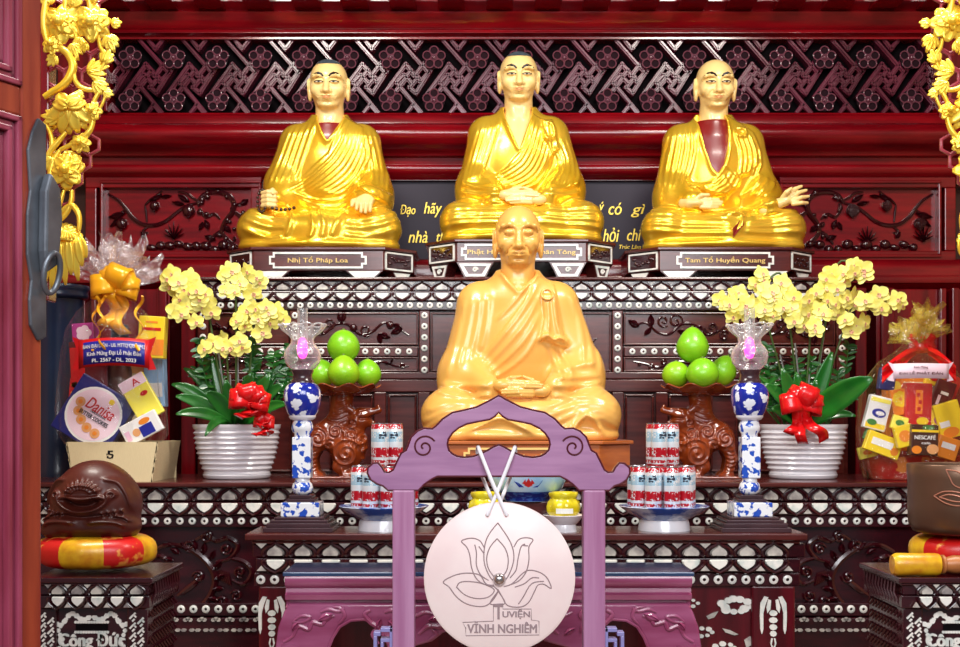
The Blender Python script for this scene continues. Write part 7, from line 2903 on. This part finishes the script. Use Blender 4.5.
def hamper_left():
    D = 4.2
    k = D / F
    zb = Z_MAIN
    yb = HY + (CZ - zb) / k
    cx = 112
    t = thing('gift_hamper', Vector((PX(cx, D), D, zb)), 'gift hamper in clear film with orange bow and blue lettered banner, beside the left orchid', 'hamper')
    Df = D - 0.18
    kf = Df / F
    mb = MB()
    # card tray with a scalloped side
    n = 12
    fr = []
    for i in range(n + 1):
        u = i / n
        fr.append((cx - 40 - 6 * u + 1.0 * math.sin(u * 22), yb - 1.0 - 36 * u))
    bk = [(2 * cx - x, y) for x, y in reversed(fr)]
    poly = fr + bk
    mb.prism([(PX(x, Df), PZ(y, Df) if y < yb - 1.5 else zb) for x, y in poly], Df, Df + 0.012)
    zt = PZ(yb - 37, Df)
    for s in (-1, 1):
        a = PX(cx + s * 40, Df)
        b = PX(cx + s * 46, Df)
        mb.add([(a, Df, zb), (a, Df + 0.3, zb), (b, Df + 0.3, zt), (b, Df, zt), (a - s * .004, Df, zb), (a - s * .004, Df + 0.3, zb), (b - s * .004, Df + 0.3, zt), (b - s * .004, Df, zt)],
               [(0, 1, 2, 3), (7, 6, 5, 4), (0, 4, 5, 1), (1, 5, 6, 2), (2, 6, 7, 3), (3, 7, 4, 0)])
    mb.box((PX(cx - 40, Df), Df + 0.01, zb), (PX(cx + 40, Df), Df + 0.3, zb + 0.006))
    mb.box((PX(cx - 42, Df), Df + 0.29, zb), (PX(cx + 42, Df), Df + 0.3, zt))
    tr = obj('card_tray', mb, M_CARD, t)
    M = Matrix.Translation(P(110, 456, Df))
    e = MB()
    for L in ([(-3, 6), (4, 6), (4, 4), (0, 4), (0, 2), (4, 1.5), (5, -1), (4, -4), (0, -5), (-4, -4), (-4, -1.5), (-2, -1), (-2, -3), (1, -3.4), (2.6, -1.6), (2, 0), (-3, 0.6)], [(-4.6, 2), (-4.6, -0.4), (-3.4, -0.4), (-3.4, 2)]):
        e = shape_mb([[(x * kf * 0.75, z * kf * 0.75) for x, z in L]], 0.0012, 0, e, 0, Matrix.Translation((PX(110, Df), Df - 0.001, PZ(455, Df))))
    obj('printed_emblem', e, C['black'], tr)
    # film and ribbon
    wrap(t, 'film_wrap', [(46, 36), (52, 46), (52, 70), (49, 100), (47, 130), (44, 150), (34, 168), (20, 180), (8, 188), (6, 192), (9, 197)], cx, D - 0.07, zb, M_FILM, 3, 0.75)
    tuft(t, 119, 288, D - 0.02, 44, 54, M_FILMT, 5, 18)
    bow(t, P(118, 289, D - 0.1), 27 * k, M_RIBGOLD, 4, 6, 2, 0.16)
    crl = MB()
    for x0, ph in ((96, 0.0), (139, 1.0), (102, 2.0)):
        pts = [P(x0 + 4 * math.sin(q * 0.9 + ph), 296 + q * 4.2, D - 0.2 - 0.02 * math.cos(q * 0.9 + ph)) for q in range(14)]
        crl.tube(smooth_line(pts, 3), 0.005, 5, flat=0.3)
    obj('curled_ribbon', crl, M_RIBGOLD, t, smooth=True)
    DB = D - 0.2
    banner(t, 114, 353, 84, 28, DB, [C['red'], C['red'], C['blue']], [('BAN ĐẠI DIỆN - UB. MTTQ QUẬN 12', -6.5, 62, 6.0), ('Kính Mừng Đại Lễ Phật Đản', 1.2, 54, 6.4), ('PL. 2567 - DL. 2023', 8.0, 44, 3.6)], C['white'])
    # contents
    G = None
    q, M, kk = flat_box('cookie_tin', 93.5, 415, 62, 62, 0.05, D - 0.12, math.radians(31), C['navy'], 'square navy tin with a round white cookie picture, in the left hamper', 'tin', pitch=-0.1)
    face_disc(q, M, kk, 0, 0, 28.5, 28.5, C['white'])
    face_disc(q, M, kk, 0, 0, 26, 26, C['palepink'], dep=0.0015)
    for i, (x, z) in enumerate(((-18, 5), (-15, -4), (-8, -10), (1, -14), (11, -15))):
        face_disc(q, M, kk, x, z, 5, 5, C['biscuit'], 'printed_cookie', 0.002 + 0.0003 * i, 18)
        face_disc(q, M, kk, x, z, 2.2, 2.2, C['orange'], 'printed_cookie', 0.0028 + 0.0003 * i, 12)
    face_text(q, M, kk, 'Danisa', 3, 9, 30, 12, C['red'], 0.003, 0.012, 0.25)
    face_text(q, M, kk, 'BUTTER COOKIES', 2, -2.5, 32, 4.2, C['black'], 0.003)
    face_text(q, M, kk, 'TRADITIONAL', 4, 2.4, 18, 2.2, C['black'], 0.003, 0)
    face_disc(q, M, kk, 9, 20, 3, 3, C['yellow'], 'printed_crown', 0.003, 8)
    q, M, kk = flat_box('biscuit_box', 141, 398, 27, 46, 0.02, D - 0.145, math.radians(-30), C['lemon'], 'yellow and white biscuit box leaning at a slant, in the left hamper', 'box')
    face_rect(q, M, kk, 0, 17.5, 27, 11, C['palepink'])
    face_text(q, M, kk, 'A', 3, 17, 8, 7, C['red'], 0.002)
    face_disc(q, M, kk, 5, 3, 4, 2.4, C['red'])
    face_text(q, M, kk, 'ABC', 5, 3, 5, 2, C['white'], 0.002) if False else None
    face_disc(q, M, kk, -7, -17, 2.4, 2.4, C['orange'])
    q, M, kk = flat_box('wafer_box', 141, 428, 40, 22, 0.018, D - 0.166, math.radians(-28), C['white'], 'small white and blue wafer box with orange print, in the left hamper', 'box')
    face_rect(q, M, kk, 5, -4, 14, 11, C['blue'])
    face_disc(q, M, kk, 6, 5, 6, 3, C['orange'])
    face_disc(q, M, kk, -6, -2, 4, 4, C['biscuit'])
    face_rect(q, M, kk, -15, -2, 5, 10, C['pink'])
    q, M, kk = flat_box('tea_box', 151, 337, 26, 42, 0.05, D - 0.065, math.radians(3), C['yellow'], 'yellow box with red print at the upper right of the left hamper', 'box')
    face_text(q, M, kk, 'Tea Moric', 0, 8, 20, 5, C['red'], 0.0015) if False else face_rect(q, M, kk, 0, 8, 19, 3, C['red'])
    face_rect(q, M, kk, 0, 15, 12, 2, C['orange'])
    face_rect(q, M, kk, 0, -10, 26, 16, C['orange'])
    q, M, kk = flat_box('flower_print_box', 83, 336, 22, 26, 0.06, D - 0.05, math.radians(-4), C['magenta'], 'magenta box printed with a pale flower at the upper left of the left hamper', 'box')
    for i in range(5):
        a = 2 * PI * i / 5
        face_disc(q, M, kk, 1 + 4 * math.cos(a), 3 + 4 * math.sin(a), 4, 4, C['palepink'], 'printed_petal', 0.001 + 0.0002 * i, 14)
    q, M, kk = flat_box('red_gift_box', 88, 372, 36, 62, 0.04, D - 0.06, math.radians(-3), C['wine'], 'wine red gift box standing behind the cookie tin in the left hamper', 'box')
    face_rect(q, M, kk, -10, 0, 14, 50, C['red'])
    q, M, kk = flat_box('snack_packet', 74, 400, 12, 44, 0.04, D - 0.06, math.radians(5), C['red'], 'narrow red and orange snack packet at the left side of the left hamper', 'packet')
    for i in range(4):
        face_disc(q, M, kk, 0, 15 - 8 * i, 4, 3, C['orange'], 'printed_patch', 0.001)
    q, M, kk = flat_box('milk_carton', 154, 382, 20, 50, 0.05, D + 0.02, math.radians(-2), C['lightblue'], 'pale blue carton at the right side of the left hamper', 'carton')
    face_rect(q, M, kk, 0, -8, 16, 14, C['white'])
    # bottle with a dark cap in the middle
    bt = thing('liquor_bottle', P(121, 440, D + 0.04), 'dark brown bottle standing in the middle of the left hamper', 'bottle')
    bz = zb + 0.02
    obj('bottle_body', MB().lathe([(11 * k, 0), (12 * k, 4 * k), (12 * k, 100 * k), (10 * k, 112 * k), (7 * k, 122 * k)], (PX(121, D), D - 0.015, bz), 28), C['brown'], bt, smooth=True)
    obj('cap', MB().lathe([(7.5 * k, 122 * k), (8.5 * k, 123 * k), (8.5 * k, 146 * k), (7.5 * k, 148 * k)], (PX(121, D), D - 0.015, bz), 24), C['black'], bt, smooth=True)
    q, M, kk = flat_box('carton', 122, 396, 44, 90, 0.03, D + 0.03, 0.02, C['cream'], 'cream carton at the back of the left hamper behind the yellow boxes', 'carton')
    face_rect(q, M, kk, 0, 30, 50, 14, C['biscuit'])


def hamper_right():
    D = 4.2
    k = D / F
    zb = Z_MAIN
    cx = 914
    X = PX(cx, D)
    t = thing('gift_hamper', Vector((X, D, zb)), 'gift hamper in yellow film with red ribbon and pink banner at the right', 'hamper')
    bs = mat('red_gold_basket', rgb(196, 22, 26), 0.35, 0, 0.2, col2=rgb(236, 140, 60), scale=22, contrast=(0.56, 0.62))
    mb = MB().lathe([(42 * k, 0), (44 * k, 0.004), (51 * k, 22 * k), (52 * k, 23 * k), (50 * k, 23 * k), (42 * k, 4 * k), (0.001, 4 * k)], (X, D, zb), 48, sy=0.55)
    obj('basket', mb, bs, t, smooth=True)
    wrap(t, 'film_wrap', [(47, 2), (52, 24), (54, 50), (53, 80), (48, 100), (34, 118), (18, 128), (11, 134), (9, 138), (11, 143)], cx - 2, D - 0.08, zb, M_FILMY, 8, 0.75)
    tuft(t, 920, 342, D - 0.02, 27, 38, M_FOILY, 9, 16)
    rb = MB().lathe([(8 * k, 336 * 0), (12 * k, 2 * k), (13 * k, 6 * k), (11 * k, 11 * k), (14 * k, 15 * k), (12 * k, 19 * k)], (PX(922, D), D, PZ(353, D)), 30, sy=0.9, fn=lambda a, i: 1 + 0.08 * math.sin(7 * a + i * 2), cap=False)
    dr = MB()
    for s, L, dyy in ((-1, 34, 26), (1, 28, 24), (-1, 20, 18)):
        def fn(u, v, s=s, L=L, dyy=dyy):
            return P(922 + s * (6 + L * v), 350 + dyy * v ** 1.3 + (u - 0.5) * 16 * (0.6 + 0.4 * v), D - 0.08 - 0.12 * math.sin(v * 1.6) + 0.012 * math.sin(u * 8 + v * 4))
        dr.grid(fn, 9, 9)
    rb.merge(dr)
    obj('ribbon', rb, M_RIBRED, t, smooth=True)
    banner(t, 921, 371, 66, 15, D - 0.24, [C['palepink'], C['palepink']], [('Kính Mừng', -3.4, 14, 3.2), ('ĐẠI LỄ PHẬT ĐẢN', 2.2, 44, 4.0)], C['wine'], bend=0.6)
    q, M, kk = flat_box('coffee_box', 925, 440, 27, 31, 0.04, D - 0.2, math.radians(2), C['brown'], 'brown coffee box with white lettering at the front of the right hamper', 'box')
    face_text(q, M, kk, 'NESCAFÉ', 0, 3, 21, 5, C['white'], 0.0015, 0.02)
    face_rect(q, M, kk, 0, 9, 27, 2.4, C['yellow'])
    face_disc(q, M, kk, 3, 12.5, 6, 2.4, C['green'])
    face_disc(q, M, kk, -8, -10, 5, 4, C['orange'])
    face_disc(q, M, kk, 8, -9, 6, 5, C['biscuit'])
    face_text(q, M, kk, 'café', 1, -3, 9, 2.4, C['white'], 0.0015)
    q, M, kk = flat_box('red_envelope_box', 919, 406, 26, 46, 0.05, D - 0.12, math.radians(2), C['red'], 'tall red box with gold characters in the middle of the right hamper', 'box')
    face_rect(q, M, kk, 0, 4, 7, 24, C['orange'])
    for i, (x, z) in enumerate(((-1, 11), (1, 4), (0, -3))):
        face_rect(q, M, kk, x, z, 3.4, 4, C['red'], dep=0.002)
    face_disc(q, M, kk, 4, -15, 6, 4, C['yellow'])
    q, M, kk = flat_box('noodle_packet', 878, 413, 22, 34, 0.03, D - 0.12, math.radians(14), C['white'], 'white noodle packet with blue print at the left of the right hamper', 'packet')
    face_text(q, M, kk, 'Colus', 1, 0, 16, 8, C['blue'], 0.0015, 0.02, 0.2) if False else face_disc(q, M, kk, 1, 0, 7, 4.5, C['blue'])
    face_disc(q, M, kk, 2, 0, 4.5, 2.2, C['white'], dep=0.002)
    face_rect(q, M, kk, 0, 13, 20, 4, C['lemon'])
    face_rect(q, M, kk, 0, -13, 20, 5, C['yellow'])
    face_disc(q, M, kk, -4, -10, 5, 3, C['green'], dep=0.0022)
    q, M, kk = flat_box('gold_snack_packet', 884, 445, 36, 20, 0.03, D - 0.14, math.radians(-20) * -1, C['yellow'], 'golden yellow packet with white print at the lower left of the right hamper', 'packet')
    face_rect(q, M, kk, -2, 1, 22, 7, C['white'])
    face_disc(q, M, kk, 12, -3, 4, 4, C['orange'])
    q, M, kk = flat_box('gold_snack_packet', 950, 420, 26, 36, 0.03, D - 0.12, math.radians(-16), C['yellow'], 'golden yellow packet with an orange picture at the right edge of the photo', 'packet')
    face_rect(q, M, kk, -6, -3, 10, 6, C['white'])
    face_disc(q, M, kk, -2, -12, 8, 5, C['orange'])
    q, M, kk = flat_box('candy_packet', 901, 402, 18, 26, 0.03, D - 0.1, math.radians(-8), C['orange'], 'orange sweets packet between the white noodle packet and the red box', 'packet')
    for i in range(8):
        a = 2 * PI * i / 8
        face_disc(q, M, kk, 5 * math.cos(a), 3 + 5 * math.sin(a), 3.4, 3.4, C['yellow'], 'printed_petal', 0.001 + .0002 * i, 10)
    q, M, kk = flat_box('purple_candy_packet', 943, 395, 20, 30, 0.03, D - 0.08, math.radians(20), C['wine'], 'dark wine packet with white print right of the tall red box', 'packet')
    face_rect(q, M, kk, 1, 2, 8, 3, C['white'])
    face_rect(q, M, kk, -3, -6, 3, 10, C['palepink'])
    q, M, kk = flat_box('carton', 918, 412, 64, 78, 0.05, D + 0.0, 0.0, C['orange'], 'peach carton at the back of the right hamper below the pink banner', 'carton')
    face_rect(q, M, kk, 0, 24, 50, 12, C['cream'])
    face_rect(q, M, kk, -22, 0, 10, 50, C['red'])
    q, M, kk = flat_box('biscuit_packet', 948, 448, 22, 22, 0.03, D - 0.14, math.radians(18), C['orange'], 'orange packet right of the brown coffee box', 'packet')
    face_rect(q, M, kk, 0, 2, 14, 6, C['white'])
    q, M, kk = flat_box('jar_box', 888, 379, 16, 22, 0.03, D - 0.08, math.radians(8), C['navy'], 'navy box at the upper left of the right hamper under the red ribbon', 'box')
    face_rect(q, M, kk, 0, 3, 12, 7, C['white'])
    for nm, x, y, w, h, dd, rl, m1, m2, lb in (('candy_packet', 935, 378, 18, 16, 0.07, 12, 'yellow', 'red', 'small yellow packet with a red mark under the right end of the pink banner'),
                                           ('tea_sachet', 897, 386, 14, 22, 0.07, -12, 'orange', 'lemon', 'orange sachet with a pale yellow mark under the left end of the pink banner'),
                                           ('nougat_packet', 951, 388, 16, 26, 0.06, 24, 'red', 'yellow', 'red packet with a yellow mark behind the gold packet at the photo edge'),
                                           ('jelly_packet', 900, 423, 16, 14, 0.125, 16, 'lemon', 'green', 'pale yellow packet with a green mark left of the tall red box'),
                                           ('seed_packet', 938, 420, 14, 22, 0.11, -10, 'yellow', 'magenta', 'narrow yellow packet with a magenta mark right of the tall red box'),
                                           ('fruit_sachet', 872, 432, 12, 18, 0.1, 20, 'green', 'white', 'green sachet with a white mark below the white noodle packet'),
                                           ('wafer_packet', 868, 452, 18, 12, 0.06, -14, 'lemon', 'orange', 'pale yellow packet with an orange mark at the left rim of the red basket')):
        q, M, kk = flat_box(nm, x, y, w, h, 0.02, D - dd, math.radians(rl), C[m1], lb, 'packet')
        face_disc(q, M, kk, 0, 0, w * 0.28, h * 0.22, C[m2])
    q, M, kk = flat_box('amber_sachet', 905, 436, 18, 22, 0.025, D - 0.18, math.radians(-14), C['yellow'], 'amber sachet left of the brown coffee box', 'packet')
    face_disc(q, M, kk, 0, 0, 6, 6, C['orange'])


hamper_left()
hamper_right()
# ------------------------------------------------------------------ camera, light
def camera_light():
    cam = bpy.data.cameras.new('camera')
    cam.sensor_width = 36.0
    cam.lens = F / 960.0 * 36.0
    cam.shift_y = (HY - 323.5) / 960.0
    co = bpy.data.objects.new('camera', cam)
    COL.objects.link(co)
    co.location = (0, 0, CZ)
    co.rotation_euler = (PI / 2, 0, 0)
    SC.camera = co
    w = bpy.data.worlds.new('daylight')
    SC.world = w
    w.use_nodes = True
    w.node_tree.nodes['Background'].inputs['Color'].default_value = (0.86, 0.93, 1.0, 1)
    w.node_tree.nodes['Background'].inputs['Strength'].default_value = 0.16

    def area(name, loc, rot, sx, sy, e, col):
        l = bpy.data.lights.new(name, 'AREA')
        l.shape = 'RECTANGLE'
        l.size, l.size_y = sx, sy
        l.energy = e
        l.color = col
        o = bpy.data.objects.new(name, l)
        COL.objects.link(o)
        o.location = loc
        o.rotation_euler = rot
        return o
    area('doorway_daylight', (0.2, -0.9, 3.25), (math.radians(76), 0, 0), 3.4, 1.9, 165, (0.95, 0.97, 1.0))
    area('added_ceiling_light', (-1.0, 2.9, 3.75), (math.radians(18), 0, 0), 0.9, 0.5, 60, (1.0, 0.95, 0.86))  # added overhead light, no lamp known at this spot
    area('added_ceiling_light', (1.4, 2.9, 3.75), (math.radians(18), 0, 0), 0.9, 0.5, 60, (1.0, 0.95, 0.86))  # second added overhead light, likewise without a known lamp
    vs = SC.view_settings
    vs.view_transform = 'Standard'
    vs.look = 'None'
    vs.gamma = 1.0
    vs.exposure = 0.2
    vs.use_curve_mapping = False


camera_light()
